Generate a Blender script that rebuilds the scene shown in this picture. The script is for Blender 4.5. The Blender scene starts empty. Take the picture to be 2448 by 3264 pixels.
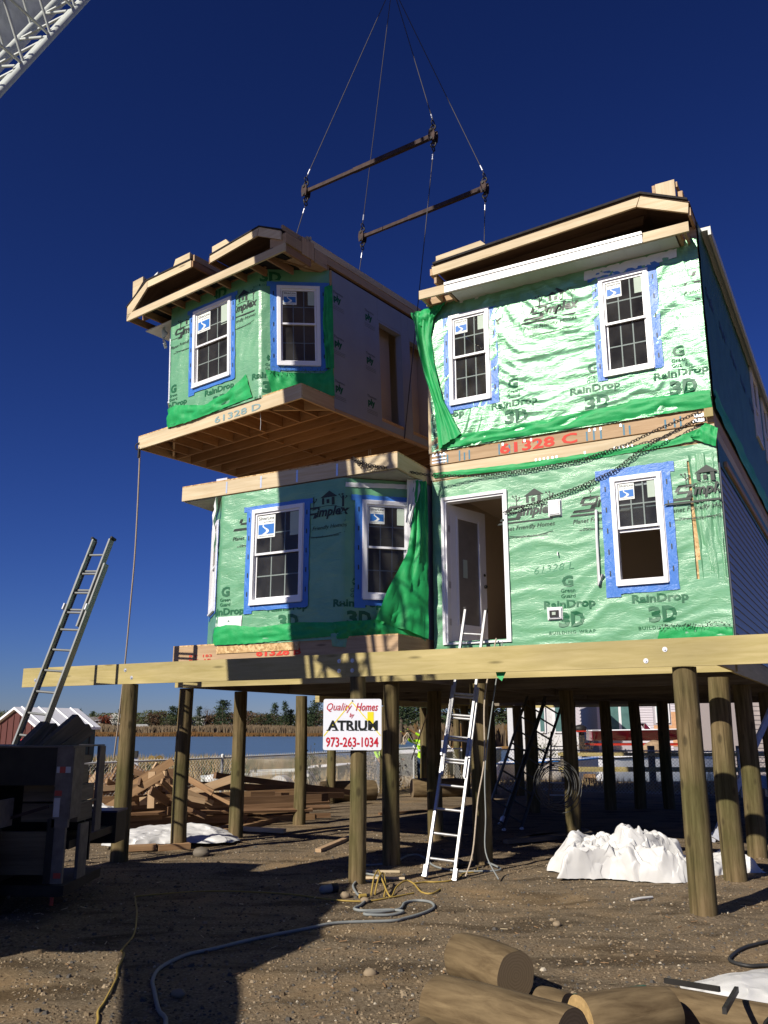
import bpy, bmesh, math, random
from mathutils import Vector, Matrix, noise
from math import sin, cos, pi, radians, sqrt, atan2, hypot
random.seed(7)
scene = bpy.context.scene
COL = scene.collection

# ------------------------------------------------------------------ camera
cam_data = bpy.data.cameras.new('camera')
cam_data.sensor_fit = 'VERTICAL'
cam_data.sensor_height = 24.0
cam_data.lens = 24.0 * 2800 / 3264
cam_data.clip_start = 0.05
cam_data.clip_end = 3000
cam = bpy.data.objects.new('camera', cam_data)
COL.objects.link(cam)
cam.location = (0, 0, 1.77)
cam.rotation_euler = (radians(90 + 13.857), 0, 0)
scene.camera = cam

# ------------------------------------------------------------------ sky and sun
SUN_EL = radians(33.0)
SUN_H = Vector((0.680, 0.733, 0)).normalized()          # horizontal direction the light travels
world = bpy.data.worlds.new('World')
scene.world = world
world.use_nodes = True
wn = world.node_tree
wn.nodes.clear()
sky = wn.nodes.new('ShaderNodeTexSky')
sky.sky_type = 'NISHITA'
sky.sun_disc = False
sky.sun_elevation = SUN_EL
sky.sun_rotation = atan2(-SUN_H.x, -SUN_H.y)
sky.altitude = 0
sky.air_density = 1.0
sky.dust_density = 0.0
sky.ozone_density = 4.0
bgn = wn.nodes.new('ShaderNodeBackground')
bgn.inputs['Strength'].default_value = 0.05
wout = wn.nodes.new('ShaderNodeOutputWorld')
skg = wn.nodes.new('ShaderNodeGamma'); skg.inputs[1].default_value = 1.47
skm = wn.nodes.new('ShaderNodeVectorMath'); skm.operation = 'MULTIPLY'; skm.inputs[1].default_value = (.185, .220, .425)
wn.links.new(sky.outputs[0], skg.inputs[0]); wn.links.new(skg.outputs[0], skm.inputs[0]); wn.links.new(skm.outputs[0], bgn.inputs[0])
wn.links.new(bgn.outputs[0], wout.inputs[0])

sun_data = bpy.data.lights.new('sun', 'SUN')
sun_data.energy = 4.8
sun_data.angle = radians(0.53)
sun_data.color = (1.0, 0.93, 0.82)
sun = bpy.data.objects.new('sun', sun_data)
COL.objects.link(sun)
sd = Vector((SUN_H.x * cos(SUN_EL), SUN_H.y * cos(SUN_EL), -sin(SUN_EL)))
sun.rotation_euler = sd.to_track_quat('-Z', 'Y').to_euler()
sun.location = (-20, -20, 30)

scene.render.engine = 'CYCLES'
scene.view_settings.view_transform = 'Standard'
scene.view_settings.look = 'None'
scene.view_settings.gamma = 1
scene.view_settings.use_curve_mapping = False
scene.view_settings.exposure = 0.35

# ------------------------------------------------------------------ building frame
YAW = radians(61.304)
EU = Vector((-sin(YAW), cos(YAW), 0))        # along the facade, to the left and away
EN = Vector((EU.y, -EU.x, 0))                # into the building
ORG = Vector((4.36, 10.98, 0))               # foot of the right front corner
ROTB = atan2(-EU.y, -EU.x)
def W(u, v, z=0.0):
    return ORG + EU * u + EN * v + Vector((0, 0, z))

# ------------------------------------------------------------------ object helpers
def tag(o, label=None, cat=None, group=None, kind=None):
    if label: o['label'] = label
    if cat: o['category'] = cat
    if group: o['group'] = group
    if kind: o['kind'] = kind
    return o
def empty(name, loc=(0, 0, 0), rz=0.0, matrix=None):
    o = bpy.data.objects.new(name, None)
    o.empty_display_size = 0.2
    COL.objects.link(o)
    if matrix is not None: o.matrix_world = matrix
    else:
        o.location = loc; o.rotation_euler = (0, 0, rz)
    return o
def copy_tree(o, parent=None):
    c = o.copy()
    COL.objects.link(c)
    c.parent = parent
    for ch in list(o.children): copy_tree(ch, c)
    return c
def hv(v): return Vector(v)

class MB:
    """collects faces with uvs (metres along the grain) and links them as one mesh object"""
    def __init__(self, M=None):
        self.v = []; self.f = []; self.uv = []; self.mi = []; self.M = M; self.m = 0; self.sm = []
        self.smooth = False
    def add(self, vs, fs, uvs):
        b = len(self.v)
        if self.M is not None: vs = [self.M @ hv(p) for p in vs]
        self.v += [tuple(p) for p in vs]
        for f, u in zip(fs, uvs):
            self.f.append(tuple(b + i for i in f)); self.uv.append(u); self.mi.append(self.m); self.sm.append(self.smooth)
    def obox(self, c, ax, h):
        """c centre, ax three unit vectors, h half sizes; grain follows the longest side"""
        c = hv(c); X, Y, Z = [hv(a) for a in ax]
        L = max(range(3), key=lambda i: h[i])
        ru, rv = random.random() * 50, random.random() * 50
        vs = []
        for sx in (-1, 1):
            for sy in (-1, 1):
                for sz in (-1, 1):
                    vs.append(c + X * (sx * h[0]) + Y * (sy * h[1]) + Z * (sz * h[2]))
        loc = [(sx * h[0], sy * h[1], sz * h[2]) for sx in (-1, 1) for sy in (-1, 1) for sz in (-1, 1)]
        fs = [(0, 1, 3, 2), (4, 6, 7, 5), (0, 4, 5, 1), (2, 3, 7, 6), (0, 2, 6, 4), (1, 5, 7, 3)]
        nax = [0, 0, 1, 1, 2, 2]
        if X.cross(Y).dot(Z) < 0: fs = [tuple(reversed(f)) for f in fs]
        uvs = []
        for f, na in zip(fs, nax):
            o = [i for i in range(3) if i != na]
            if na == L: a, b2, k = o[0], o[1], 1.0
            else: a, b2, k = L, [i for i in o if i != L][0], 1.0
            uvs.append([(loc[i][a] + ru, loc[i][b2] + rv + na * 1.7) for i in f])
        self.add(vs, fs, uvs)
    def box(self, x0, x1, y0, y1, z0, z1):
        self.obox(((x0 + x1) / 2, (y0 + y1) / 2, (z0 + z1) / 2), ((1, 0, 0), (0, 1, 0), (0, 0, 1)),
                  (abs(x1 - x0) / 2, abs(y1 - y0) / 2, abs(z1 - z0) / 2))
    def ub(self, u0, u1, v0, v1, z0, z1):
        self.box(-u1, -u0, v0, v1, z0, z1)
    def bar(self, p0, p1, w, t, up=(0, 0, 1)):
        """board from p0 to p1; w = size along 'up', t = thickness"""
        p0, p1 = hv(p0), hv(p1); d = p1 - p0; L = d.length
        if L < 1e-6: return
        X = d / L; up = hv(up)
        Y = up.cross(X)
        if Y.length < 1e-4: Y = Vector((1, 0, 0)).cross(X)
        Y.normalize(); Z = X.cross(Y)
        self.obox((p0 + p1) / 2, (X, Y, Z), (L / 2, t / 2, w / 2))
    def tube(self, pts, r, n=8, caps=True, rs=None):
        pts = [hv(p) for p in pts]
        m = len(pts); vs = []; uvl = []
        L = 0; ru = random.random() * 30
        pu = None
        for i, p in enumerate(pts):
            d = (pts[min(i + 1, m - 1)] - pts[max(i - 1, 0)])
            if d.length < 1e-9: d = Vector((0, 0, 1))
            d.normalize()
            if pu is None:
                a = Vector((0, 0, 1)) if abs(d.z) < .9 else Vector((1, 0, 0))
                X = a.cross(d).normalized()
            else:
                X = pu - d * pu.dot(d)
                X = X.normalized() if X.length > 1e-6 else Vector((1, 0, 0)).cross(d).normalized()
            pu = X; Y = d.cross(X)
            if i: L += (pts[i] - pts[i - 1]).length
            ri = rs[i] if rs else r
            for k in range(n):
                t = 2 * pi * k / n
                vs.append(p + X * (cos(t) * ri) + Y * (sin(t) * ri))
            uvl.append(L + ru)
        fs = []; uvs = []
        for i in range(m - 1):
            for k in range(n):
                k2 = (k + 1) % n
                fs.append((i * n + k, i * n + k2, (i + 1) * n + k2, (i + 1) * n + k))
                c0 = k / n * 2 * pi * r; c1 = (k + 1) / n * 2 * pi * r
                uvs.append([(uvl[i], c0), (uvl[i], c1), (uvl[i + 1], c1), (uvl[i + 1], c0)])
        s = self.smooth; self.smooth = True
        self.add(vs, fs, uvs)
        self.smooth = s
        if caps:
            for e, rev in ((0, True), (m - 1, False)):
                b = len(vs)
                ring = [vs[e * n + k] for k in range(n)]
                if rev: ring = ring[::-1]
                c = pts[e]; 
                self.add(ring, [tuple(range(n))], [[((q - c).length * cos(6.28 * i / n) + 3, (q - c).length * sin(6.28 * i / n) + 3) for i, q in enumerate(ring)]])
    def quad(self, a, b, c, d, uvs=None):
        a, b, c, d = hv(a), hv(b), hv(c), hv(d)
        if uvs is None:
            w = (b - a).length; h = (d - a).length
            uvs = [(0, 0), (w, 0), (w, h), (0, h)]
        self.add([a, b, c, d], [(0, 1, 2, 3)], [uvs])
    def poly(self, pts, thick=None, n=None):
        """flat polygon (x,z pairs extruded along y when thick is given as (y0,y1))"""
        if thick is None:
            self.add(pts, [tuple(range(len(pts)))], [[(p[0], p[2] + p[1]) for p in pts]]); return
        y0, y1 = thick; k = len(pts)
        area = sum(pts[i][0] * pts[(i + 1) % k][1] - pts[(i + 1) % k][0] * pts[i][1] for i in range(k))
        if area < 0: pts = pts[::-1]
        ru = random.random() * 40
        f = [(x, y0, z) for x, z in pts]; b = [(x, y1, z) for x, z in pts]
        if y0 > y1: f, b = b, f
        fs = [tuple(range(k)), tuple(range(2 * k - 1, k - 1, -1))]
        uvs = [[(p[0] + ru, p[1]) for p in pts], [(p[0] + ru, p[1]) for p in pts[::-1]]]
        for i in range(k):
            j = (i + 1) % k
            fs.append((i, k + i, k + j, j))
            l = hypot(pts[j][0] - pts[i][0], pts[j][1] - pts[i][1])
            uvs.append([(ru, 0), (ru, abs(y1 - y0)), (ru + l, abs(y1 - y0)), (ru + l, 0)])
        self.add(f + b, fs, uvs)
    def sphere(self, c, r, nu=12, nv=8, sc=(1, 1, 1)):
        c = hv(c); vs = []; fs = []; uvs = []
        for j in range(nv + 1):
            for i in range(nu):
                a = 2 * pi * i / nu; b = pi * j / nv
                vs.append(c + Vector((cos(a) * sin(b) * r * sc[0], sin(a) * sin(b) * r * sc[1], cos(b) * r * sc[2])))
        for j in range(nv):
            for i in range(nu):
                i2 = (i + 1) % nu
                fs.append((j * nu + i, (j + 1) * nu + i, (j + 1) * nu + i2, j * nu + i2))
                uvs.append([(i / nu, j / nv)] * 4)
        s = self.smooth; self.smooth = True
        self.add(vs, fs, uvs); self.smooth = s
    def grid(self, P, nx, ny, uvf=None, skip=None):
        """P(i,j)->point for i<=nx, j<=ny"""
        vs = [P(i, j) for j in range(ny + 1) for i in range(nx + 1)]
        fs = []; uvs = []
        for j in range(ny):
            for i in range(nx):
                if skip and skip(i, j): continue
                q = [(i, j), (i + 1, j), (i + 1, j + 1), (i, j + 1)]
                fs.append(tuple(b * (nx + 1) + a for a, b in q))
                uvs.append([uvf(a, b) if uvf else (a / nx, b / ny) for a, b in q])
        s = self.smooth; self.smooth = True
        self.add(vs, fs, uvs); self.smooth = s
    def mesh(self, name, mats):
        me = bpy.data.meshes.new(name)
        me.from_pydata(self.v, [], self.f)
        uvl = me.uv_layers.new(name='UVMap')
        flat = []
        for u in self.uv:
            for a in u: flat += [a[0], a[1]]
        if len(flat) == 2 * len(me.loops): uvl.data.foreach_set('uv', flat)
        if not isinstance(mats, (list, tuple)): mats = [mats]
        for m in mats: me.materials.append(m)
        if len(mats) > 1: me.polygons.foreach_set('material_index', self.mi)
        me.polygons.foreach_set('use_smooth', self.sm)
        me.update()
        return me
    def build(self, name, mats, parent=None, label=None, loc=None, matrix=None, kind=None):
        o = bpy.data.objects.new(name, self.mesh(name, mats))
        if name in ('tape_print', 'metal_strap', 'ink_stripe', 'frayed_edge', 'hinge', 'lacing', 'dangling_string'): kind = 'stuff'
        COL.objects.link(o)
        if parent is not None: o.parent = parent
        if loc is not None: o.location = loc
        if matrix is not None: o.matrix_world = matrix
        if label: o['label'] = label
        if kind: o['kind'] = kind
        return o

def put(mesh, name, parent=None, matrix=None, loc=None, label=None):
    o = bpy.data.objects.new(name, mesh); COL.objects.link(o)
    if parent is not None: o.parent = parent
    if matrix is not None: o.matrix_local = matrix
    if loc is not None: o.location = loc
    if label: o['label'] = label
    return o

# ------------------------------------------------------------------ materials
def nodes(name):
    m = bpy.data.materials.new(name); m.use_nodes = True
    t = m.node_tree; b = t.nodes['Principled BSDF']
    return m, t, b
def N(t, kind, **kw):
    n = t.nodes.new(kind)
    for k, v in kw.items():
        if k in n.inputs.keys(): n.inputs[k].default_value = v
        else: setattr(n, k, v)
    return n
def rgba(c): return (c[0], c[1], c[2], 1)
def coordn(t, kind, scale):
    tc = N(t, 'ShaderNodeTexCoord'); mp = N(t, 'ShaderNodeMapping')
    mp.inputs['Scale'].default_value = scale
    t.links.new(tc.outputs[kind], mp.inputs['Vector'])
    return mp.outputs['Vector']
def ramp(t, fac, stops):
    r = N(t, 'ShaderNodeValToRGB'); cr = r.color_ramp
    while len(cr.elements) > 1: cr.elements.remove(cr.elements[-1])
    for i, (p, c) in enumerate(stops):
        e = cr.elements[0] if i == 0 else cr.elements.new(p)
        e.position = p; e.color = rgba(c)
    t.links.new(fac, r.inputs[0]); return r.outputs[0]
def mix(t, fac, a, b, mode='MIX'):
    m = N(t, 'ShaderNodeMix'); m.data_type = 'RGBA'; m.blend_type = mode
    for s, v in ((0, fac), (6, a), (7, b)):
        if isinstance(v, (int, float)): m.inputs[s].default_value = v
        elif isinstance(v, tuple): m.inputs[s].default_value = rgba(v)
        else: t.links.new(v, m.inputs[s])
    return m.outputs[2]
def bump(t, b, h, strength=.3, dist=.01):
    n = N(t, 'ShaderNodeBump'); n.inputs['Strength'].default_value = strength; n.inputs['Distance'].default_value = dist
    t.links.new(h, n.inputs['Height']); t.links.new(n.outputs[0], b.inputs['Normal']); return n
def plain(name, col, rough=.6, spec=.3, metal=0.0, var=.12, scale=6, bumpv=0.0, kind='Object'):
    m, t, b = nodes(name)
    v = coordn(t, kind, (scale,) * 3)
    ns = N(t, 'ShaderNodeTexNoise', Scale=1.0, Detail=5.0, Roughness=.6); t.links.new(v, ns.inputs['Vector'])
    c = ramp(t, ns.outputs[0], [(.3, tuple(x * (1 - var) for x in col)), (.7, tuple(min(1, x * (1 + var)) for x in col))])
    t.links.new(c, b.inputs['Base Color'])
    b.inputs['Roughness'].default_value = rough
    b.inputs['Specular IOR Level'].default_value = spec
    b.inputs['Metallic'].default_value = metal
    if bumpv: bump(t, b, ns.outputs[0], bumpv, .01)
    return m
def wood(name, c0, c1, dark=None, rough=.7, knots=True, grain=1.0, gs=22.0, along=1.3, blot=.0):
    """grain follows U"""
    m, t, b = nodes(name)
    v = coordn(t, 'UV', (along, gs, 1))
    n1 = N(t, 'ShaderNodeTexNoise', Scale=1.0, Detail=6.0, Roughness=.65, Distortion=.4); t.links.new(v, n1.inputs['Vector'])
    c = ramp(t, n1.outputs[0], [(.3, c0), (.68, c1)])
    v2 = coordn(t, 'UV', (.5, 1.6, 1))
    n2 = N(t, 'ShaderNodeTexNoise', Scale=1.0, Detail=3.0, Roughness=.5); t.links.new(v2, n2.inputs['Vector'])
    f2 = N(t, 'ShaderNodeMapRange'); f2.inputs[1].default_value = .35; f2.inputs[2].default_value = .7; f2.inputs[3].default_value = .8 - blot; f2.inputs[4].default_value = 1.08
    t.links.new(n2.outputs[0], f2.inputs[0])
    cc = N(t, 'ShaderNodeCombineColor'); [t.links.new(f2.outputs[0], cc.inputs[i]) for i in range(3)]
    c = mix(t, 1.0, c, cc.outputs[0], 'MULTIPLY')
    if knots:
        v3 = coordn(t, 'UV', (1.1, 5.5, 1))
        vo = N(t, 'ShaderNodeTexVoronoi', Scale=1.0); t.links.new(v3, vo.inputs['Vector'])
        k = N(t, 'ShaderNodeMapRange'); k.inputs[1].default_value = .05; k.inputs[2].default_value = .13; k.inputs[3].default_value = .75; k.inputs[4].default_value = 0
        t.links.new(vo.outputs['Distance'], k.inputs[0])
        dk = dark or tuple(x * .35 for x in c0)
        c = mix(t, k.outputs[0], c, dk)
    t.links.new(c, b.inputs['Base Color'])
    b.inputs['Roughness'].default_value = rough; b.inputs['Specular IOR Level'].default_value = .25
    bump(t, b, n1.outputs[0], .25 * grain, .004)
    return m

M = {}
M['pine'] = wood('new_pine', (.55, .42, .25), (.68, .57, .39))
M['pine2'] = wood('pine_weathered', (.41, .27, .15), (.54, .38, .23))
M['shade_pine'] = wood('shaded_joist_pine', (.25, .135, .065), (.36, .21, .11))  # pine copy darkened to hold the shade under floors and eaves
M['treated'] = wood('treated_lumber', (.38, .31, .115), (.52, .425, .20), rough=.65, gs=14, blot=.08)
M['old'] = wood('old_framing_lumber', (.13, .070, .035), (.24, .14, .075), blot=.15)
M['old2'] = wood('brown_framing_lumber', (.24, .135, .065), (.40, .25, .13), blot=.1)
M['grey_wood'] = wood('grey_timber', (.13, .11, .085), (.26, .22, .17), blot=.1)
M['dunnage'] = wood('dark_dunnage', (.10, .08, .05), (.21, .17, .11), blot=.1)

def pile_mat(name, c0, c1):
    m, t, b = nodes(name)
    v = coordn(t, 'Object', (16, 16, 1.1))
    n1 = N(t, 'ShaderNodeTexNoise', Scale=1.0, Detail=8.0, Roughness=.72); t.links.new(v, n1.inputs['Vector'])
    c = ramp(t, n1.outputs[0], [(.28, tuple(x * .45 for x in c0)), (.45, c0), (.7, c1)])
    v2 = coordn(t, 'Object', (2.4, 2.4, 1.3))
    n2 = N(t, 'ShaderNodeTexNoise', Scale=1.0, Detail=3.0); t.links.new(v2, n2.inputs['Vector'])
    g = ramp(t, n2.outputs[0], [(.35, (.62, .70, .52)), (.65, (1.12, 1.04, 1.0))])
    c = mix(t, 1.0, c, g, 'MULTIPLY')
    v3 = coordn(t, 'Object', (34, 34, .55))
    n3 = N(t, 'ShaderNodeTexNoise', Scale=1.0, Detail=4.0, Roughness=.5, Distortion=.6); t.links.new(v3, n3.inputs['Vector'])
    ck = N(t, 'ShaderNodeMapRange'); ck.inputs[1].default_value = .33; ck.inputs[2].default_value = .39; ck.inputs[3].default_value = .75; ck.inputs[4].default_value = 0
    t.links.new(n3.outputs[0], ck.inputs[0]); c = mix(t, ck.outputs[0], c, tuple(x * .22 for x in c0))
    v4 = coordn(t, 'Object', (5, 5, 2.2)); vo = N(t, 'ShaderNodeTexVoronoi', Scale=1.0); t.links.new(v4, vo.inputs['Vector'])
    kn = N(t, 'ShaderNodeMapRange'); kn.inputs[1].default_value = .08; kn.inputs[2].default_value = .16; kn.inputs[3].default_value = .7; kn.inputs[4].default_value = 0
    t.links.new(vo.outputs['Distance'], kn.inputs[0]); c = mix(t, kn.outputs[0], c, tuple(x * .3 for x in c0))
    t.links.new(c, b.inputs['Base Color']); b.inputs['Roughness'].default_value = .85
    b.inputs['Specular IOR Level'].default_value = .15
    bump(t, b, n1.outputs[0], .6, .012)
    return m
M['pile'] = pile_mat('treated_pile', (.118, .090, .046), (.228, .180, .102))
M['log'] = wood('log_bark', (.095, .062, .030), (.25, .18, .095), rough=.9, knots=True, grain=2.0, gs=15, along=2.6, blot=.3)
def endgrain():
    m, t, b = nodes('shaded_sawn_end')
    v = coordn(t, 'UV', (1, 1, 1))
    w = N(t, 'ShaderNodeTexWave', wave_type='RINGS', Scale=17.0, Distortion=4.5, Detail=2.0); w.rings_direction = 'Z'
    mp = N(t, 'ShaderNodeMapping'); mp.inputs['Location'].default_value = (-3, -3, 0); t.links.new(v, mp.inputs[0]); t.links.new(mp.outputs[0], w.inputs['Vector'])
    c = ramp(t, w.outputs[0], [(.2, (.15, .105, .055)), (.8, (.19, .135, .075))])
    t.links.new(c, b.inputs['Base Color']); b.inputs['Roughness'].default_value = .85
    return m
M['sawn'] = endgrain()  # cut ends coloured dark to stand for their shadow side
def osb():
    m, t, b = nodes('osb_sheathing')
    v = coordn(t, 'Object', (30, 30, 30))
    vo = N(t, 'ShaderNodeTexVoronoi', Scale=1.0); t.links.new(v, vo.inputs['Vector'])
    hs = N(t, 'ShaderNodeSeparateColor'); t.links.new(vo.outputs['Color'], hs.inputs[0])
    c = ramp(t, hs.outputs[0], [(0, (.35, .20, .08)), (.5, (.55, .36, .16)), (1, (.70, .50, .26))])
    t.links.new(c, b.inputs['Base Color']); b.inputs['Roughness'].default_value = .8
    bump(t, b, hs.outputs[0], .3, .003)
    return m
M['osb'] = osb()

def wrap_mat(name, c0, c1, rough, ribs=.25, crinkle=.5, spec=.5, cs=14.0, blue=None, coat=0.0, metal=0.0, crough=.16, el=.45):
    m, t, b = nodes(name)
    v = coordn(t, 'UV', (1, 1, 1))
    n0 = N(t, 'ShaderNodeTexNoise', Scale=2.2, Detail=4.0, Roughness=.6); t.links.new(v, n0.inputs['Vector'])
    c = ramp(t, n0.outputs[0], [(.3, c0), (.7, c1)])
    t.links.new(c, b.inputs['Base Color'])
    vn = coordn(t, 'UV', (cs * el, cs * 1.25, 1))
    n1 = N(t, 'ShaderNodeTexNoise', Scale=1.0, Detail=5.0, Roughness=.62, Distortion=1.1); t.links.new(vn, n1.inputs['Vector'])
    rd = N(t, 'ShaderNodeMath', operation='PINGPONG'); rd.inputs[1].default_value = .5
    t.links.new(n1.outputs[0], rd.inputs[0])
    w = N(t, 'ShaderNodeTexWave', wave_type='BANDS', Scale=26.0, Distortion=.15); w.bands_direction = 'X'
    t.links.new(v, w.inputs['Vector'])
    b1 = N(t, 'ShaderNodeBump'); b1.inputs['Strength'].default_value = ribs; b1.inputs['Distance'].default_value = .004
    t.links.new(w.outputs[0], b1.inputs['Height'])
    b2 = N(t, 'ShaderNodeBump'); b2.inputs['Strength'].default_value = crinkle; b2.inputs['Distance'].default_value = .03
    t.links.new(rd.outputs[0], b2.inputs['Height']); t.links.new(b1.outputs[0], b2.inputs['Normal'])
    t.links.new(b2.outputs[0], b.inputs['Normal'])
    b.inputs['Roughness'].default_value = rough
    b.inputs['Specular IOR Level'].default_value = spec
    b.inputs['Metallic'].default_value = metal
    b.inputs['Coat Weight'].default_value = coat; b.inputs['Coat Roughness'].default_value = crough
    t.links.new(b2.outputs[0], b.inputs['Coat Normal'])
    return m
M['wrap'] = wrap_mat('green_house_wrap', (.105, .31, .155), (.155, .39, .205), .36, crinkle=.36, cs=7.0, spec=.8, coat=.4, el=.38)
M['wrap_shiny'] = wrap_mat('green_house_wrap_wrinkled', (.125, .33, .165), (.19, .42, .235), .34, crinkle=.7, cs=4.5, spec=1.0, metal=.5, coat=.55, crough=.22, el=.28)
M['wrap_side_shade'] = wrap_mat('shaded_side_house_wrap', (.022, .095, .06), (.045, .15, .09), .5)  # wrap copy darkened to put the side wall's shade into the colour
M['wrap_back'] = wrap_mat('wrap_turned_over', (.014, .29, .075), (.024, .38, .115), .5, ribs=.1, crinkle=.2, spec=.3)
M['print_dark'] = plain('black_print', (.02, .03, .025), .5, .4)
M['print_glare'] = plain('glare_green_print', (.015, .12, .055), .5, .5)  # print copies lighter and glossier to stand for sun glare on the wrap
M['print_glare2'] = plain('glare_black_print', (.03, .045, .035), .48, .6)
M['print_green'] = plain('green_print', (.012, .12, .05), .5, .4)
M['print_blue'] = plain('pencil_print', (.07, .27, .14), .5, .4)
M['tape'] = wrap_mat('blue_flashing_tape', (.035, .15, .50), (.06, .21, .62), .4, ribs=.0, crinkle=.6, spec=.5, cs=10)
M['vinyl'] = plain('white_vinyl', (.80, .80, .82), .35, .5, var=.02)
M['alum_white'] = plain('white_aluminium', (.82, .82, .80), .3, .5, var=.02)
M['soffit'] = plain('vented_soffit', (.62, .64, .60), .5, .3, var=.03)
M['sheet_white'] = plain('white_membrane', (.72, .74, .74), .5, .4, var=.05, bumpv=.2)
M['ply_grey'] = plain('grey_board_sheathing', (.28, .31, .37), .85, .1, var=.05, scale=2)
M['interior'] = plain('interior_drywall', (.50, .42, .33), .9, .1, var=.06, scale=2)
M['loft_dark'] = plain('loft_shade_surface', (.10, .085, .07), .9, .1)
M['muntin'] = plain('pale_grille', (.62, .66, .64), .5, .3, var=.02)
M['sticker'] = plain('white_sticker', (.75, .78, .75), .5, .3, var=.02)
M['sticker_blue'] = plain('blue_sticker_ink', (.03, .16, .50), .5, .3, var=.02)
M['label_pale'] = plain('pale_paper_label', (.42, .50, .42), .6, .2, var=.04)
M['felt'] = plain('roofing_felt', (.025, .022, .022), .8, .2, var=.3, scale=20, bumpv=.4)
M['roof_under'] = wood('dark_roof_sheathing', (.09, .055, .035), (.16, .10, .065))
M['galv'] = plain('galvanised_steel', (.62, .63, .66), .42, .5, .7, var=.12, scale=30)
M['strap'] = plain('metal_strap', (.62, .68, .76), .35, .5, .8, var=.1, scale=40)
M['alu'] = plain('ladder_aluminium', (.46, .46, .46), .42, .5, .6, var=.15, scale=18)
M['black_plastic'] = plain('black_rubber', (.02, .02, .02), .6, .3)
M['rust'] = plain('rusty_steel', (.055, .036, .032), .75, .3, .3, var=.35, scale=9, bumpv=.3)
M['cable'] = plain('steel_cable', (.07, .065, .07), .6, .4, .5)
M['rope'] = plain('tan_rope', (.42, .35, .27), .9, .1, var=.2, scale=60)
M['chain'] = plain('dark_chain', (.035, .03, .03), .5, .5, .6, var=.3, scale=30)
M['crane_white'] = plain('crane_paint', (.50, .53, .50), .45, .4, var=.1, scale=4)
M['crane_grey'] = plain('crane_grey_paint', (.58, .59, .58), .55, .4, var=.25, scale=5)
M['crane_red'] = plain('red_paint', (.35, .04, .03), .5, .4, var=.2)
M['dark_steel'] = plain('dark_steel', (.022, .020, .018), .55, .4, .2, var=.4, scale=6, bumpv=.2)
M['truck_grey'] = plain('worn_grey_paint', (.16, .14, .12), .6, .3, var=.35, scale=7)
M['rubber'] = plain('tyre_rubber', (.02, .02, .02), .9, .2)
M['reflector_red'] = plain('red_reflector', (.45, .06, .04), .4, .5)
M['reflector_white'] = plain('white_reflector', (.5, .5, .5), .4, .5)
M['tarp'] = plain('white_tarp', (.60, .595, .58), .45, .4, var=.03, scale=3)
M['yellow_cord'] = plain('yellow_cord', (.36, .25, .06), .6, .3)
M['grey_hose'] = plain('grey_hose', (.22, .235, .23), .6, .3)
M['black_cord'] = plain('black_hose', (.03, .03, .03), .5, .3)
M['ladder_dark'] = plain('dark_ladder_aluminium', (.26, .27, .26), .45, .5, .5)  # darker aluminium tone for the left ladder
M['wire_coil'] = plain('shade_dark_wire', (.09, .09, .085), .6, .3)  # wire colour darkened to stand for the shade under the house
M['sign_white'] = plain('sign_white', (.74, .76, .82), .35, .5, var=.01)
M['sign_red'] = plain('sign_red', (.50, .012, .03), .4, .4, var=.02)
M['sign_black'] = plain('sign_black', (.01, .012, .01), .4, .4)
M['sign_yellow'] = plain('sign_yellow', (.80, .66, .02), .4, .4, var=.02)
M['red_spray'] = plain('red_spray_paint', (.62, .06, .04), .6, .2)
M['blue_spray'] = plain('blue_marker', (.10, .22, .30), .6, .2)
M['fence_wire'] = plain('fence_wire', (.66, .66, .64), .6, .3, .1)
M['fence_post'] = plain('fence_white_post', (.66, .67, .66), .5, .4)
def glassm():
    m, t, b = nodes('window_glass')
    t.nodes.remove(b)
    out = [n for n in t.nodes if n.type == 'OUTPUT_MATERIAL'][0]
    g = N(t, 'ShaderNodeBsdfGlossy', Roughness=.02); g.inputs[0].default_value = (.62, .58, .50, 1)
    tr = N(t, 'ShaderNodeBsdfTransparent'); tr.inputs[0].default_value = (.62, .66, .66, 1)
    f = N(t, 'ShaderNodeFresnel', IOR=1.5)
    mx = N(t, 'ShaderNodeMixShader')
    t.links.new(f.outputs[0], mx.inputs[0]); t.links.new(tr.outputs[0], mx.inputs[1]); t.links.new(g.outputs[0], mx.inputs[2])
    df = N(t, 'ShaderNodeBsdfDiffuse'); df.inputs[0].default_value = (.42, .41, .38, 1)
    ns = N(t, 'ShaderNodeTexNoise', Scale=3.0, Detail=5.0); t.links.new(coordn(t, 'Object', (1, 1, 1)), ns.inputs['Vector'])
    dr = N(t, 'ShaderNodeMapRange'); dr.inputs[1].default_value = .35; dr.inputs[2].default_value = .7; dr.inputs[3].default_value = .03; dr.inputs[4].default_value = .10
    t.links.new(ns.outputs[0], dr.inputs[0])
    m2 = N(t, 'ShaderNodeMixShader'); t.links.new(dr.outputs[0], m2.inputs[0]); t.links.new(mx.outputs[0], m2.inputs[1]); t.links.new(df.outputs[0], m2.inputs[2])
    t.links.new(m2.outputs[0], out.inputs[0])
    return m
M['glass'] = glassm()

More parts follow.
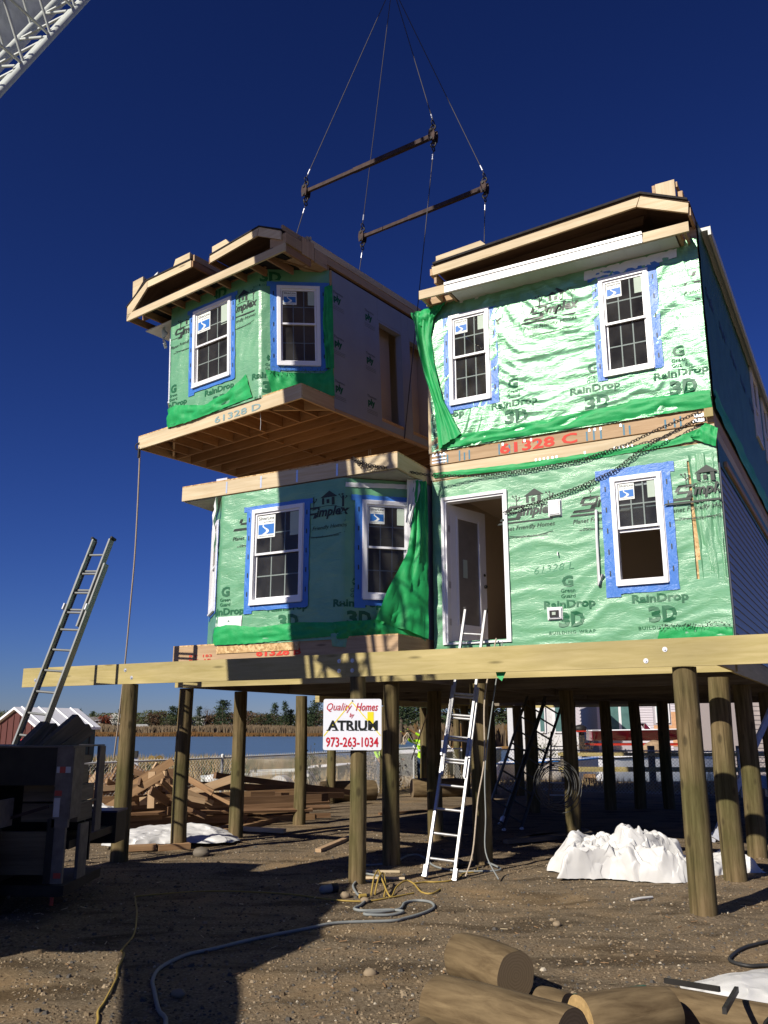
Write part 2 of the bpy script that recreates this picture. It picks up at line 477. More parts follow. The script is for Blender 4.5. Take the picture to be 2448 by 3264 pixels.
# ------------------------------------------------------------------ lettering
_txt = {}
def text_mesh(s, bold=0.0, shear=0.0, spacing=1.0):
    k = (s, bold, shear, spacing)
    if k in _txt: return _txt[k]
    c = bpy.data.curves.new('t', 'FONT'); c.body = s; c.size = 1.0; c.offset = bold; c.shear = shear; c.space_character = spacing
    c.resolution_u = 2
    o = bpy.data.objects.new('t', c); COL.objects.link(o)
    bpy.context.view_layer.update()
    me = bpy.data.meshes.new_from_object(o.evaluated_get(bpy.context.evaluated_depsgraph_get()))
    vs = [tuple(v.co) for v in me.vertices]; fs = [tuple(p.vertices) for p in me.polygons]
    bpy.data.objects.remove(o); bpy.data.curves.remove(c); bpy.data.meshes.remove(me)
    x0 = min(v[0] for v in vs); x1 = max(v[0] for v in vs); y0 = min(v[1] for v in vs); y1 = max(v[1] for v in vs)
    vs = [((v[0] - x0) / (x1 - x0), (v[1] - y0) / (y1 - y0)) for v in vs]
    _txt[k] = (vs, fs); return _txt[k]
def put_text(mb, s, x0, x1, z0, z1, yf, bold=0.0, shear=0.0, spacing=1.0, rise=0.0, arc=0.0):
    """text filling the box x0..x1, z0..z1 of a face; yf(x,z) is the depth of the surface"""
    vs, fs = text_mesh(s, bold, shear, spacing)
    pts = []
    for a, b in vs:
        x = x0 + a * (x1 - x0); z = z0 + b * (z1 - z0) + rise * a + arc * (4 * a * (1 - a))
        pts.append((x, yf(x, z), z))
    mb.add(pts, fs, [[(0, 0)] * len(f) for f in fs])
# ------------------------------------------------------------------ walls, wrap, windows (local frame: x = -u, y = v, z up)
class Face:
    def __init__(self, path, disp=None):
        self.p = [Vector((a, b)) for a, b in path]
        self.L = [(self.p[i + 1] - self.p[i]).length for i in range(len(self.p) - 1)]
        self.S = [0]
        for l in self.L: self.S.append(self.S[-1] + l)
        self.d = [(self.p[i + 1] - self.p[i]).normalized() for i in range(len(self.L))]
        self.disp = disp or (lambda s, z: 0.0)
    def seg(self, s):
        for i in range(len(self.L)):
            if s <= self.S[i + 1] or i == len(self.L) - 1: return i
    def base(self, s):
        i = self.seg(s); return self.p[i] + self.d[i] * (s - self.S[i])
    def out(self, s):
        for i in range(1, len(self.S) - 1):
            if abs(s - self.S[i]) < 1e-5:
                d = (self.d[i - 1] + self.d[i]).normalized(); return Vector((d.y, -d.x))
        d = self.d[self.seg(s)]; return Vector((d.y, -d.x))
    def pos(self, s, z, off=0.0, disp=True):
        o = off + (self.disp(s, z) if disp else 0)
        q = self.base(s) + self.out(s) * o
        return Vector((q.x, q.y, z))
    def frame(self, s):
        """matrix of the flat face at s: X to the right, Y inward, Z up"""
        i = self.seg(s); d = self.d[i]; q = self.base(s)
        return Matrix(((d.x, -d.y, 0, q.x), (d.y, d.x, 0, q.y), (0, 0, 1, 0), (0, 0, 0, 1)))
    def columns(self, step):
        c = []
        for i, l in enumerate(self.L):
            n = max(1, int(round(l / step)))
            for k in range(n): c.append(self.S[i] + l * k / n)
        c.append(self.S[-1]); return c
    def wrap(self, parent, mats, z0, z1, holes, step=.04, off=.014, name='house_wrap', edge=None):
        c = self.columns(step); nz = max(1, int((z1 - z0) / step))
        zs = [z0 + (z1 - z0) * k / nz for k in range(nz + 1)]
        def sk(i, j):
            s = (c[i] + c[i + 1]) / 2; z = (zs[j] + zs[j + 1]) / 2
            if edge and not edge(s, z): return True
            return any(a < s < b and d < z < e for a, b, d, e in holes)
        mb = MB(); mb.grid(lambda i, j: self.pos(c[i], zs[j], off), len(c) - 1, nz, uvf=lambda i, j: (c[i], zs[j]), skip=sk)
        return mb.build(name, mats, parent)
    def sheath(self, parent, mat, z0, z1, holes, t=.03, name='wall_sheathing', lo=0.0, si=None):
        """flat boards with openings"""
        mb = MB()
        for i in range(len(self.L)):
            if si is not None and i not in si: continue
            a0, a1 = self.S[i], self.S[i + 1]
            hs = sorted([h for h in holes if a0 - 1e-6 <= (h[0] + h[1]) / 2 <= a1])
            mb.M = self.frame(a0 + 1e-6)
            cur = 0.0
            for h in hs:
                x0, x1 = h[0] - a0, h[1] - a0
                mb.box(cur, x0, lo, lo + t, z0, z1)
                if h[2] > z0 + .005: mb.box(x0, x1, lo, lo + t, z0, h[2])
                if h[3] < z1 - .005: mb.box(x0, x1, lo, lo + t, h[3], z1)
                cur = x1
            mb.box(cur, a1 - a0, lo, lo + t, z0, z1)
        mb.M = None
        return mb.build(name, mat, parent)

def nz(x, y, z=0.0): return noise.noise(Vector((x, y, z)))
def wrinkle(theta, f1, f2, amp, seed, warp=.3, base=0.004):
    def fn(s, z):
        th = theta(s, z) if callable(theta) else theta
        wx = nz(s * 1.3, z * 1.3, seed) * warp; wz = nz(s * 1.3 + 9, z * 1.3, seed) * warp
        a = (s + wx) * cos(th) + (z + wz) * sin(th); b = -(s + wx) * sin(th) + (z + wz) * cos(th)
        r = 1 - abs(nz(a * f1, b * f2, seed)) * 2.2
        k = .5 + .5 * nz(s * .9, z * .9, seed + 5)
        r2 = 1 - abs(nz(a * f1 * 2.1, b * f2 * 2.3, seed + 3)) * 2.0
        return base + amp * (max(0, r) ** 1.6 * (.4 + k) + .35 * max(0, r2) ** 2)
    return fn

def sticker(parent, M4, x0, z0, w, h, y):
    mb = MB(M4)
    mb.m = 0; mb.box(x0, x0 + w, y - .002, y, z0, z0 + h)
    mb.m = 1; mb.box(x0 + w * .06, x0 + w * .94, y - .0045, y - .003, z0 + h * .16, z0 + h * .60)
    mb.m = 0
    # the winding white stream
    pts = []
    for k in range(9):
        t = k / 8
        pts.append((x0 + w * (.38 + .17 * sin(t * 5.2) + .12 * t), z0 + h * (.16 + .44 * t), h * (.085 * (1 - t) + .02)))
    for k in range(8):
        (a, b, r), (c, d, r2) = pts[k], pts[k + 1]
        mb.quad((a - r, y - .006, b), (a + r, y - .006, b), (c + r2, y - .006, d), (c - r2, y - .006, d))
    mb.m = 2
    put_text(mb, 'SilverLine', x0 + w * .06, x0 + w * .94, z0 + h * .80, z0 + h * .95, lambda a, b: y - .004, bold=.01)
    put_text(mb, 'by Andersen', x0 + w * .35, x0 + w * .94, z0 + h * .66, z0 + h * .74, lambda a, b: y - .004)
    put_text(mb, 'WINDOWS DOORS', x0 + w * .08, x0 + w * .92, z0 + h * .05, z0 + h * .10, lambda a, b: y - .004)
    return mb.build('window_sticker', [M['sticker'], M['sticker_blue'], M['print_dark']], parent)

def window(parent, face, s0, s1, z0, z1, opened=False, stick=True, tape=None, seed=0, white_tape=None):
    """double hung window set over the wall at s0..s1"""
    Mx = face.frame((s0 + s1) / 2)
    q = face.base((s0 + s1) / 2)
    w = s1 - s0; h = z1 - z0
    Mx = Mx.copy()
    T = lambda mb: mb
    hw = w / 2
    rnd = random.Random(seed)
    if tape:
        l, r, t, b = tape
        mb = MB(Mx)
        def strip(ax, az, bx, bz, wd, horiz):
            n = 14
            def P(i, j):
                k = i / n; e = (rnd.random() - .5) * .012
                if horiz: x = ax + (bx - ax) * k; z = az + (-wd / 2 if j == 0 else wd / 2) + e
                else: x = ax + (-wd / 2 if j == 0 else wd / 2) + e; z = az + (bz - az) * k
                return Vector((x, -.034 - rnd.random() * .004, z))
            mb.grid(P, n, 1, uvf=lambda i, j: (i * .1, j * .1))
        ov = .05
        strip(-hw - l / 2 + .02, z0 - b - ov, 0, z1 + t * .4, l + .04, False)
        strip(hw + r / 2 - .02, z0 - b, 0, z1 + t * .5, r + .04, False)
        mb2 = mb
        if t: strip(-hw - l - .06, z1 + t / 2, hw + r + .05, 0, t + .02, True)
        if b: strip(-hw - l * .6, z0 - b / 2, hw + r * .8, 0, b + .02, True)
        tp = mb.build('window_tape', M['tape'], parent)
        mk = MB(Mx)
        for k in range(5):
            zz = z0 + h * (k + .4) / 5
            for xx in (-hw - l * .55, hw + r * .55):
                mk.box(xx - .008, xx + .008, -.041, -.040, zz, zz + .07)
        mk.build('tape_print', M['print_dark'], tp)
    f = MB(Mx)
    fw = .055; Y0, Y1 = -.062, .05
    # jambs and head butt together
    f.box(-hw, -hw + fw, Y0, Y1, z0, z1); f.box(hw - fw, hw, Y0, Y1, z0, z1)
    f.box(-hw + fw, hw - fw, Y0, Y1, z1 - fw, z1); f.box(-hw + fw, hw - fw, Y0, Y1, z0, z0 + fw)
    # outer j-channel, slightly proud
    e = .012
    f.box(-hw - e, -hw, Y0 + .02, Y0 + .05, z0 - e, z1 + e); f.box(hw, hw + e, Y0 + .02, Y0 + .05, z0 - e, z1 + e)
    f.box(-hw + .001, hw - .001, Y0 + .02, Y0 + .05, z1, z1 + e); f.box(-hw - .001, hw + .001, Y0 - .01, Y0 + .05, z0 - .028, z0)
    win = f.build('window', M['vinyl'], parent)
    zm = z0 + h * .52
    iw = hw - fw
    def sash(nm, a, b, y, st=.032, fill=True):
        m_ = MB(Mx)
        m_.box(-iw + .004, -iw + st, y, y + .03, a, b); m_.box(iw - st, iw - .004, y, y + .03, a, b)
        m_.box(-iw + st, iw - st, y, y + .03, b - st, b); m_.box(-iw + st, iw - st, y, y + .03, a, a + st)
        o = m_.build(nm, M['vinyl'], win)
        g = MB(Mx); gx = iw - st; 
        g.quad((-gx, y + .012, a + st), (gx, y + .012, a + st), (gx, y + .012, b - st), (-gx, y + .012, b - st))
        g.build('glass_pane', M['glass'], win)
        k = MB(Mx); t = .0085
        for i in (1, 2):
            x = -gx + 2 * gx * i / 3
            k.box(x - t, x + t, y + .016, y + .022, a + st, b - st)
        zc = (a + b) / 2
        for i in range(3):
            xa = -gx + 2 * gx * i / 3 + (t if i else 0); xb = -gx + 2 * gx * (i + 1) / 3 - (t if i < 2 else 0)
            k.box(xa, xb, y + .016, y + .022, zc - t, zc + t)
        k.build('window_grille', M['muntin'], win)
        return gx
    if not opened:
        sash('upper_sash', zm - .02, z1 - fw, -.035)
        gx = sash('lower_sash', z0 + fw, zm + .02, -.002)
    else:
        gx = sash('upper_sash', zm - .02, z1 - fw, -.035)
        sash('lower_sash', zm - .06, z1 - fw - .05, .004)
    if stick:
        gw = 2 * gx / 3
        zt = z1 - fw - .032
        sticker(win, Mx, -gx + .008, zt - gw * 1.42, gw * 1.28, gw * 1.36, -.026)
        lb = MB(Mx); lb.box(gx - gw * .62, gx - .004, -.029, -.0275, zt - gw * 1.45, zt - .01)
        lb.build('paper_label', M['label_pale'], win)
    return win

def drape(parent, face, top, bot, n=40, m=8, amp=.03, off=.03, seed=1, mat=None, name='loose_wrap', folds=3.0, vert=False):
    """hanging sheet between two polylines given in (s,z)"""
    def along(P, t):
        L = [0]
        for i in range(len(P) - 1): L.append(L[-1] + hypot(P[i + 1][0] - P[i][0], P[i + 1][1] - P[i][1]))
        d = t * L[-1]
        for i in range(len(P) - 1):
            if d <= L[i + 1] + 1e-9:
                k = (d - L[i]) / max(1e-9, L[i + 1] - L[i])
                return P[i][0] + (P[i + 1][0] - P[i][0]) * k, P[i][1] + (P[i + 1][1] - P[i][1]) * k
        return P[-1]
    mb = MB()
    def Q(i, j):
        t = i / n; k = j / m
        a = along(top, t); b = along(bot, t)
        s = a[0] + (b[0] - a[0]) * k; z = a[1] + (b[1] - a[1]) * k
        f = nz(t * 9 * folds / 3, k * 2.2 + t * 2, seed); g = nz(t * 22, k * 5, seed + 4)
        if vert: f = nz(t * 1.5, k * 3.6 + .5 * sin(t * 5), seed); g = nz(t * 6, k * 11, seed + 4)
        o = off + amp * (1 - abs(f) * 2) * (.35 + .65 * sin(pi * min(1, k * .9 + .1))) + amp * .3 * g
        jag = .012 * nz(t * 40, seed, k * 3)
        return face.pos(s, z + jag, max(.016, o), False)
    mb.grid(Q, n, m, uvf=lambda i, j: (i * .1, j * .05))
    return mb.build(name, mat or M['wrap_back'], parent)

def prints(face, wrapobj, simp=(), rain=(), zb=0.0, glare=False, yo=.006, off=.014, cut=None, top3d=()):
    """printed artwork of the wrap; positions are s of the left edge"""
    def yf0(s, z): return 0
    dk = M['print_glare2' if glare else 'print_dark']; gr = M['print_glare' if glare else 'print_green']
    def place(mat, fn):
        mb = MB()
        t = MB(); fn(t)
        vs = []
        for x, y, z in t.v:
            vs.append(tuple(face.pos(min(max(x, .003), face.S[-1] - .003), z, off + yo)))
        # drop faces that fall outside the sheet or in a cut region
        keep = []
        for f in t.f:
            cx = sum(t.v[i][0] for i in f) / len(f); cz = sum(t.v[i][2] for i in f) / len(f)
            if cx < .01 or cx > face.S[-1] - .01: continue
            if cut and cut(cx, cz): continue
            keep.append(f)
        b = len(mb.v); mb.v += vs
        for f in keep:
            mb.f.append(tuple(b + i for i in f)); mb.uv.append([(0, 0)] * len(f)); mb.mi.append(0); mb.sm.append(False)
        if mb.f: mb.build('wrap_print', mat, wrapobj)
    Z = zb
    y = lambda a, b: 0
    for s in simp:
        place(dk, lambda t: put_text(t, 'implex', s + .15, s + .70, Z + 1.87, Z + 2.06, y, bold=.035, shear=.28))
        place(dk, lambda t: put_text(t, 'Planet Friendly Homes', s - .16, s + .66, Z + 1.69, Z + 1.77, y, bold=.0, shear=.25, rise=.02))
        place(dk, lambda t: put_text(t, 'www.simplexhomes.com', s - .08, s + .55, Z + 1.59, Z + 1.63, y))
        def S(t):
            def q(a, b, c, d): t.add([(s + a, 0, Z + b), (s + c, 0, Z + b), (s + c + .03, 0, Z + d), (s + a + .03, 0, Z + d)], [(0, 1, 2, 3)], [[(0, 0)] * 4])
            q(-.02, 2.045, .20, 2.075); q(-.05, 1.985, .00, 2.045); q(-.03, 1.955, .15, 1.985); q(.09, 1.90, .15, 1.955); q(-.16, 1.865, .14, 1.90); q(-.20, 1.815, .62, 1.84)
            # the swoosh under the name
            for k in range(10):
                a = s - .02 + k * .065; zz = Z + 1.635 - .03 * (k / 10) ** 2 * 0 + .012 * sin(k / 9 * pi) * -3
                zz2 = Z + 1.635 + .012 * sin((k + 1) / 9 * pi) * -3
                t.add([(a, 0, zz), (a + .065, 0, zz2), (a + .065, 0, zz2 + .007), (a, 0, zz + .007)], [(0, 1, 2, 3)], [[(0, 0)] * 4])
            # house and trees
            def P(L): t.add([(s + a, 0, Z + b) for a, b in L], [tuple(range(len(L)))], [[(0, 0)] * len(L)])
            P([(.22, 2.20), (.52, 2.20), (.38, 2.30)]); P([(.25, 2.10), (.29, 2.10), (.29, 2.195), (.25, 2.195)]); P([(.33, 2.11), (.38, 2.11), (.38, 2.17), (.33, 2.17)])
            P([(.42, 2.08), (.47, 2.08), (.47, 2.195), (.42, 2.195)])
            for tx in (.10, .60):
                P([(tx, 2.03), (tx + .012, 2.03), (tx + .012, 2.2), (tx, 2.2)]); P([(tx, 2.12), (tx + .05, 2.17), (tx + .05, 2.182), (tx, 2.135)]); P([(tx - .04, 2.2), (tx, 2.15), (tx, 2.163), (tx - .04, 2.213)])
                for dx, dz in ((.05, 2.19), (-.05, 2.22), (.0, 2.22)): P([(tx + dx - .015, dz), (tx + dx, dz - .015), (tx + dx + .015, dz), (tx + dx, dz + .015)])
            for k in range(12):
                a = s + .08 + k * .045; z0 = Z + 2.02 + .05 * sin(k / 11 * pi); z1 = Z + 2.02 + .05 * sin((k + 1) / 11 * pi)
                t.add([(a, 0, z0), (a + .045, 0, z1), (a + .045, 0, z1 + .008), (a, 0, z0 + .008)], [(0, 1, 2, 3)], [[(0, 0)] * 4])
        place(dk, S)
    for s in rain:
        place(gr, lambda t: put_text(t, 'RainDrop', s, s + .72, Z + .52, Z + .665, y, bold=.035))
        place(gr, lambda t: put_text(t, '3', s + .20, s + .355, Z + .29, Z + .50, y, bold=.05))
        place(gr, lambda t: put_text(t, 'D', s + .375, s + .56, Z + .29, Z + .50, y, bold=.05))
        place(gr, lambda t: put_text(t, 'BUILDING WRAP', s + .06, s + .70, Z + .20, Z + .245, y, spacing=1.25))
        place(gr, lambda t: put_text(t, 'G', s + .27, s + .43, Z + .84, Z + 1.0, y, bold=.045))
        place(gr, lambda t: put_text(t, 'Green', s + .25, s + .45, Z + .765, Z + .82, y, bold=.01))
        place(gr, lambda t: put_text(t, 'Guard', s + .25, s + .45, Z + .69, Z + .745, y, bold=.01))
    for s in top3d:
        place(gr, lambda t: put_text(t, '3D', s + .20, s + .56, Z + 2.32, Z + 2.52, y, bold=.05))
        place(gr, lambda t: put_text(t, 'BUILDING WRAP', s + .06, s + .70, Z + 2.24, Z + 2.28, y, spacing=1.25))
# ================================================================== ground, roughly (details further down)
# ================================================================== RIGHT LOWER MODULE
LEN = 12.5
def fr(s_from_u): return 4.12 - s_from_u
lr = empty('house_module', W(0, 0, 2.69), ROTB)
tag(lr, 'ground floor house section in green wrap with an open door, resting on the yellow beams', 'house section')
ZB = 2.69
fLR = Face([(-4.12, 0), (0, 0)], wrinkle(lambda s, z: .14 + .7 * max(0, z - 2.0) * (1 if s < 2 else -1), .6, 4.2, .012, 3.3, warp=.35))
dH = (fr(3.92), fr(2.96), .29, 2.42)                     # door opening
wH = (fr(1.40), fr(.73), 3.64 - ZB, 5.11 - ZB)
def inwin(h, m=.02): return (h[0] + m, h[1] - m, h[2] + m, h[3] - m)
edge_lr = lambda s, z: not (fr(.385) + .012 < s < fr(.385) + .012 + max(0, min(.09, (z - .90) * .14, (2.57 - z) * .12)))
wr = fLR.wrap(lr, [M['wrap']], .20, 2.74, [inwin(dH), inwin(wH)], step=.035, edge=edge_lr)
prints(fLR, wr, simp=[fr(2.88), fr(1.80), fr(.52)], rain=[fr(2.43), fr(1.22)], zb=.13,
       cut=lambda s, z: (dH[0] < s < dH[1] and z < dH[3]) or (wH[0] - .1 < s < wH[1] + .1 and wH[2] - .15 < z < wH[3] + .1))
fLR.sheath(lr, M['osb'], .0, 2.76, [dH, wH])
# floor rim, top rim
b = MB(); b.ub(0, 4.12, .032, .075, 0, .24); b.ub(0, .04, .08, LEN, 0, .24); b.ub(4.08, 4.12, .08, LEN, 0, .24)
b.build('floor_rim', M['pine2'], lr)
b = MB(); b.ub(0.0, 4.15, -.012, .03, 2.765, 2.99); b.ub(0.0, .04, .034, LEN, 2.765, 2.99); b.ub(4.08, 4.12, .034, LEN, 2.765, 2.99)
rimo = b.build('top_rim_board', M['pine'], lr)
b = MB()
for u in (3.93, 3.78, 2.46, 2.40, 2.34, 2.28, 2.21, 2.15, 1.74, 1.32, 1.26, 1.20, 1.14, 1.08, .62, .46):
    b.ub(u - .011, u + .011, -.016, -.0125, 2.78, 2.87)
b.build('metal_strap', M['strap'], rimo)
b = MB(); b.ub(.04, 4.08, .08, LEN, .20, .24); b.build('subfloor', M['interior'], lr)
b = MB(); b.ub(.04, 4.08, .08, LEN, 2.70, 2.74); b.ub(.04, .06, .08, LEN, .24, 2.7); b.ub(4.06, 4.08, .08, LEN, .24, 2.7); b.ub(.1, 4.0, 3.6, 3.66, .24, 2.7)
b.ub(2.02, 2.10, .08, 2.4, .24, 2.7)
b.build('inner_wall', M['interior'], lr)
b = MB(); b.ub(0, 4.12, LEN, LEN + .04, 0, 2.99); b.ub(4.122, 4.14, .04, LEN, 0, 2.76); b.build('outer_wall', M['osb'], lr)
window(lr, fLR, wH[0], wH[1], wH[2], wH[3], opened=True, tape=(.15, .13, .12, .12), seed=3)
# dark thing seen through the open sash (pipe elbow)
# slit in the wrap with osb behind and rolled edge
dr = drape(lr, fLR, [(fr(.36), 2.60), (fr(.02), 2.60)], [(fr(.30), .92), (fr(.02), .86)], n=22, m=30, amp=.05, off=.012, seed=8, mat=M['wrap'], folds=1.2)
prints(Face([(-4.12, -.045), (0, -.045)]), dr, simp=[fr(.52)], zb=.13, cut=lambda s, z: s < fr(.33))
drape(lr, fLR, [(fr(4.10), 2.88), (fr(2.69), 2.83), (fr(1.44), 2.83), (fr(.57), 2.85), (fr(.06), 2.98)],
      [(fr(4.08), 2.80), (fr(2.69), 2.74), (fr(1.45), 2.74), (fr(.60), 2.76), (fr(.05), 2.80)], n=60, m=5, amp=.02, off=.028, seed=2)
drape(lr, fLR, [(fr(.30), 2.85), (fr(.10), 3.0), (fr(-.05), 2.90)], [(fr(.30), 2.82), (fr(.12), 2.72), (fr(.0), 2.66)], n=14, m=8, amp=.05, off=.05, seed=12)
drape(lr, fLR, [(fr(.88), .35), (fr(.5), .34), (fr(.01), .31)], [(fr(.93), .20), (fr(.01), .20)], n=24, m=5, amp=.02, off=.03, seed=5)
# frayed black edge over the patch
b = MB()
rr = random.Random(4)
for k in range(70):
    s = fr(.88) + .86 * k / 70; z = .34 + rr.uniform(-.02, .03)
    b.quad((-4.12 + s, -.075, z), (-4.12 + s + .008, -.08, z), (-4.12 + s + rr.uniform(-.03, .04), -.09, z + rr.uniform(-.05, .04)), (-4.12 + s, -.085, z + .012))
b.build('frayed_edge', M['print_dark'], lr)
# hand lettering
b = MB(fLR.frame(.1)); put_text(b, '61328 L', 4.12 - 2.55, 4.12 - 1.98, 1.18, 1.28, lambda a, c: -.034, shear=.2, rise=.04, bold=-.012)
for k in range(len(b.v)): b.v[k] = (b.v[k][0] - .1, b.v[k][1], b.v[k][2])
b.build('pencil_number', M['print_blue'], lr)
# door
Md = fLR.frame(fr((3.92 + 2.96) / 2))
b = MB(Md); hw = .48; dz0, dz1 = .29, 2.42
for sx in (-1, 1):
    b.box(sx * hw - .045 * (sx < 0), sx * hw + .045 * (sx > 0), -.055, .0, dz0 - .03, dz1 + .045)
    b.box(sx * (hw - .032), sx * hw, -.03, .13, dz0, dz1)
b.box(-hw, hw, -.055, .0, dz1, dz1 + .045); b.box(-hw + .032, hw - .032, -.03, .13, dz1 - .03, dz1); b.box(-hw, hw, -.055, .13, dz0 - .03, dz0 - .001)
door = b.build('door_frame', M['vinyl'], lr)
leafM = Md @ Matrix.Translation((-hw + .035, .10, 0)) @ Matrix.Rotation(radians(74), 4, 'Z')
b = MB(leafM); lw = .85
b.box(0, .17, 0, .045, dz0 + .01, dz1 - .035); b.box(lw - .17, lw, 0, .045, dz0 + .01, dz1 - .035)
b.box(.17, lw - .17, 0, .045, dz0 + .01, dz0 + .30); b.box(.17, lw - .17, 0, .045, dz1 - .22, dz1 - .035)
b.box(.14, .17 + .001, -.012, 0, dz0 + .27, dz1 - .19); b.box(lw - .171, lw - .14, -.012, 0, dz0 + .27, dz1 - .19)
leaf = b.build('door', M['vinyl'], lr)
b = MB(leafM); b.box(.171, lw - .171, .018, .024, dz0 + .301, dz1 - .221); b.build('door_glass', plain('frosted_glass', (.22, .20, .17), .3, .5), leaf)
b = MB(leafM); b.box(.30, .40, .010, .014, 1.30, 1.58); b.build('door_label', M['label_pale'], leaf)
b = MB(leafM); b.sphere((lw - .07, -.035, dz0 + .92), .03); b.sphere((lw - .07, -.02, dz0 + 1.10), .024, sc=(1, .5, 1)); b.build('door_knob', M['dark_steel'], leaf)
b = MB(Md)
for zz in (.55, 1.1, 1.95): b.box(-hw + .004, -hw + .034, .02, .10, zz, zz + .10)
b.build('hinge', M['galv'], door)
b = MB(Md); b.box(-.2, .35, 2.2, 2.6, .24, .62); b.build('cardboard_box', plain('cardboard', (.35, .22, .12), .9, .1), lr)
# fittings on the wall
b = MB(Md)
def wallbox(nm, u0, u1, z0, z1, d, mats):
    o = MB(fLR.frame(.01)); x0 = 4.12 - u1 - .01; x1 = 4.12 - u0 - .01
    bv = .015
    o.box(x0 - .012, x1 + .012, -.035, -.02, z0 - .012, z1 + .012)
    o.box(x0, x1, -d, -.035, z0, z1)
    o.poly([(x0 + bv, z0 + bv), (x1 - bv, z0 + bv), (x1 - bv, z1 - bv), (x0 + bv, z1 - bv)], thick=(-d - .012, -d))
    return o.build(nm, mats, lr), x0, x1
vb, x0, x1 = wallbox('exhaust_vent', 2.12, 2.29, 4.68 - ZB, 4.90 - ZB, .075, M['vinyl'])
fl, x0, x1 = wallbox('light_fixture_base', 2.18, 2.37, 3.23 - ZB, 3.38 - ZB, .06, M['vinyl'])
o = MB(fLR.frame(.01)); o.box(x0 + .03, x1 - .03, -.085, -.073, .565, .655); o.build('dark_lens', M['black_plastic'], fl)
o = MB(fLR.frame(.01)); o.box(x0 + .07, x1 - .07, -.092, -.086, .59, .63); o.build('bulb_socket', M['label_pale'], fl)
o = MB(); o.tube([(-2.195, -.01, 1.47), (-2.195, -.055, 1.46), (-2.19, -.06, 1.41)], .008, 6); o.build('wire_stub', M['vinyl'], lr)
o = MB(); o.tube([(-1.62, -.05, 2.0), (-1.63, -.06, 1.6), (-1.64, -.055, .95), (-1.58, -.06, 1.1)], .02, 6); o.build('foam_strip', M['sheet_white'], lr)
# siding of the shaded side
def plank_mesh():
    m_ = MB(); t = .1146
    m_.add([(0, 0, 0), (0, LEN - .2, 0), (.014, LEN - .2, 0), (.014, 0, 0), (.001, 0, t), (.001, LEN - .2, t)],
           [(0, 3, 2, 1), (3, 4, 5, 2), (0, 4, 3), (1, 2, 5), (0, 1, 5, 4)], [[(0, 0)] * 4, [(0, 0), (0, .1), (12, .1), (12, 0)], [(0, 0)] * 3, [(0, 0)] * 3, [(0, 0)] * 4])
    return m_.mesh('siding_plank', plain('blue_grey_siding', (.27, .285, .31), .45, .4, var=.03))
pm = plank_mesh()
for k in range(21): put(pm, 'siding_plank', lr, Matrix.Translation((.002, .06, .02 + k * .1146)))
o = MB(); o.box(-.001, .022, -.004, .055, 0, 2.45); o.build('corner_trim', plain('dark_corner_trim', (.05, .055, .07), .5, .3), lr)
o = MB(); o.box(.0, .012, .05, LEN, 2.45, 2.80); o.build('side_band', M['wrap_side_shade'], lr)
o = MB(); o.box(.014, .05, .5, LEN - 1, 2.52, 2.60); o.build('side_batten', M['pine2'], lr)

# ================================================================== RIGHT UPPER MODULE
ur = empty('house_module', W(0, 0, 5.69), ROTB)
tag(ur, 'upper floor house section in shiny wrinkled green wrap under a long flat eave', 'house section')
ZU = 5.69
def th_ur(s, z):
    u = 4.12 - s
    if u < .7: return 1.05 if u > .35 else -1.05
    if u > 3.0: return .9
    k = (z - .3) / 2.3
    return -.75 * max(0, min(1, (u - .9) / 2)) * (.3 + k) - .12
wu1 = (fr(3.78), fr(3.11), 4.855 + 1.77 - ZU, 6.33 + 1.77 - ZU); wu2 = (fr(1.39), fr(.70), 4.85 + 1.77 - ZU, 6.35 + 1.77 - ZU)
fUR = Face([(-4.12, 0), (0, 0)], wrinkle(th_ur, .75, 6.0, .023, 7.7, warp=.22))
wr = fUR.wrap(ur, [M['wrap_shiny']], .22, 2.72, [inwin(wu1), inwin(wu2)], step=.03)
prints(fUR, wr, simp=[fr(2.40), fr(.05) - .02, fr(3.6)], rain=[fr(4.28), fr(3.11), fr(1.90), fr(.72)], zb=.17, glare=True,
       cut=lambda s, z: any(w[0] - .12 < s < w[1] + .12 and w[2] - .1 < z < w[3] + .12 for w in (wu1, wu2)))
fUR.sheath(ur, M['osb'], .20, 2.74, [wu1, wu2])
window(ur, fUR, *wu1, tape=(.10, .13, .0, .10), seed=5)
window(ur, fUR, *wu2, tape=(.10, .13, .10, .02), seed=6)
b = MB(); b.ub(0, 4.16, -.006, .035, .012, .195); rim = b.build('floor_rim', M['pine2'], ur)
b = MB(); b.ub(0, .04, .04, LEN, .0, .195); b.ub(4.08, 4.12, .04, LEN, .0, .195); b.ub(.04, 4.08, .08, LEN, .16, .195); b.build('floor_deck', M['pine2'], ur)
b = MB(fUR.frame(.01))
put_text(b, '61328 C', 4.12 - 3.02, 4.12 - 1.85, .02, .180, lambda a, c: -.010, bold=.03, rise=-.0)
b.build('spray_number', M['red_spray'], rim)
b = MB(); rr = random.Random(9)
for u in (3.98, 3.92, 3.86, 3.66, 3.58, 3.50, 3.02, 2.86, 2.78, 2.56, 2.42, 1.70, 1.60, 1.50, 1.18, 1.10, .62, .50, .42):
    b.ub(u - .012, u + .012, -.0085, -.0065, .02, .02 + rr.uniform(.12, .17))
b.build('ink_stripe', M['blue_spray'], rim)
b = MB()
for u in (4.10, 4.04, 3.98, 3.92, 2.96, 2.62, 2.52, 1.66, 1.58, 1.50, 1.22): b.ub(u - .012, u + .012, -.014, -.010, .15, .19)
for zz in (.04, .09, .15): b.ub(3.88, 4.12, -.012, -.009, zz, zz + .018)
for z_ in (.25, .3, .35): b.ub(4.10, 4.14, -.012, -.009, z_ * 1.0, z_ + .02)
b.build('metal_strap', M['strap'], rim)
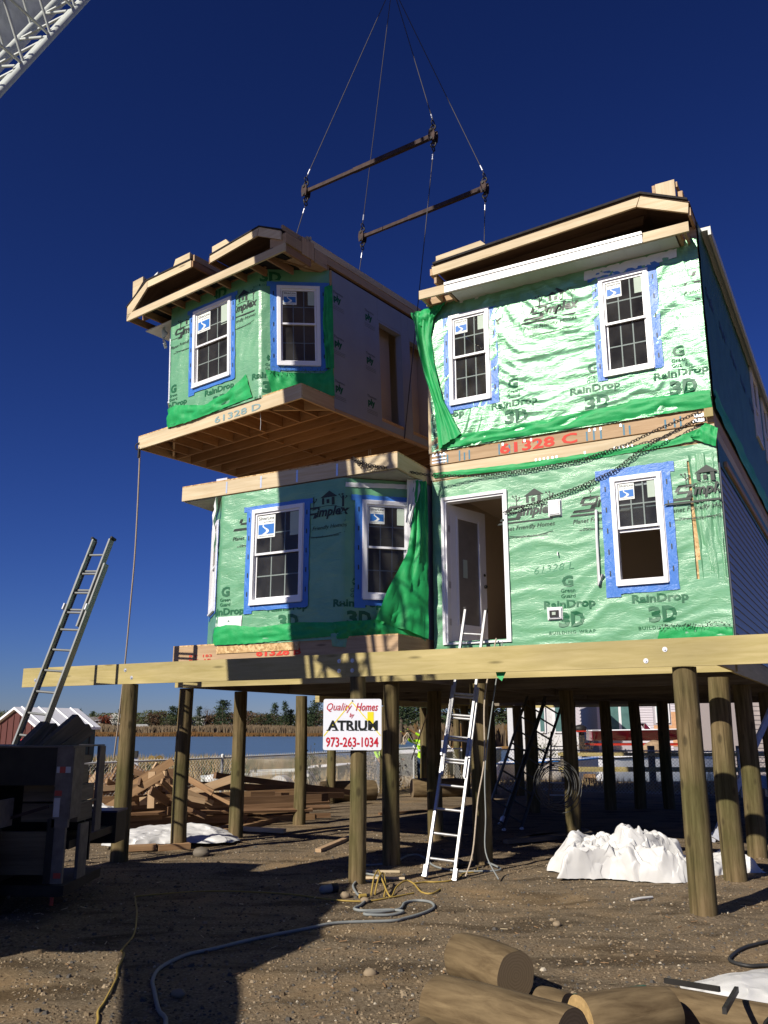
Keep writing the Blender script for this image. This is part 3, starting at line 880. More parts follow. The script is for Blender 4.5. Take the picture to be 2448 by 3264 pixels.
b = MB(); b.ub(.06, 4.0, .10, LEN, 2.66, 2.7); b.ub(.04, .06, .08, LEN, .2, 2.66); b.ub(4.06, 4.08, .08, LEN, .2, 2.66); b.ub(.1, 4.0, 3.5, 3.55, .2, 2.66); b.build('inner_wall', M['interior'], ur)
b = MB(); b.ub(4.122, 4.14, .035, LEN, 0.2, 2.74); b.ub(0, 4.12, LEN, LEN + .03, 0, 2.8); b.build('outer_wall', M['osb'], ur)
b = MB(); b.ub(4.05, 4.17, -.02, -.002, .2, 1.6); b.build('corner_stud', M['pine'], ur)
b = MB(); b.ub(3.93, 4.06, -.02, -.003, .2, 1.5); b.build('bare_sheathing', M['osb'], ur)
# side wall with a window
wv = [(5.75, 6.75), (7.6, 8.6)]
fS = Face([(0, 0), (0, LEN)], wrinkle(.3, 1, 4, .012, 2.2))
fS.wrap(ur, [M['wrap_side_shade']], .40, 3.0, [(a, c, 1.55, 3.0 - .1) for a, c in wv], step=.12)
for a, c in wv:
    Mx = fS.frame(a + .1)
    window(ur, fS, a, c, 1.55, 2.95, stick=False, seed=11)
sp = MB(Mx); dkp = MB()
for k in range(5):
    m_ = MB(); put_text(m_, 'Simplex', .2 + k * 1.2, .95 + k * 1.2, 1.9 - .0 * k, 2.1, lambda a, c: 0, bold=.04, shear=.25)
    dkp.add([fS.pos(x, z, .02) for x, y, z in m_.v], m_.f, [[(0, 0)] * len(f) for f in m_.f])
dkp.build('wrap_print', M['print_dark'], ur)
drape(ur, fS, [(.0, .47), (LEN, .47)], [(0, .20), (LEN, .12)], n=60, m=5, amp=.04, off=.03, seed=15)
b = MB(); b.box(.0, .16, .3, LEN, 2.98, 3.03); b.box(.12, .16, .3, LEN, 2.90, 2.979); b.build('side_eave', M['soffit'], ur)
# loose green band and the big loose corner flap
drape(ur, fUR, [(fr(3.66), .43), (fr(3.02), .41), (fr(1.10), .47), (fr(1.06), .51), (fr(.53), .47), (fr(.01), .45)],
      [(fr(3.99), .24), (fr(2.35), .235), (fr(1.12), .235), (fr(.0), .21)], n=70, m=9, amp=.045, off=.03, seed=21)
drape(ur, fUR, [(fr(4.37), 2.58), (fr(4.32), 2.02), (fr(4.18), 1.44), (fr(4.03), .95), (fr(3.97), .23)],
      [(fr(4.01), 2.52), (fr(4.09), 2.12), (fr(4.04), 1.67), (fr(3.90), 1.04), (fr(3.60), .42)], n=44, m=14, amp=.07, off=.06, seed=23, vert=True)
b = MB()
o = drape(ur, fUR, [(fr(4.42), 2.60), (fr(4.1), 2.62), (fr(3.7), 2.68)], [(fr(4.34), 2.36), (fr(4.10), 2.32), (fr(3.95), 2.50)], n=22, m=10, amp=.09, off=.06, seed=29)
# white flashing flap over the right window
drape(ur, fUR, [(fr(1.59), 2.61), (fr(.27), 2.62)], [(fr(1.60), 2.47), (fr(1.0), 2.45), (fr(.28), 2.49)], n=30, m=5, amp=.02, off=.03, seed=31, mat=M['sheet_white'], name='flashing_strip')
# eave
zE = 2.63
b = MB(); b.ub(.04, 4.13, -.39, -.352, zE + .01, zE + .155); b.build('eave_board', M['pine'], ur)
b = MB(); b.ub(.66, 3.68, -.412, -.394, zE - .005, zE + .165); b.ub(.66, 3.68, -.43, -.412, zE + .125, zE + .165); b.ub(.66, 3.68, -.42, -.412, zE + .0, zE + .02)
b.build('fascia_cover', M['alum_white'], ur)
n = 42
for k in range(14):
    b = MB(); u0 = .23 + k * (3.36 / 14); b.ub(u0 + .001, u0 + 3.36 / 14 - .001, -.350, .028, zE + .006, zE + .014)
    b.build('soffit_panel', M['soffit'], ur)
b = MB(); b.ub(.2, 3.65, -.345, .02, zE + .02, zE + .03); b.build('soffit_light_block', M['roof_under'], ur)  # unseen sheet added to keep sunlight from leaking between the panels
b = MB(); b.ub(.23, 3.60, -.02, .0, zE - .02, zE + .005); b.build('soffit_channel', M['soffit'], ur)
for u in (4.09, 3.84, 3.64, .10, .19):
    b = MB(); b.ub(u - .019, u + .019, -.350, .30, zE + .012, zE + .15); b.build('lookout', M['pine2'], ur)
b = MB(); b.ub(3.66, 4.12, -.14, -.10, zE + .0, zE + .1); b.ub(0, 4.12, .03, .07, zE + .11, zE + .30); b.build('ledger', M['pine2'], ur)
b = MB(); b.ub(.0, 4.12, .09, LEN, zE + .12, zE + .14); b.build('ceiling_deck', M['roof_under'], ur)
# folded roof lying over it
b = MB()
def pol(mb, L, y0, y1): mb.poly([(-u, z) for u, z in L], thick=(y0, y1))
R0 = ZU
pol(b, [(3.90, 8.83 - R0), (3.885, 8.685 - R0), (.715, 8.905 - R0), (.655, 9.05 - R0)], -.39, -.352); b.build('roof_edge_board', M['pine'], ur)
b = MB(); pol(b, [(.645, 9.05 - R0), (.70, 8.90 - R0), (.03, 8.60 - R0), (.015, 8.745 - R0)], -.392, -.354); b.build('roof_edge_board', M['pine'], ur)
b = MB(); b.ub(3.90, 3.94, -.37, LEN, 8.70 - R0, 8.81 - R0); b.ub(3.84, 3.88, -.350, .6, 8.46 - R0 + .1, 8.69 - R0); b.build('roof_end_board', M['pine2'], ur)
b = MB(); pol(b, [(3.90, 8.835 - R0), (.65, 9.055 - R0), (.65, 9.067 - R0), (3.90, 8.847 - R0)], -.40, LEN); pol(b, [(.645, 9.055 - R0), (.0, 8.75 - R0), (.0, 8.762 - R0), (.645, 9.067 - R0)], -.40, LEN)
b.build('roof_panel', M['roof_under'], ur)
b = MB(); pol(b, [(3.87, 8.852 - R0), (.64, 9.072 - R0), (.64, 9.105 - R0), (3.87, 8.885 - R0)], -.43, LEN); pol(b, [(.639, 9.072 - R0), (.02, 8.78 - R0), (.02, 8.81 - R0), (.639, 9.105 - R0)], -.43, LEN)
b.build('roofing_felt', M['felt'], ur)
for k in range(9):
    v = .1 + k * .55
    b = MB(); pol(b, [(3.88, 8.695 - R0), (.73, 8.905 - R0), (.70, 9.04 - R0), (3.88, 8.825 - R0)], v, v + .04); b.build('rafter', M['roof_under'], ur)
b = MB(); b.ub(.0, .04, -.35, LEN, 8.58 - R0, 8.70 - R0); b.ub(0, .036, .3, LEN, 8.44 - R0, 8.578 - R0); b.build('roof_side_board', M['pine2'], ur)
b = MB(); pol(b, [(3.84, 9.015 - R0), (3.84, 8.90 - R0), (3.03, 8.955 - R0), (3.0, 8.99 - R0), (3.08, 9.075 - R0)], -.36, -.32); b.build('plank_end', M['pine'], ur)
b = MB(); pol(b, [(3.88, 8.96 - R0), (3.88, 8.895 - R0), (3.03, 8.95 - R0), (3.05, 9.03 - R0)], -.318, -.28); b.build('plank_end', M['pine2'], ur)
b = MB(); b.ub(.18, .44, -.34, -.302, 8.93 - R0, 9.20 - R0); b.build('ridge_block', M['pine'], ur)
b = MB(); b.ub(.445, .485, -.34, LEN, 9.0 - R0, 9.19 - R0); b.ub(.10, .14, -.20, LEN, 8.93 - R0, 9.07 - R0); b.ub(.10, .175, -.25, -.21, 8.93 - R0, 9.05 - R0); b.ub(.15, .18, -.300, LEN, 9.10 - R0, 9.18 - R0)
b.build('ridge_plank', M['pine2'], ur)
# dark sheet added so the loft reads as deep shade
b = MB(); pol(b, [(3.85, 8.48 - R0), (.08, 8.48 - R0), (.08, 8.60 - R0), (.70, 8.88 - R0), (3.85, 8.68 - R0)], 1.2, 1.23); b.build('loft_shade_sheet', M['loft_dark'], ur)
# ================================================================== BAY MODULES (left)
BW = 4.03
BLEN = 12.0
def bay(root, kind):
    P = [(-BW, .85), (-3.15, 0.0), (-.90, 0.0), (0, .85)]
    seed = 4.4 if kind == 'low' else 9.1
    F = Face(P, wrinkle(lambda s, z: .2 if kind == 'low' else 1.2, 1.3, 4.0, .009, seed))
    S = F.S
    zw0, zw1 = .26, 2.60
    cf = S[1] + (3.15 - 2.05); 
    wf = (S[1] + 3.15 - 2.53, S[1] + 3.15 - 1.58, .825, 2.285)
    mid = (S[2] + S[3]) / 2 + .03; wr_ = (mid - .36, mid + .36, .82, 2.27)
    ml = (S[0] + S[1]) / 2; wl = (ml - .36, ml + .36, .82, 2.27)
    H = [wf, wr_, wl]
    w = F.wrap(root, [M['wrap']], zw0 - .04, zw1, [inwin(h) for h in H], step=.035)
    if kind == 'low': sp_, rn_, zz_ = [S[1] + .40, S[1] + 1.64, S[2] + .62], [S[1] - .21, S[1] + .95, S[1] + 2.11], .13
    else: sp_, rn_, zz_ = [S[1] + .15, S[1] + 1.50], [S[1] - .25, S[1] + .93, S[1] + 2.08], .02
    prints(F, w, simp=sp_, rain=rn_, zb=zz_,
           cut=lambda s, z: any(h[0] - .13 < s < h[1] + .13 and h[2] - .06 < z < h[3] + .1 for h in H),
           top3d=([S[1] + .9, S[1] + 2.05] if kind == 'up' else []))
    F.sheath(root, M['osb'], zw0, zw1, H, lo=.004)
    window(root, F, *wf, tape=(.11, .11, .06, .10), seed=7)
    window(root, F, *wr_, tape=(.12, .12, .07, .10), seed=8)
    window(root, F, *wl, tape=(.08, .08, .0, .06), seed=9)
    # floor
    rim = MB(); rim.ub(0, BW, -.0, .038, 0, .235); ro = rim.build('rim_board', M['pine' if kind == 'up' else 'pine2'], root)
    for nm, u0, u1, v0, v1 in (('rim_board', 0, .038, .038, BLEN), ('rim_board', BW - .038, BW, .038, BLEN), ('rim_board', .038, BW - .038, BLEN - .038, BLEN)):
        b = MB(); b.ub(u0, u1, v0, v1, 0, .2349); b.build(nm, M['pine2'], root)
    b = MB(); b.ub(.0, BW, .0, BLEN, .236, .256)
    b.build('subfloor', M['osb'], root)
    if kind == 'up':
        v = 1.28; k = 0
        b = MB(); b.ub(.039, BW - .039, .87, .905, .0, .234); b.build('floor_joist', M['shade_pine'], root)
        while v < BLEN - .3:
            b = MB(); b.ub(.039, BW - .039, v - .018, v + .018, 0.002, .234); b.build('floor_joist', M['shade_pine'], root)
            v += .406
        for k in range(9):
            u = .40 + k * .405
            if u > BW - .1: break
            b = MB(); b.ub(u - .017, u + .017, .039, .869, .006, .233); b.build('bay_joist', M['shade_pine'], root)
        # angled blocks under the bay corners
        b = MB(); b.bar((-.05, .80, .13), (-.95, .06, .13), .21, .035); b.build('angled_joist', M['pine2'], root)
        b = MB(); b.bar((-BW + .05, .80, .13), (-3.1, .06, .13), .21, .035); b.build('angled_joist', M['pine2'], root)
        b = MB(); b.ub(1.9, 1.935, .91, BLEN - .1, .05, .09); b.build('cross_bridging', M['shade_pine'], root)
        b = MB(F.frame(S[1] + .01))
        put_text(b, '61328 D', 1.15, 2.25, .03, .145, lambda a, c: -.006, bold=.012)
        b.build('marker_number', plain('blue_ink', (.22, .34, .36), .7, .2), ro)
    else:
        b = MB(F.frame(S[1] + .01))
        put_text(b, '61328 B', .74, 1.55, .03, .14, lambda a, c: -.006, bold=.04)
        put_text(b, 'RT  183', -.55, -.10, .06, .10, lambda a, c: -.006, bold=.01); put_text(b, 'RT  18', -.55, -.12, .01, .035, lambda a, c: -.006, bold=.01)
        b.build('spray_number', M['red_spray'], ro)
        b = MB(); b.ub(1.63, 3.15, -.014, -.001, .10, .24); b.build('osb_strip', M['osb'], root)
    # side walls behind the bay, closed body
    b = MB()
    if kind == 'low':
        b.ub(0, .03, .88, BLEN, .256, 2.62); b.ub(BW - .03, BW, .88, BLEN, .256, 2.62)
    else:
        b.ub(BW - .03, BW, .88, BLEN, .256, 2.75)
    b.build('side_wall', M['ply_grey'], root)
    b = MB(); b.ub(.04, BW - .04, 3.9, 3.94, .256, 2.6); b.ub(.05, BW - .05, .9, BLEN - .05, 2.56, 2.6); b.ub(BW - .06, BW - .04, .95, 3.9, .256, 2.56)
    if kind == 'low': b.ub(.04, .06, .95, 3.9, .256, 2.56)
    b.build('inner_wall', M['interior'], root)
    b = MB(); b.ub(.05, BW - .05, BLEN - .03, BLEN, .256, 2.7); b.build('end_wall', M['ply_grey'], root)
    if kind == 'low':
        b = MB(); b.ub(0, BW, 0, .038, 2.632, 2.86); rb = b.build('top_rim_board', M['pine'], root)
        b = MB(); b.ub(0, .038, .038, BLEN, 2.632, 2.859); b.build('top_rim_board', M['pine'], root)
        b = MB(); b.ub(BW - .038, BW, .038, BLEN, 2.632, 2.859); b.build('top_rim_board', M['pine'], root)
        b = MB(); b.ub(0.0, BW, 0.0, BLEN, 2.862, 2.88); b.build('roof_deck', M['osb'], root)
        b = MB(); b.ub(.04, BW - .04, .04, .95, 2.612, 2.628); b.build('bay_soffit', plain('grey_soffit_board', (.36, .34, .30), .8, .2), root)
        b = MB()
        for u in (3.10, 2.42, 1.74, 1.02): b.ub(u - .014, u + .014, -.004, -.001, 2.65, 2.84)
        b.build('metal_strap', M['strap'], rb)
        b = MB(); b.box(-3.36, -3.14, .05, .12, 2.88, 2.93); b.build('roof_bracket', M['galv'], root)
        # bottom drape and corner drape, flashing, paper
        drape(root, F, [(S[1] - .12, .50), (S[1] + .25, .53), (S[1] + .8, .46), (S[1] + 1.5, .50), (S[2] - .1, .46)],
              [(S[1] - .14, .235), (S[1] + .6, .225), (S[1] + 1.4, .25), (S[2] + .05, .27)], n=60, m=8, amp=.035, off=.03, seed=41, folds=1.6)
        drape(root, F, [(S[2] - .1, .46), (S[2] + .45, .50), (S[3] - .22, .9)], [(S[2] - .05, .22), (S[2] + .3, .24), (S[3] + .02, .24)], n=40, m=9, amp=.06, off=.05, seed=43)
        drape(root, F, [(S[3] - .20, 2.60), (S[3] - .22, 1.9), (S[3] - .30, 1.5), (S[3] - .62, .9), (S[3] - .78, .5)],
              [(S[3] + .02, 2.60), (S[3] + .03, 1.8), (S[3] + .02, 1.2), (S[3] + .02, .7), (S[3] + .02, .25)], n=44, m=12, amp=.11, off=.09, seed=45, vert=True)
        drape(root, F, [(S[2] + .02, 2.53), (S[3] - .12, 2.56)], [(S[2] + .02, 2.46), (S[3] - .12, 2.49)], n=26, m=3, amp=.02, off=.03, seed=47, mat=M['sheet_white'], name='flashing_strip')
        drape(root, F, [(S[3] - .30, 2.62), (S[3] - .05, 2.62)], [(S[3] - .32, 1.95), (S[3] - .25, 1.93)], n=10, m=16, amp=.06, off=.10, seed=49, mat=M['sheet_white'], name='flashing_strip')
        drape(root, F, [(S[1] - .03, .66), (S[1] + .48, .66)], [(S[1] - .02, .42), (S[1] + .47, .50)], n=8, m=6, amp=.01, off=.025, seed=51, mat=M['sheet_white'], name='paper_notice')
        drape(root, F, [(S[1] - .14, 2.60), (S[1] - .05, 2.62)], [(S[1] - .16, 1.75), (S[1] - .10, 1.70)], n=8, m=18, amp=.07, off=.08, seed=53, mat=M['sheet_white'], name='flashing_strip')
        drape(root, F, [(S[2] - .16, .30), (S[2] + .08, .34)], [(S[2] - .13, .12), (S[2] + .05, .10)], n=8, m=8, amp=.02, off=.04, seed=54, mat=M['wrap'])
    else:
        drape(root, F, [(S[1] - .08, .56), (S[1] + .2, .60), (S[1] + .9, .42), (S[1] + 1.5, .50), (S[1] + 1.95, .72)],
              [(S[1] - .10, .22), (S[1] + .55, .20), (S[1] + 1.3, .235), (S[1] + 2.1, .27)], n=60, m=9, amp=.045, off=.03, seed=61, folds=1.6)
        drape(root, F, [(S[2] + .08, .70), (S[2] + .5, .66), (S[3] - .18, .66), (S[3] - .02, .80)], [(S[2] + .2, .26), (S[2] + .7, .26), (S[3] + .0, .26)], n=40, m=9, amp=.04, off=.05, seed=63, folds=1.5)
        b = MB(); rr = random.Random(5)
        for k in range(110):
            s = S[2] + .1 + (S[3] - S[2] - .18) * k / 110; z = .70 + rr.uniform(-.05, .05)
            p0 = F.pos(s, z, .10, False); p1 = F.pos(s + .01, z, .11, False); p2 = F.pos(s + rr.uniform(-.03, .05), z + rr.uniform(-.07, .05), .13, False)
            b.add([p0, p1, p2], [(0, 1, 2)], [[(0, 0)] * 3])
        b.build('frayed_edge', plain('frayed_fibre', (.05, .12, .08), .9), root)
        drape(root, F, [(S[3] - .14, 2.25), (S[3] - .18, 1.6), (S[3] - .14, .75)], [(S[3] - .0, 2.3), (S[3] + .0, 1.5), (S[3] - .0, .75)], n=40, m=8, amp=.07, off=.04, seed=65, vert=True)
        drape(root, F, [(S[1] - .6, 2.42), (S[1] - .35, 2.44)], [(S[1] - .46, 1.98), (S[1] - .42, 1.95)], n=6, m=18, amp=.08, off=.14, seed=66, mat=M['sheet_white'], name='flashing_strip')
    return F

# ---- lower bay module standing on the platform
ll = empty('house_module', W(4.20, -1.005, 2.785), ROTB)
tag(ll, 'ground floor bay-window house section under the one being lifted, plain board deck on top', 'house section')
FL = bay(ll, 'low')

# ---- suspended module
q0 = Vector((-1.324, 13.233, 6.92))
e1 = Vector((-0.808, 0.589, -0.025)).normalized(); n1 = Vector((0.588, 0.808, 0.024)); n1 = (n1 - e1 * n1.dot(e1)).normalized(); z1_ = n1.cross(e1)
if z1_.z < 0: z1_ = -z1_
SM = Matrix(((-e1.x, n1.x, z1_.x, q0.x), (-e1.y, n1.y, z1_.y, q0.y), (-e1.z, n1.z, z1_.z, q0.z), (0, 0, 0, 1)))
su = empty('house_module', matrix=SM)
tag(su, 'bay-window house section hanging from crane cables above the others', 'house section')
FS = bay(su, 'up')
# side wall of board sheathing with two tall openings
fT = Face([(0, .84), (0, BLEN)])
opens = [(2.16 - .84, 2.93 - .84, .19, 2.165), (3.165 - .84, 3.95 - .84, .19, 2.145)]
seams = [0, .99, opens[0][0] - .0, opens[0][1], 2.44, opens[1][0], opens[1][1], 4.4, 5.62, 6.84, 8.06, 9.28, 10.5, BLEN - .84]
def sheet(u0, u1, z0, z1):
    b = MB(fT.frame(.01)); b.box(u0 + .002 - .01, u1 - .002 - .01, -.008, .008, z0, z1); return b.build('board_sheet', M['ply_grey'], su)
last = None
edges = [(0, opens[0][0]), (opens[0][1], opens[1][0]), (opens[1][1], 4.3), (4.3, 5.52), (5.52, 6.74), (6.74, 7.96), (7.96, 9.18), (9.18, 10.4), (10.4, BLEN - .84)]
firsts = []
for a, c in edges: firsts.append(sheet(a, c, .06, 2.60))
for a, c, z0, z1 in opens:
    sheet(a, c, z1 + .002, 2.60); sheet(a, c, .06, z0 - .002)
pr_ = MB(fT.frame(.01)); bl = MB(fT.frame(.01))
for cx in (.02, .93, 3.6, 4.6, 5.6):
    for zz in (2.08, 1.24, .42):
        w_ = .26
        y_ = lambda a, c: -.012
        put_text(pr_, 'ply', cx, cx + w_ * .8, zz - .07, zz + .10, y_, bold=.05)
        put_text(bl, 'Thermo', cx - .02, cx + w_, zz + .115, zz + .165, y_, bold=.02)
        for k in range(3): bl.box(cx - .03, cx + w_ + .02, -.0125, -.0115, zz - .12 - k * .03, zz - .115 - k * .03)
pr_.build('board_print', plain('dark_green_board_print', (.02, .12, .07), .8, .1), firsts[0])
bl.build('board_print', plain('grey_board_print', (.12, .15, .17), .8, .1), firsts[0])
for a, c, z0, z1 in opens:
    b = MB(fT.frame(.01))
    b.box(a - .01, a + .028, -.006, .12, z0, z1); b.box(c - .028, c + .0, -.012, .12, z0, z1); b.box(a + .028, c - .028, -.004, .12, z1 - .04, z1)
    b.build('opening_frame', M['ply_grey'], su)
    b = MB(fT.frame(.01)); b.box(a + .0, c, .3, .33, .256, 2.55) ; b.build('room_partition', M['interior'], su)
b = MB(); b.box(-.012, .010, .86, BLEN, .0, .055); b.build('bottom_strip', M['pine2'], su)
b = MB(); b.box(-.035, -.004, .80, .845, .20, 2.60); b.box(-.012, .012, .80, .838, .24, 2.6); b.build('corner_stud', M['pine2'], su)
b = MB(); b.box(-.04, .012, .30, BLEN, 2.83, 2.955); b.build('top_plate', M['pine'], su)
b = MB(); b.box(-.05, .006, .60, BLEN, 2.68, 2.822); b.build('top_plate', M['pine2'], su)
# eave assembly
zl = 2.44
b = MB(); b.ub(-.02, 4.0, -.388, -.352, zl, zl + .14); b.build('eave_board', M['pine'], su)
for k in range(11):
    u = .02 + k * .395
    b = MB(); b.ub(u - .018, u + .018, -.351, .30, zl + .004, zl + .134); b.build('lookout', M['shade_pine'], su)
b = MB(); b.ub(.0, BW, .0, .036, 2.602, 2.74); b.ub(.75, 3.3, -.045, -.006, 2.56, 2.60); b.build('ledger', M['shade_pine'], su)
b = MB(); b.ub(.25, 3.75, -.385, .44, zl + .142, zl + .155); b.build('roofing_felt', M['felt'], su)
b = MB(); b.bar((-.02, .80, 2.66), (-.9, .0, 2.66), .12, .04); b.build('angled_ledger', M['pine2'], su)
b = MB(); b.bar((-BW + .02, .80, 2.56), (-3.1, .0, 2.56), .12, .04); b.build('angled_ledger', M['pine2'], su)
b = MB(); b.bar((-.5, -.32, 2.60), (-.12, .75, 2.60), .09, .04); b.build('diagonal_brace', M['old2'], su)
b = MB(); b.ub(.04, BW - .1, .45, BLEN, 2.70, 2.72); b.build('ceiling_deck', M['roof_under'], su)
b = MB(); b.ub(3.2, BW - .05, .05, .9, 2.38, 2.40); b.build('soffit_panel', M['sheet_white'], su)
def polu(mb, L, y0, y1): mb.poly([(-u, z) for u, z in L], thick=(y0, y1))
# folded roof, right leaf
b = MB(); polu(b, [(1.75, 2.985), (1.735, 2.85), (.60, 2.945), (.56, 3.085)], -.388, -.352); b.build('roof_edge_board', M['pine'], su)
b = MB(); polu(b, [(.55, 3.085), (.59, 2.94), (.065, 2.67), (.075, 2.835)], -.388, -.352); b.build('roof_edge_board', M['pine'], su)
# left leaf
b = MB(); polu(b, [(3.43, 3.08), (3.425, 2.945), (2.235, 2.945), (2.235, 3.08)], -.388, -.352); b.build('roof_edge_board', M['pine'], su)
b = MB(); polu(b, [(3.44, 3.08), (3.435, 2.94), (3.99, 2.47), (4.0, 2.61), (3.99, 2.76)], -.388, -.352); b.build('roof_edge_board', M['pine'], su)
b = MB(); polu(b, [(3.45, 3.085), (4.02, 2.72), (4.02, 2.745), (3.45, 3.115)], -.40, 3.2); polu(b, [(3.45, 3.085), (3.45, 3.115), (2.235, 3.115), (2.235, 3.085)], -.40, 3.2)
b.build('roofing_felt', M['felt'], su)
b = MB(); polu(b, [(1.75, 2.99), (.555, 3.09), (.555, 3.115), (1.75, 3.015)], -.40, BLEN); polu(b, [(.553, 3.09), (.06, 2.84), (.06, 2.865), (.553, 3.115)], -.40, BLEN)
b.build('roofing_felt', M['felt'], su)
b = MB(); polu(b, [(3.43, 3.062), (2.24, 3.062), (2.24, 3.078), (3.43, 3.078)], -.35, 3.2); polu(b, [(3.98, 2.70), (3.43, 3.06), (3.43, 3.078), (3.99, 2.72)], -.35, 3.2)
polu(b, [(1.74, 2.965), (.57, 3.065), (.57, 3.082), (1.74, 2.982)], -.35, BLEN); polu(b, [(.56, 3.065), (.08, 2.82), (.08, 2.838), (.56, 3.082)], -.35, BLEN)
b.build('roof_panel', M['roof_under'], su)
for k in range(6):
    v = .15 + k * .5
    b = MB(); polu(b, [(3.42, 3.06), (3.42, 2.95), (2.25, 2.95), (2.25, 3.06)], v, v + .035); b.build('rafter', M['shade_pine'], su)
for k in range(8):
    v = .15 + k * .5
    b = MB(); polu(b, [(1.73, 2.962), (1.73, 2.86), (.62, 2.95), (.58, 3.062)], v, v + .035); b.build('rafter', M['shade_pine'], su)
b = MB(); b.ub(2.20, 2.233, -.37, 3.2, 2.95, 3.07); b.build('roof_side_board', M['shade_pine'], su)
b = MB(); b.ub(2.20, 2.23, -.34, 3.1, 3.085, 3.2); b.build('roof_side_board', M['pine2'], su)
b = MB(); b.ub(1.756, 1.786, -.37, 3.2, 2.85, 2.97); b.build('roof_side_board', M['shade_pine'], su)
for L in ([(2.70, 3.125), (2.72, 3.12), (2.66, 3.255), (2.28, 3.255), (2.28, 3.12)], [(1.70, 3.03), (1.70, 3.15), (1.36, 3.17), (1.27, 3.06)], [(3.86, 2.86), (3.86, 3.215), (3.57, 3.225), (3.57, 3.12)]):
    b = MB(); polu(b, L, -.38, -.34); b.build('plank_end', M['pine'], su)
    uc = L[-1][0] ; b = MB(); polu(b, [(x - .0, z - .012) for x, z in L], -.335, 2.8); b.build('roof_plank', M['pine2'], su)
b = MB(); polu(b, [(3.34, 3.12), (3.2, 3.12), (3.17, 3.19), (3.24, 3.17)], -.36, -.30); b.build('plastic_scrap', M['sheet_white'], su)
# right end of the folded roof: heel boxes stepping back
for v0, v1, z0, z1 in ((-.350, .04, 2.60, 2.79), (.05, .36, 2.575, 2.90), (.37, .70, 2.56, 2.82)):
    b = MB(); b.ub(-.02, .016, v0, v1, z0, z1); b.ub(.016, .34, v0, v0 + .035, z0, z1); b.ub(.016, .34, v0 + .035, v1, z0, z0 + .02); b.build('truss_heel', M['pine2'], su)
b = MB(); b.ub(.05, .09, -.35, BLEN, 2.86, 2.955); b.build('roof_side_board', M['pine2'], su)
b = MB(); b.ub(.02, .34, .30, .34, 2.97, 3.03); b.build('block', M['pine'], su)
b = MB(); b.ub(.05, .30, .26, .30, 2.90, 3.03); b.build('block', M['pine'], su)
# loose string below the floor
b = MB(); b.tube([(-1.0, .10, .02), (-1.0, .11, -.15), (-1.02, .12, -.28)], .004, 4); b.tube([(-.9, 3.0, .1), (-.93, 3.0, -.25), (-.9, 3.02, -.6)], .006, 4); b.tube([(-.88, 3.02, .1), (-.86, 3.0, -.3), (-.88, 3.02, -.62)], .006, 4)
b.build('dangling_string', M['sheet_white'], su)
# ================================================================== PILES AND BEAMS
def pile_mesh(h, r0, r1, seed, n=24, m=14):
    mb = MB(); rr = random.Random(seed)
    ph = rr.uniform(0, 9)
    bx, by = rr.uniform(-.03, .03), rr.uniform(-.03, .03)
    def P(i, j):
        t = j / m; a = 2 * pi * i / n
        r = r0 + (r1 - r0) * t
        r *= 1 + .018 * nz(cos(a) * 1.2 + ph, sin(a) * 1.2, t * 3) + .010 * nz(cos(a) * 5 + ph, sin(a) * 5, t * 6)
        return Vector((cos(a) * r + bx * sin(t * pi), sin(a) * r + by * sin(t * pi), -.25 + (h + .25) * t))
    mb.grid(P, n, m)
    ring = [P(i, m) for i in range(n)]
    mb.add(ring, [tuple(range(n))], [[(3 + p.x * 6, 3 + p.y * 6) for p in ring]])
    return mb.mesh('wood_pile', M['pile'])
PH = 2.388
PILES = [  # u, v, radius, label
    (.25, -2.16, .125, 'round wood pile at the right end of the yellow front beam, nearest of all'),
    (.23, -.02, .13, 'round wood pile just right of and behind the nearest pile'),
    (.25, 2.25, .13, 'third round wood pile back along the right side, at the photo edge'),
    (4.10, -2.26, .098, 'round wood pile carrying the white homes sign'),
    (4.42, -.79, .115, 'round wood pile just right of the sign pile, half in shade'),
    (7.88, -2.24, .115, 'round wood pile under the left end of the front beam, beside the dark steel box'),
    (8.13, -.75, .115, 'round wood pile second from the left, mostly in shade, behind the white sheet'),
    (8.10, .60, .115, 'round wood pile third from the left, with a band of shade, before the board heap'),
    (8.35, 2.83, .115, 'round wood pile fourth from the left, left of the sign'),
    (10.57, 7.49, .11, 'slim sunlit far pile behind the homes sign'),
    (10.96, 10.9, .11, 'sunlit far pile between the sign and the dark pile'),
    (10.6, 12.74, .11, 'far pile standing beside the worker in lime'),
    (5.14, 2.10, .125, 'dark shaded pile left of the ladder'),
    (10.57, 15.14, .11, 'far sunlit pile seen left between the ladder rails'),
    (8.61, 11.29, .11, 'far sunlit pile seen right between the ladder rails'),
    (3.45, .0, .13, 'dark shaded pile right behind the ladder'),
    (8.20, 12.2, .115, 'far pile right of the ladder, lit low on its left'),
    (7.34, 12.02, .13, 'dark far pile in front of the leaning grey ladders'),
    (5.40, 7.6, .14, 'dark inner pile hung with the wire coil'),
    (4.9, 9.0, .14, 'dark inner pile right of the wire coil'),
    (3.09, 2.90, .12, 'sunlit pile behind the white tarp with a dark shade band'),
    (4.10, 9.1, .13, 'black silhouette pile left of the red boat motor'),
    (3.55, 9.6, .13, 'black silhouette pile before the patio door'),
    (2.95, 9.9, .13, 'black silhouette pile left of the double window'),
    (.25, 5.4, .13, 'dark pile between the two nearest sunlit piles'),
]
piles = []
for k, (u, v, r, lab) in enumerate(PILES):
    me = pile_mesh(PH, r * 1.06, r * .96, k + 3)
    o = put(me, 'wood_pile', loc=W(u, v, 0)); o.rotation_euler = (0, 0, ROTB)
    tag(o, lab, 'pile', 'piles holding up the platform'); piles.append(o)

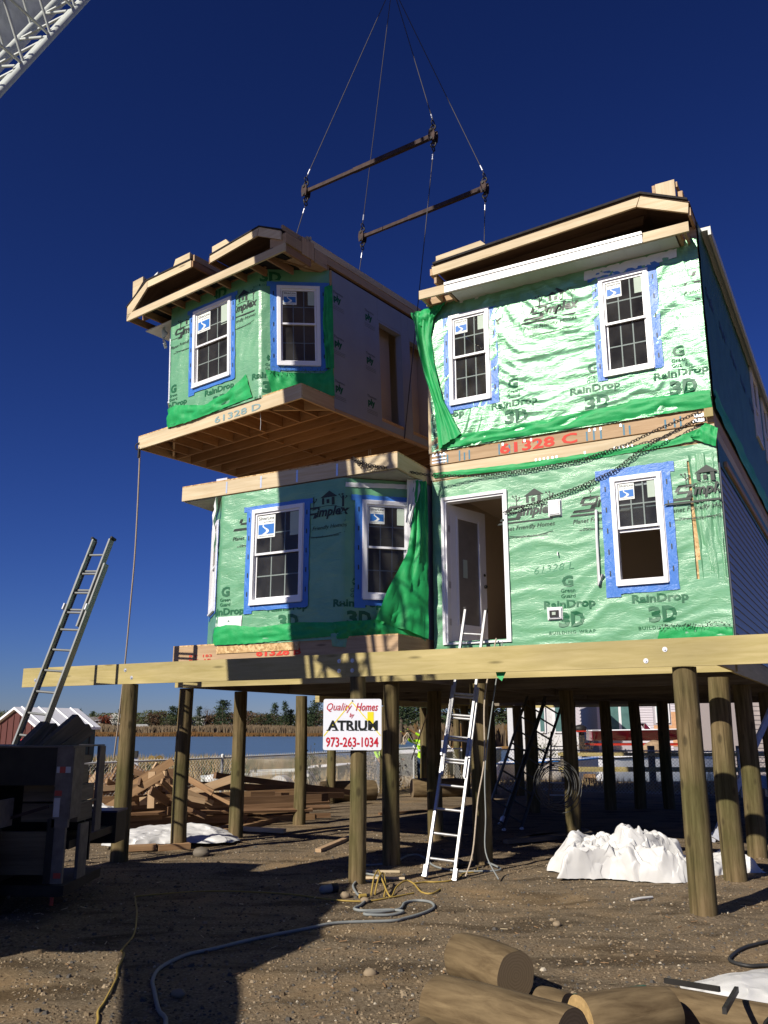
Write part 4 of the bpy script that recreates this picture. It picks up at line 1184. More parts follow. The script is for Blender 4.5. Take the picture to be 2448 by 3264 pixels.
def beam(name, u0, u1, v0, v1, z0, z1, mat, label, cat='beam', group='beams of the platform'):
    t = empty(name, W((u0 + u1) / 2, (v0 + v1) / 2, z0), ROTB)
    a = (u0 + u1) / 2; c = (v0 + v1) / 2
    b = MB(); b.ub(u0 - a, u1 - a, v0 - c, v1 - c, 0, z1 - z0); b.build('beam_board', mat, t)
    tag(t, label, cat, group); return t
fb = beam('front_beam', -1.6, 4.24, -2.310, -2.272, 2.390, 2.676, M['treated'], 'long yellow treated beam across the front from the sign pile to the right edge')
lb = beam('front_beam', 4.243, 10.07, -2.310, -2.272, 2.388, 2.674, M['treated'], 'yellow treated beam across the front from the left end to the sign pile')
def bolt(par, ulist):
    for (u, z, u0, v0, z0) in ulist:
        b = MB(); 
        b.tube([(-(u - u0), -.019 - .005, z - z0), (-(u - u0), -.019 + .0, z - z0)], .026, 14)
        b.tube([(-(u - u0), -.019 - .016, z - z0), (-(u - u0), -.019 - .004, z - z0)], .011, 8)
        b.build('bolt', M['galv'], par)
bolt(fb, [(4.15, 2.585, 1.32, 0, 2.39), (4.15, 2.465, 1.32, 0, 2.39), (.40, 2.565, 1.32, 0, 2.39), (.60, 2.455, 1.32, 0, 2.39)])
bolt(lb, [(4.34, 2.585, 7.1565, 0, 2.388), (4.34, 2.465, 7.1565, 0, 2.388), (7.93, 2.585, 7.1565, 0, 2.388), (7.80, 2.475, 7.1565, 0, 2.388), (9.78, 2.49, 7.1565, 0, 2.388)])
beam('inner_beam', -.12, 4.5, -.96, -.92, 2.40, 2.66, M['treated'], 'yellow beam set back behind the front beam on the right')
beam('inner_beam', 4.2, 8.25, -.90, -.86, 2.40, 2.68, M['treated'], 'beam under the bay section set back behind the front beam')
beam('side_beam', -.10, -.062, -2.26, -.97, 2.40, 2.66, M['treated'], 'short side beam joining the front beam to the house at the right')
beam('side_beam', -.06, -.02, -.915, 12.4, 2.40, 2.66, M['treated'], 'long side beam under the siding wall at right')
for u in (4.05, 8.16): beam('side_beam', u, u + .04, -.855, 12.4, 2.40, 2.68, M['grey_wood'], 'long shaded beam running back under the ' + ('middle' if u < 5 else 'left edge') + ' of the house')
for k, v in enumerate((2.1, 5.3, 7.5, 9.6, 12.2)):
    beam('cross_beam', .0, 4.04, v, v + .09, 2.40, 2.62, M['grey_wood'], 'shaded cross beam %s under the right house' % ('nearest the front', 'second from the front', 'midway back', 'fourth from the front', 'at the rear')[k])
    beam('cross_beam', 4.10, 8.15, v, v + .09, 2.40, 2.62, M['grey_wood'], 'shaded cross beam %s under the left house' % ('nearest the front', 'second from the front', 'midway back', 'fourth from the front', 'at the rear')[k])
beam('rear_beam', 10.5, 10.62, 6.8, 15.6, 2.40, 2.64, M['treated'], 'far beam lying on the slim piles behind the sign')
beam('rear_beam', 4.0, 10.6, 15.0, 15.05, 2.40, 2.66, M['treated'], 'short bright beam end seen far under the house')
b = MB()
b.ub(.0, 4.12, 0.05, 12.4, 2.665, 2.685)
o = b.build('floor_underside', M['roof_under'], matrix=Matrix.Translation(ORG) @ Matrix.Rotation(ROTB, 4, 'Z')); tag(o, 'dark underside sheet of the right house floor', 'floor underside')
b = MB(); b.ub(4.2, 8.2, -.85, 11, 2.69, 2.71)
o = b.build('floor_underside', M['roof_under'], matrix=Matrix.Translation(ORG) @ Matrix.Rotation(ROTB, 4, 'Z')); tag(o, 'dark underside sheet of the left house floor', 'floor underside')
b = MB(); b.ub(8.2, 10.6, 6.9, 15, 2.665, 2.69)
o = b.build('deck_boards', M['grey_wood'], matrix=Matrix.Translation(ORG) @ Matrix.Rotation(ROTB, 4, 'Z')); tag(o, 'rear deck sheet over the far slim piles', 'deck')

# green scrap caught on the beam
b = MB(); b.quad((0, 0, 0), (.13, 0, 0), (.08, -.02, -.11), (.02, -.01, -.06)); o = b.build('wrap_scrap', M['wrap_back'], loc=W(2.30, -2.24, 2.40)); o.rotation_euler = (0, 0, ROTB)
tag(o, 'green wrap scrap hanging under the front beam by the ladder', 'wrap scrap')

# ================================================================== SIGN
sg = empty('yard_sign', W(4.09, -2.40, 1.82), ROTB + radians(6))
sg.rotation_euler = (0, 0, radians(-4)); sg.scale = (1.17, 1.17, 1.17)
tag(sg, 'white builder sign with red script and phone number nailed to a pile', 'sign')
b = MB(); w2, hh = .3, .255
pts = []
for cx, cz, a0 in ((w2 - .02, hh - .02, 0), (-w2 + .02, hh - .02, 90), (-w2 + .02, -hh + .02, 180), (w2 - .02, -hh + .02, 270)):
    for k in range(4): a = radians(a0 + k * 30); pts.append((cx + .02 * cos(a), cz + .02 * sin(a)))
b.poly(pts, thick=(-.002, .004)); b.build('sign_board', M['sign_white'], sg)
y3 = lambda d: (lambda a, c: d)
b = MB()
def line(mb, x0, z0, x1, z1, w, y): 
    d = Vector((x1 - x0, z1 - z0)).normalized(); nn = Vector((-d.y, d.x)) * w / 2
    mb.quad((x0 - nn.x, y, z0 - nn.y), (x1 - nn.x, y, z1 - nn.y), (x1 + nn.x, y, z1 + nn.y), (x0 + nn.x, y, z0 + nn.y))
line(b, -.292, -.115, -.005, .225, .010, -.0035); line(b, .0, .218, .290, -.11, .010, -.0038)
b.poly([(.155, .125), (.22, .125), (.22, -.02), (.155, .03)], thick=(-.0042, -.0036)); b.build('sign_emblem', M['sign_yellow'], sg)
b = MB(); put_text(b, 'Quality', -.265, -.005, .115, .215, y3(-.0055), shear=.35); put_text(b, 'Homes', .035, .265, .135, .215, y3(-.0055), shear=.35, bold=.012); put_text(b, 'by', -.03, .02, .06, .115, y3(-.0055), shear=.35, bold=.012)
put_text(b, '973-263-1034', -.27, .268, -.225, -.125, y3(-.0055), bold=.02); b.build('sign_lettering', M['sign_red'], sg)
b = MB(); put_text(b, 'ATRIUM', -.255, .262, -.06, .04, y3(-.0055), bold=.035)
for x in (-.243, -.155, -.185, -.10, -.02, .005, .055, .10, .14, .2, .245): b.box(x - .022, x + .014, -.0058, -.0054, -.062, -.054)
b.build('sign_lettering', M['sign_black'], sg)
b = MB(); b.tube([(0, -.006, .235), (0, -.001, .235)], .008, 8); b.tube([(0, -.006, -.235), (0, -.001, -.235)], .008, 8); b.build('nail_head', M['dark_steel'], sg)

# ================================================================== LADDERS
def ladder(label, foot, top, width, n_over, rails='alu', rung=.305, depth=.075, fly=None, side=None, group=None):
    """foot/top world points of the centre line; fly = (start, end) fraction of a second section in front"""
    foot, top = hv(foot), hv(top); d = top - foot; L = d.length; Z = d / L
    X = side if side is not None else Vector((Z.y, -Z.x, 0))
    X = (X - Z * X.dot(Z)).normalized(); Y = Z.cross(X)
    Mx = Matrix(((X.x, Y.x, Z.x, foot.x), (X.y, Y.y, Z.y, foot.y), (X.z, Y.z, Z.z, foot.z), (0, 0, 0, 1)))
    t = empty('extension_ladder' if fly else 'ladder', matrix=Mx)
    tag(t, label, 'ladder', group)
    def sec(w, y0, a, b_, nm):
        for sx in (-1, 1):
            r = MB(); x = sx * w / 2
            r.box(x - .004, x + .004, y0, y0 + depth, a, b_)
            xi = x - sx * .013
            r.box(min(x - sx * .004, x - sx * .026), max(x - sx * .004, x - sx * .026), y0, y0 + .004, a, b_)
            r.box(min(x - sx * .004, x - sx * .026), max(x - sx * .004, x - sx * .026), y0 + depth - .004, y0 + depth, a, b_)
            r.build('side_rail', M[rails], t)
        k = a + .22
        while k < b_ - .08:
            r = MB(); r.tube([(-w / 2 + .004, y0 + depth / 2, k), (w / 2 - .004, y0 + depth / 2, k)], .017, 10, caps=False); r.build('rung', M[rails], t)
            k += rung
    if fly:
        sec(width, 0, 0, fly[0], 'base'); sec(width - (.085 if depth > .08 else .055), -.03, fly[1], L, 'fly')
        for sx in (-1, 1):
            r = MB(); r.box(sx * width / 2 - .012, sx * width / 2 + .012, -.045, .0, fly[1] + .25, fly[1] + .34); r.build('rung_lock', M['galv'], t)
    else: sec(width, 0, 0, L, 'base')
    for sx in (-1, 1):
        r = MB(); x = sx * width / 2
        r.box(x - .022, x + .022, -.012, depth + .012, -.0, .13); r.box(x - .028, x + .028, -.03, depth + .03, -.012, .004); r.build('ladder_foot', M['galv'], t)
        r = MB(); x = sx * (width - (.055 if fly else 0)) / 2; y0 = -.03 if fly else 0
        r.box(x - .016, x + .016, y0 - .004, y0 + depth + .004, L - .0, L + .035); r.build('end_cap', M['black_plastic'], t)
    return t
f0, f1 = W(3.604, -1.482), W(3.245, -1.385); fc = (f0 + f1) / 2
t0, t1 = W(3.657, -.05, 3.392), W(3.249, -.05, 3.377); tc = (t0 + t1) / 2
lad = ladder('aluminium extension ladder leaning through the platform to the open door', fc + Vector((0, 0, .02)), tc + (tc - fc) * .01, .37, 0, fly=(2.5, 1.25), side=(f1 - f0))
# ladder standing at the left, beyond the steel box
Lt, Lb = Vector((-4.34, 12.848, 4.513)), Vector((-4.942, 12.198, 1.613)); Rt, Rb = Vector((-4.022, 12.674, 4.477)), Vector((-4.592, 12.059, 1.777))
dz = (Lt - Lb).normalized(); ctop = (Lt + Rt) / 2; dirv = ((Lt - Lb).normalized() + (Rt - Rb).normalized()).normalized()
foot = ctop - dirv * (ctop.z / dirv.z)
ladder('tall aluminium extension ladder at far left rising above the beam into the sky', foot + Vector((0, 0, .02)), ctop, .45, 0, rails='ladder_dark', fly=(4.3, 3.3), side=(Rt - Lt), depth=.09)
def gl(x0, y0, z0, x1, y1, z1, lab, w=.4, rails='dark_steel', group=None): return ladder(lab, (x0, y0, z0 + .02), (x1, y1, z1), w, 0, rails=rails, side=Vector((.9, .35, 0)), group=group)
M['ladder_shade'] = plain('shade_ladder_metal', (.10, .105, .10), .5, .4, .5)  # ladder metal darkened to carry the shade beneath the floor
gl(1.95, 16.6, 0, 3.05, 17.9, 2.36, 'grey ladder leaning in shade under the house, left one of the pair', .40, 'ladder_shade', 'ladders leaning in the shade')
gl(2.30, 16.8, 0, 3.45, 18.1, 2.36, 'grey ladder leaning in shade under the house, right one of the pair', .40, 'ladder_shade', 'ladders leaning in the shade')
ladder('white stepladder section leaning between the right piles', W(1.02, 3.7, .05), W(-.05, 4.6, 2.30), .38, 0, rails='alu', side=Vector((.3, .95, 0)))
# stepladder far
st = empty('stepladder', (4.25, 22.2, 0), radians(-15)); tag(st, 'small yellow-runged stepladder far under the house', 'stepladder')
for sx in (-1, 1):
    b = MB(); b.bar((sx * .28, 0, 0), (sx * .17, .35, 1.7), .06, .025); b.bar((sx * .28, .95, 0), (sx * .18, .37, 1.68), .04, .02); b.build('side_rail', M['old2'], st)
for k in range(5):
    t_ = (k + .7) / 6; b = MB(); b.box(-.27 + .11 * t_, .27 - .11 * t_, .35 * t_ - .03, .35 * t_ + .03, 1.7 * t_, 1.7 * t_ + .025); b.build('step', M['fence_post'], st)

# ropes hanging beside the ladder
def rope(name, pts, r, mat, label, cat='rope', group=None, n=6, cr=True):
    b = MB(); P = []
    pts = [hv(p) for p in pts]
    if cr and len(pts) > 2:
        for i in range(len(pts) - 1):
            a = pts[max(i - 1, 0)]; p, q = pts[i], pts[i + 1]; d = pts[min(i + 2, len(pts) - 1)]
            for k in range(6):
                t = k / 6
                P.append(.5 * ((2 * p) + (q - a) * t + (2 * a - 5 * p + 4 * q - d) * t * t + (3 * p - a - 3 * q + d) * t ** 3))
        P.append(pts[-1])
    else: P = pts
    o0 = P[0].copy(); b.tube([p - o0 for p in P], r, n)
    o = b.build(name, M[mat], loc=o0); tag(o, label, cat, group); return o
rope('hanging_cable', [W(3.12, -.10, 3.0), W(3.13, -.55, 2.2), W(3.08, -.75, 1.4), W(3.1, -.95, .9), W(3.12, -1.1, .3), W(3.16, -1.25, .03)], .011, 'rope', 'tan cord hanging beside the right rail of the ladder', 'cord')
rope('hanging_cable', [W(3.03, -.10, 2.95), W(3.02, -.55, 2.1), W(3.05, -.8, 1.3), W(3.0, -.95, .7), W(2.95, -1.1, .3), W(2.75, -1.2, .02)], .009, 'grey_hose', 'grey cord hanging right of the ladder to the ground', 'cord')

# coil of wire on the dark inner pile
b = MB(); cc = Vector((2.62, 13.9, .95)); rr = random.Random(2)
co = empty('wire_coil', cc); tag(co, 'loose coil of pale wire hanging on a dark pile', 'wire coil')
for k in range(9):
    r = .27 + rr.uniform(-.06, .06); ox, oz = rr.uniform(-.05, .05), rr.uniform(-.06, .03); P = []
    for i in range(33):
        a = 2 * pi * i / 32; P.append((ox + r * cos(a), rr.uniform(-.01, .01) + .1 * k / 9, oz + r * 1.1 * sin(a)))
    b.tube(P, .006, 4, caps=False)
b.build('coil', M['wire_coil'], co)
# ================================================================== CABLES, SPREADER BARS, CHAINS
def ring(mb, c, r, t, ax, ax2, n=12, m=5, st=1.0):
    c = hv(c); ax = hv(ax).normalized(); ax2 = hv(ax2).normalized(); nrm = ax.cross(ax2)
    P = [c + ax * (r * cos(2 * pi * i / n) * st) + ax2 * (r * sin(2 * pi * i / n)) for i in range(n + 1)]
    mb.tube(P, t, m, caps=False)
apex = Vector((.20, 17.75, 19.4))
barA = (Vector((-1.786, 17.763, 13.7)), Vector((1.02, 15.815, 13.7)))
barB = (Vector((-.537, 19.67, 13.7)), Vector((2.286, 17.611, 13.7)))
def bar_thing(p, q, label):
    d = (q - p); L = d.length; X = d / L; Y = Vector((-X.y, X.x, 0)); 
    Mx = Matrix(((X.x, Y.x, 0, p.x), (X.y, Y.y, 0, p.y), (0, 0, 1, p.z), (0, 0, 0, 1)))
    t = empty('spreader_bar', matrix=Mx); tag(t, label, 'spreader bar', 'steel spreader bars on the crane cables')
    b = MB(); b.box(-.05, L * .40, -.034, .034, -.040, .040); b.build('bar', M['rust'], t)
    b = MB(); b.box(L * .40 + .001, L + .05, -.042, .042, -.048, .048); b.build('bar', M['rust'], t)
    for x in (0, L):
        for sy in (-1, 1):
            b = MB(); pts = [(x - .06, -.14), (x + .06, -.14), (x + .08, 0), (x + .06, .14), (x - .06, .14), (x - .08, 0)]
            b.poly(pts, thick=(sy * .062, sy * .078)); b.build('end_plate', M['rust'], t)
        b = MB(); b.tube([(x, -.1, .10), (x, .1, .10)], .03, 10); b.tube([(x, -.1, -.10), (x, .1, -.10)], .03, 10)
        ring(b, (x, 0, .20), .06, .018, (1, 0, 0), (0, 0, 1)); ring(b, (x, 0, .31), .06, .014, (0, 1, 0), (0, 0, 1)); ring(b, (x, 0, -.20), .06, .018, (1, 0, 0), (0, 0, 1)); ring(b, (x, 0, -.30), .055, .014, (0, 1, 0), (0, 0, 1))
        b.build('shackle', M['dark_steel'], t)
    return t
bar_thing(*barA, 'rusty steel spreader bar nearer the camera, upper one, over the hanging section')
bar_thing(*barB, 'rusty steel spreader bar farther back, lower one in the photo')
def sling(p, q, r, label, mat='cable', group='cables of the crane rigging', hand=.35):
    p, q = hv(p), hv(q); d = (q - p).normalized()
    t = empty('lifting_cable', p); tag(t, label, 'cable', group)
    b = MB(); b.tube([(0, 0, 0), q - p], r, 6); b.build('wire_rope', M[mat], t)
    if hand:
        b = MB(); b.tube([d * .10, d * (.10 + hand * .38)], r * 1.7, 8); b.build('ferrule', M['galv'], t)
    return t
ends = [(barA[0], 'to the left end of the near bar'), (barA[1], 'to the right end of the near bar'), (barB[0], 'to the left end of the far bar'), (barB[1], 'to the right end of the far bar')]
for p, lab in ends: sling(p + Vector((0, 0, .36)), apex, .010, 'dark cable from the crane hook ' + lab)
eu = e1; 
picks = [q0 + e1 * 3.6 + n1 * 2.87 + z1_ * 3.0, q0 - e1 * .02 + n1 * 2.87 + z1_ * .02, q0 + e1 * 3.6 + n1 * 5.7 + z1_ * 2.9, q0 - e1 * .02 + n1 * 5.7 + z1_ * .3]
for (p, lab), k in zip(ends, picks):
    sling(p - Vector((0, 0, .34)), k, .010, 'cable dropping from ' + lab.replace('to ', '') + ' down to the hanging section')
hk = empty('hook_block', apex); tag(hk, 'crane hook block above the cables', 'hook block')
b = MB(); b.sphere((0, 0, .25), .22, sc=(.6, .6, 1.2)); ring(b, (0, 0, 0), .12, .03, (1, 0, 0), (0, 0, 1)); b.tube([(0, 0, .5), (0.1, 0, 9.9)], .02, 6); b.build('hook', M['dark_steel'], hk)

# tag line from the floor corner
tl = q0 + e1 * 4.0 + z1_ * .05
kn = rope('tag_line', [tl] + [Vector((-4.56, 15.68, 6.66)), Vector((-4.67, 16.18, 5.09)), Vector((-4.81, 16.60, 4.01)), Vector((-4.98, 17.10, 3.01)), Vector((-5.23, 17.79, 1.89)), Vector((-5.43, 18.30, 1.08)), Vector((-5.59, 18.72, 0.61))], .016, 'rope', 'tan tag line hanging from the floor corner of the lifted section')
b = MB(); ring(b, (0, 0, .0), .07, .012, (1, 0, 0), (0, 0, 1)); b.tube([(0, 0, -.04), (0, 0, -.22)], .022, 8)
b.tube([(-.03, 0, .05), (.12, 0, .02), (.1, 0, -.06), (0, 0, -.02)], .008, 6); b.build('snap_hook', M['dark_steel'], kn)

def chain_thing(pts, label, link=.054):
    pts = [hv(p) for p in pts]
    seg = [0]
    for i in range(len(pts) - 1): seg.append(seg[-1] + (pts[i + 1] - pts[i]).length)
    b = MB(); n = int(seg[-1] / (link * .72)); o0 = pts[0].copy()
    for k in range(n):
        d = seg[-1] * (k + .5) / n
        for i in range(len(pts) - 1):
            if d <= seg[i + 1] + 1e-9: break
        t = (d - seg[i]) / (seg[i + 1] - seg[i]); c = pts[i].lerp(pts[i + 1], t); X = (pts[i + 1] - pts[i]).normalized()
        up = Vector((0, 0, 1)); Y = (up - X * up.dot(X)).normalized(); Z = X.cross(Y)
        if k % 2: Y = (Y + Z).normalized() if k % 4 == 1 else (Z - Y * .3).normalized()
        ring(b, c - o0, link * .36, .0055, X, Y, n=8, m=4, st=1.45)
    o = b.build('chain', M['chain'], loc=o0); tag(o, label, 'chain', 'rusty chains strapped across the houses'); return o
cA = [W(.14, -.10, 5.84), W(.68, -.14, 5.68), W(1.14, -.07, 5.55), W(1.77, -.07, 5.43), W(2.2, -.07, 5.405), W(2.69, -.07, 5.39), W(3.27, -.07, 5.40), W(4.04, -.25, 5.47), W(4.4, -1.04, 5.43), W(4.7, -1.05, 5.53), W(4.93, -1.06, 5.66)]
chain_thing(cA, 'longer dark chain running from the right corner across to the bay section')
cB = [W(.16, -.09, 5.76), W(.69, -.12, 5.54), W(1.0, -.07, 5.42), W(1.32, -.07, 5.21), W(1.80, -.07, 5.05), W(2.41, -.07, 4.90), W(2.95, -.09, 4.80)]
chain_thing(cB, 'shorter chain sagging from the right corner down to the door frame')
chain_thing([W(4.93, -1.05, 5.66), W(4.8, -1.07, 5.54), W(4.62, -1.08, 5.47), W(4.36, -1.05, 5.44)], 'doubled bunch of chain over the bay top board')
tb = empty('chain_binder', W(.13, -.06, 5.80), ROTB); tag(tb, 'steel strap bracket and chain hooks at the right corner between floors', 'bracket')
b = MB(); b.box(-.10, .02, -.03, .0, -.02, .02); b.box(-.12, .02, -.03, .0, -.09, -.05); b.build('strap_plate', M['strap'], tb)
b = MB(); b.box(.03, .14, -.035, -.006, -.04, .08); b.build('wood_cleat', M['treated'], tb)

# ================================================================== CRANE
B0 = Vector((-4.78, 5.25, 3.0)); H0 = Vector((.27, 17.7, 29.8))
ax = (H0 - B0).normalized(); rx = ax.cross(Vector((0, 0, 1))).normalized(); nx_ = rx.cross(ax)
LB = (H0 - B0).length + 2.5
o_ = B0 - rx * .0
Mb = Matrix(((rx.x, nx_.x, ax.x, o_.x), (rx.y, nx_.y, ax.y, o_.y), (rx.z, nx_.z, ax.z, o_.z), (0, 0, 0, 1)))
bm_ = empty('crane_boom', matrix=Mb); tag(bm_, 'white crane boom with lattice jib folded along its side, at upper left', 'crane boom')
J = .70; D = .62
zs0, zs1 = 3.4, 17.0
for (x, y) in ((-.05, 0), (-J, 0), (-.05, D), (-J, D)):
    b = MB(); b.tube([(x, y, zs0), (x, y, zs1)], .042 if y == 0 else .034, 8); b.build('chord', M['crane_white'], bm_)
k = 0; z = zs0
while z < zs1 - .5:
    b = MB()
    b.tube([(-.05, 0, z), (-J, 0, z + .35)], .017, 6); b.tube([(-J, 0, z + .35), (-.05, 0, z + .7)], .017, 6)
    b.tube([(-.05, 0, z), (-.05, D, z + .35)], .017, 6); b.tube([(-.05, D, z + .35), (-.05, 0, z + .7)], .017, 6)
    b.tube([(-J, D, z), (-.05, D, z + .35)], .017, 6); b.tube([(-J, 0, z), (-J, D, z + .35)], .017, 6)
    b.build('lacing', M['crane_white'], bm_); z += .7
rr = random.Random(3); z = zs0
while z < zs1:
    b = MB(); l = rr.uniform(.25, .7); b.box(-.14, -.09, -.02, .03, z, z + l); b.build('walk_rail', M['crane_white'], bm_); z += l + rr.uniform(.08, .25)
# main telescopic box beside it
XM = -1.02
b = MB(); b.box(XM - 1.0, XM, -.2, .75, -2.0, 13.0); b.box(XM - .92, XM - .08, -.12, .67, 13.001, 22.0); b.box(XM - .85, XM - .15, -.05, .6, 22.001, LB)
b.build('boom_section', M['crane_grey'], bm_)
b = MB(); b.box(-1.95, -1.5, -.23, -.2, 7.3, 7.9); b.box(-1.98, -1.75, -.23, -.2, 9.8, 10.6); b.box(-1.4, -1.15, -.23, -.2, 7.0, 9.6); b.build('cover_plate', M['crane_white'], bm_)
b = MB(); b.sphere((-1.72, -.26, 9.0), .10, sc=(1, 1, 1.5)); b.sphere((-1.86, -.25, 9.5), .07); b.build('red_hook', M['crane_red'], bm_)
b = MB(); b.tube([(-.45, -.05, 3.6), (-.30, -.05, 3.9)], .17, 16); b.tube([(-.1, -.12, 3.3), (-.1, -.12, 3.62)], .14, 14); b.build('sheave', M['rust'], bm_)
b = MB(); b.tube([(-1.6, -.30, 6.0), (-1.75, -.26, 9.0), (-1.5, -.28, 11.5)], .022, 6); b.tube([(XM - .2, -.35, 2.5), (XM - .45, -.22, 9.0)], .012, 5); b.tube([(XM - .5, -.3, 2.5), (XM - .6, -.22, 9.0)], .02, 5); b.build('boom_hose', M['black_plastic'], bm_)

# crane body behind the left edge of the view, unseen and partly shaped for shadows
cr = empty('crane_truck', (-6.2, 3.4, 0), radians(-8)); tag(cr, 'crane carrier with cab and counterweight left of the camera', 'crane')
b = MB(); b.box(-1.3, 1.25, -7.5, 4.2, 1.05, 1.45); b.build('carrier_deck', M['crane_grey'], cr)
b = MB(); b.box(-1.2, .6, 1.8, 5.0, 1.6, 2.9); b.build('superstructure', M['crane_white'], cr)
b = MB(); b.box(-1.3, .7, 5.01, 6.1, 1.6, 2.9); b.build('counterweight', M['crane_grey'], cr)
b = MB(); b.box(1.15, 1.9, 2.4, 4.2, 2.1, 3.25); b.build('operator_cab', M['crane_white'], cr)
for y in (-6.2, -4.8, -1.5, -.1, 3.4):
    for sx in (-1, 1):
        b = MB(); b.tube([(sx * 1.15 - .16, y, .52), (sx * 1.15 + .16, y, .52)], .52, 20); wl_ = b.build('wheel', M['rubber'], cr)
b = MB(); b.box(-1.2, 1.2, -9.6, -7.51, 1.1, 2.9); b.build('driver_cab', M['crane_white'], cr)
b = MB(); b.box(1.25, 1.7, -3.3, -2.95, .7, 1.0); b.tube([(1.6, -3.1, .05), (1.6, -3.1, .9)], .08, 10); b.build('outrigger', M['crane_grey'], cr)
CI = (Matrix.Translation((-6.2, 3.4, 0)) @ Matrix.Rotation(radians(-8), 4, 'Z')).inverted()
EC = [(-6.45, 4.2), (-5.65, 5.2), (-4.9, 4.6), (-4.4, 3.5), (-3.85, 4.65), (-4.02, 6.2), (-4.45, 5.75), (-4.2, 6.6), (-5.0, 6.9), (-5.3, 8.2), (-7.2, 8.3)]
b = MB(CI); b.add([(x, y, 3.2) for x, y in EC] + [(x, y, 3.0) for x, y in EC], [tuple(range(11)), tuple(range(21, 10, -1))] + [(i, 11 + i, 11 + (i + 1) % 11, (i + 1) % 11) for i in range(11)], [[(0, 0)] * 11] * 2 + [[(0, 0)] * 4] * 11)
b.build('shadow_slab', M['crane_grey'], cr)  # unseen slab added, its outline shaped to cast the yard's ground shadow
b = MB(CI); b.box(-7.0, -5.5, 5.6, 8.0, 2.9, 3.0); b.box(-5.2, -4.9, 5.2, 6.6, 2.3, 3.0); b.build('shadow_slab_frame', M['crane_grey'], cr)  # frame added to hold up the unseen slab

b = MB(CI)
WP = [(-4.6, -1.5), (-3.75, -1.5), (-3.60, 3.1), (-3.78, 4.2), (-5.05, 5.8), (-4.30, 3.1)]
b.add([(x, y, 2.6) for x, y in WP] + [(x, y, 2.54) for x, y in WP], [tuple(range(6)), tuple(range(11, 5, -1))] + [(i, 6 + i, 6 + (i + 1) % 6, (i + 1) % 6) for i in range(6)], [[(0, 0)] * 6] * 2 + [[(0, 0)] * 4] * 6)
b.build('strip_shadow_slab', M['crane_grey'], cr)  # unseen slab added to cast the strip of shade in the foreground
b = MB(CI); b.bar((-3.7, -1.2, 2.5), (-5.6, -1.4, 1.4), .08, .08); b.bar((-3.8, 2.6, 2.5), (-5.4, 2.2, 1.4), .08, .08); b.bar((-4.6, 5.1, 2.5), (-5.6, 5.6, 2.2), .08, .08); b.build('shadow_slab_bracket', M['crane_grey'], cr)  # brackets added to carry the strip-casting slab
# ================================================================== STEEL DUNNAGE TRAILER (left foreground)
tr = empty('dunnage_trailer', (-3.13, 9.2, 0)); tag(tr, 'dark steel box trailer loaded with old timber blocks at left', 'trailer')
def tb_(nm, boxes, mat):
    b = MB()
    for q in boxes: b.box(*q)
    return b.build(nm, M[mat], tr)
tb_('top_rail', [(-2.5, -.16, -.02, .10, 1.22, 1.585)], 'dark_steel')
tb_('top_flange', [(-2.5, .0, -.03, 1.0, 1.586, 1.60)], 'truck_grey')
tb_('floor_deck', [(-2.5, -.02, .12, 1.9, .60, .68)], 'dark_steel')
tb_('back_panel', [(-2.5, -.2, 1.1, 1.14, .60, 1.3), (-1.4, -1.3, .12, 1.1, .69, 1.2)], 'dark_steel')
post = tb_('corner_post', [(-.158, .0, -.03, .02, .82, 1.584), (-.0, .012, -.02, .30, .9, 1.584)], 'truck_grey')
tb_('corner_post', [(-.13, -.02, -.02, .03, .30, .819)], 'truck_grey')
tb_('corner_post', [(-.02, .012, .80, 1.0, .70, 1.584)], 'truck_grey')
tb_('corner_post', [(-.02, .012, .34, .60, .28, .819)], 'truck_grey')
b = MB(); b.box(-.15, -.12, -.034, -.031, 1.34, 1.40); b.box(-.06, -.01, -.034, -.031, 1.34, 1.40); b.box(-.15, -.09, -.034, -.031, .92, 1.10); b.build('reflective_tape', M['reflector_white'], post)
b = MB(); b.box(-.119, -.061, -.034, -.031, 1.34, 1.40); b.box(-.15, -.08, -.034, -.031, 1.12, 1.17); b.box(-.1, -.03, -.025, -.021, .35, .40); b.build('reflective_tape', M['reflector_red'], post)
rr = random.Random(12)
for k, (y0, y1, z0, z1) in enumerate(((.30, .55, 1.22, 1.40), (.32, .78, 1.04, 1.20), (.32, .78, .84, 1.02), (.30, .62, 1.42, 1.5))):
    b = MB(); b.box(-.6, -.02, y0, y1, z0, z1); b.build('timber_block', M['grey_wood'], tr)
tb_('side_rail', [(-.015, .01, .30, .82, 1.02, 1.037)], 'truck_grey')
for k in range(5):
    b = MB(); y = .36 + k * .09; b.box(-.03, -.01, y, y + .04, .42, .81); b.build('slat', M['dark_steel'], tr)
tb_('lower_panel', [(-.95, -.20, -.01, .05, .38, .78)], 'dunnage')
tb_('lower_rail', [(-2.5, .02, -.05, 1.1, .20, .29)], 'dark_steel')
tb_('upright', [(-.20, -.131, -.03, .03, .30, .90), (-1.0, -.93, -.05, .03, .1, .95)], 'dark_steel')
b = MB(); b.bar((-.95, -.04, .80), (-.2, -.04, 1.02), .03, .03); b.build('diagonal_bar', M['rust'], tr)
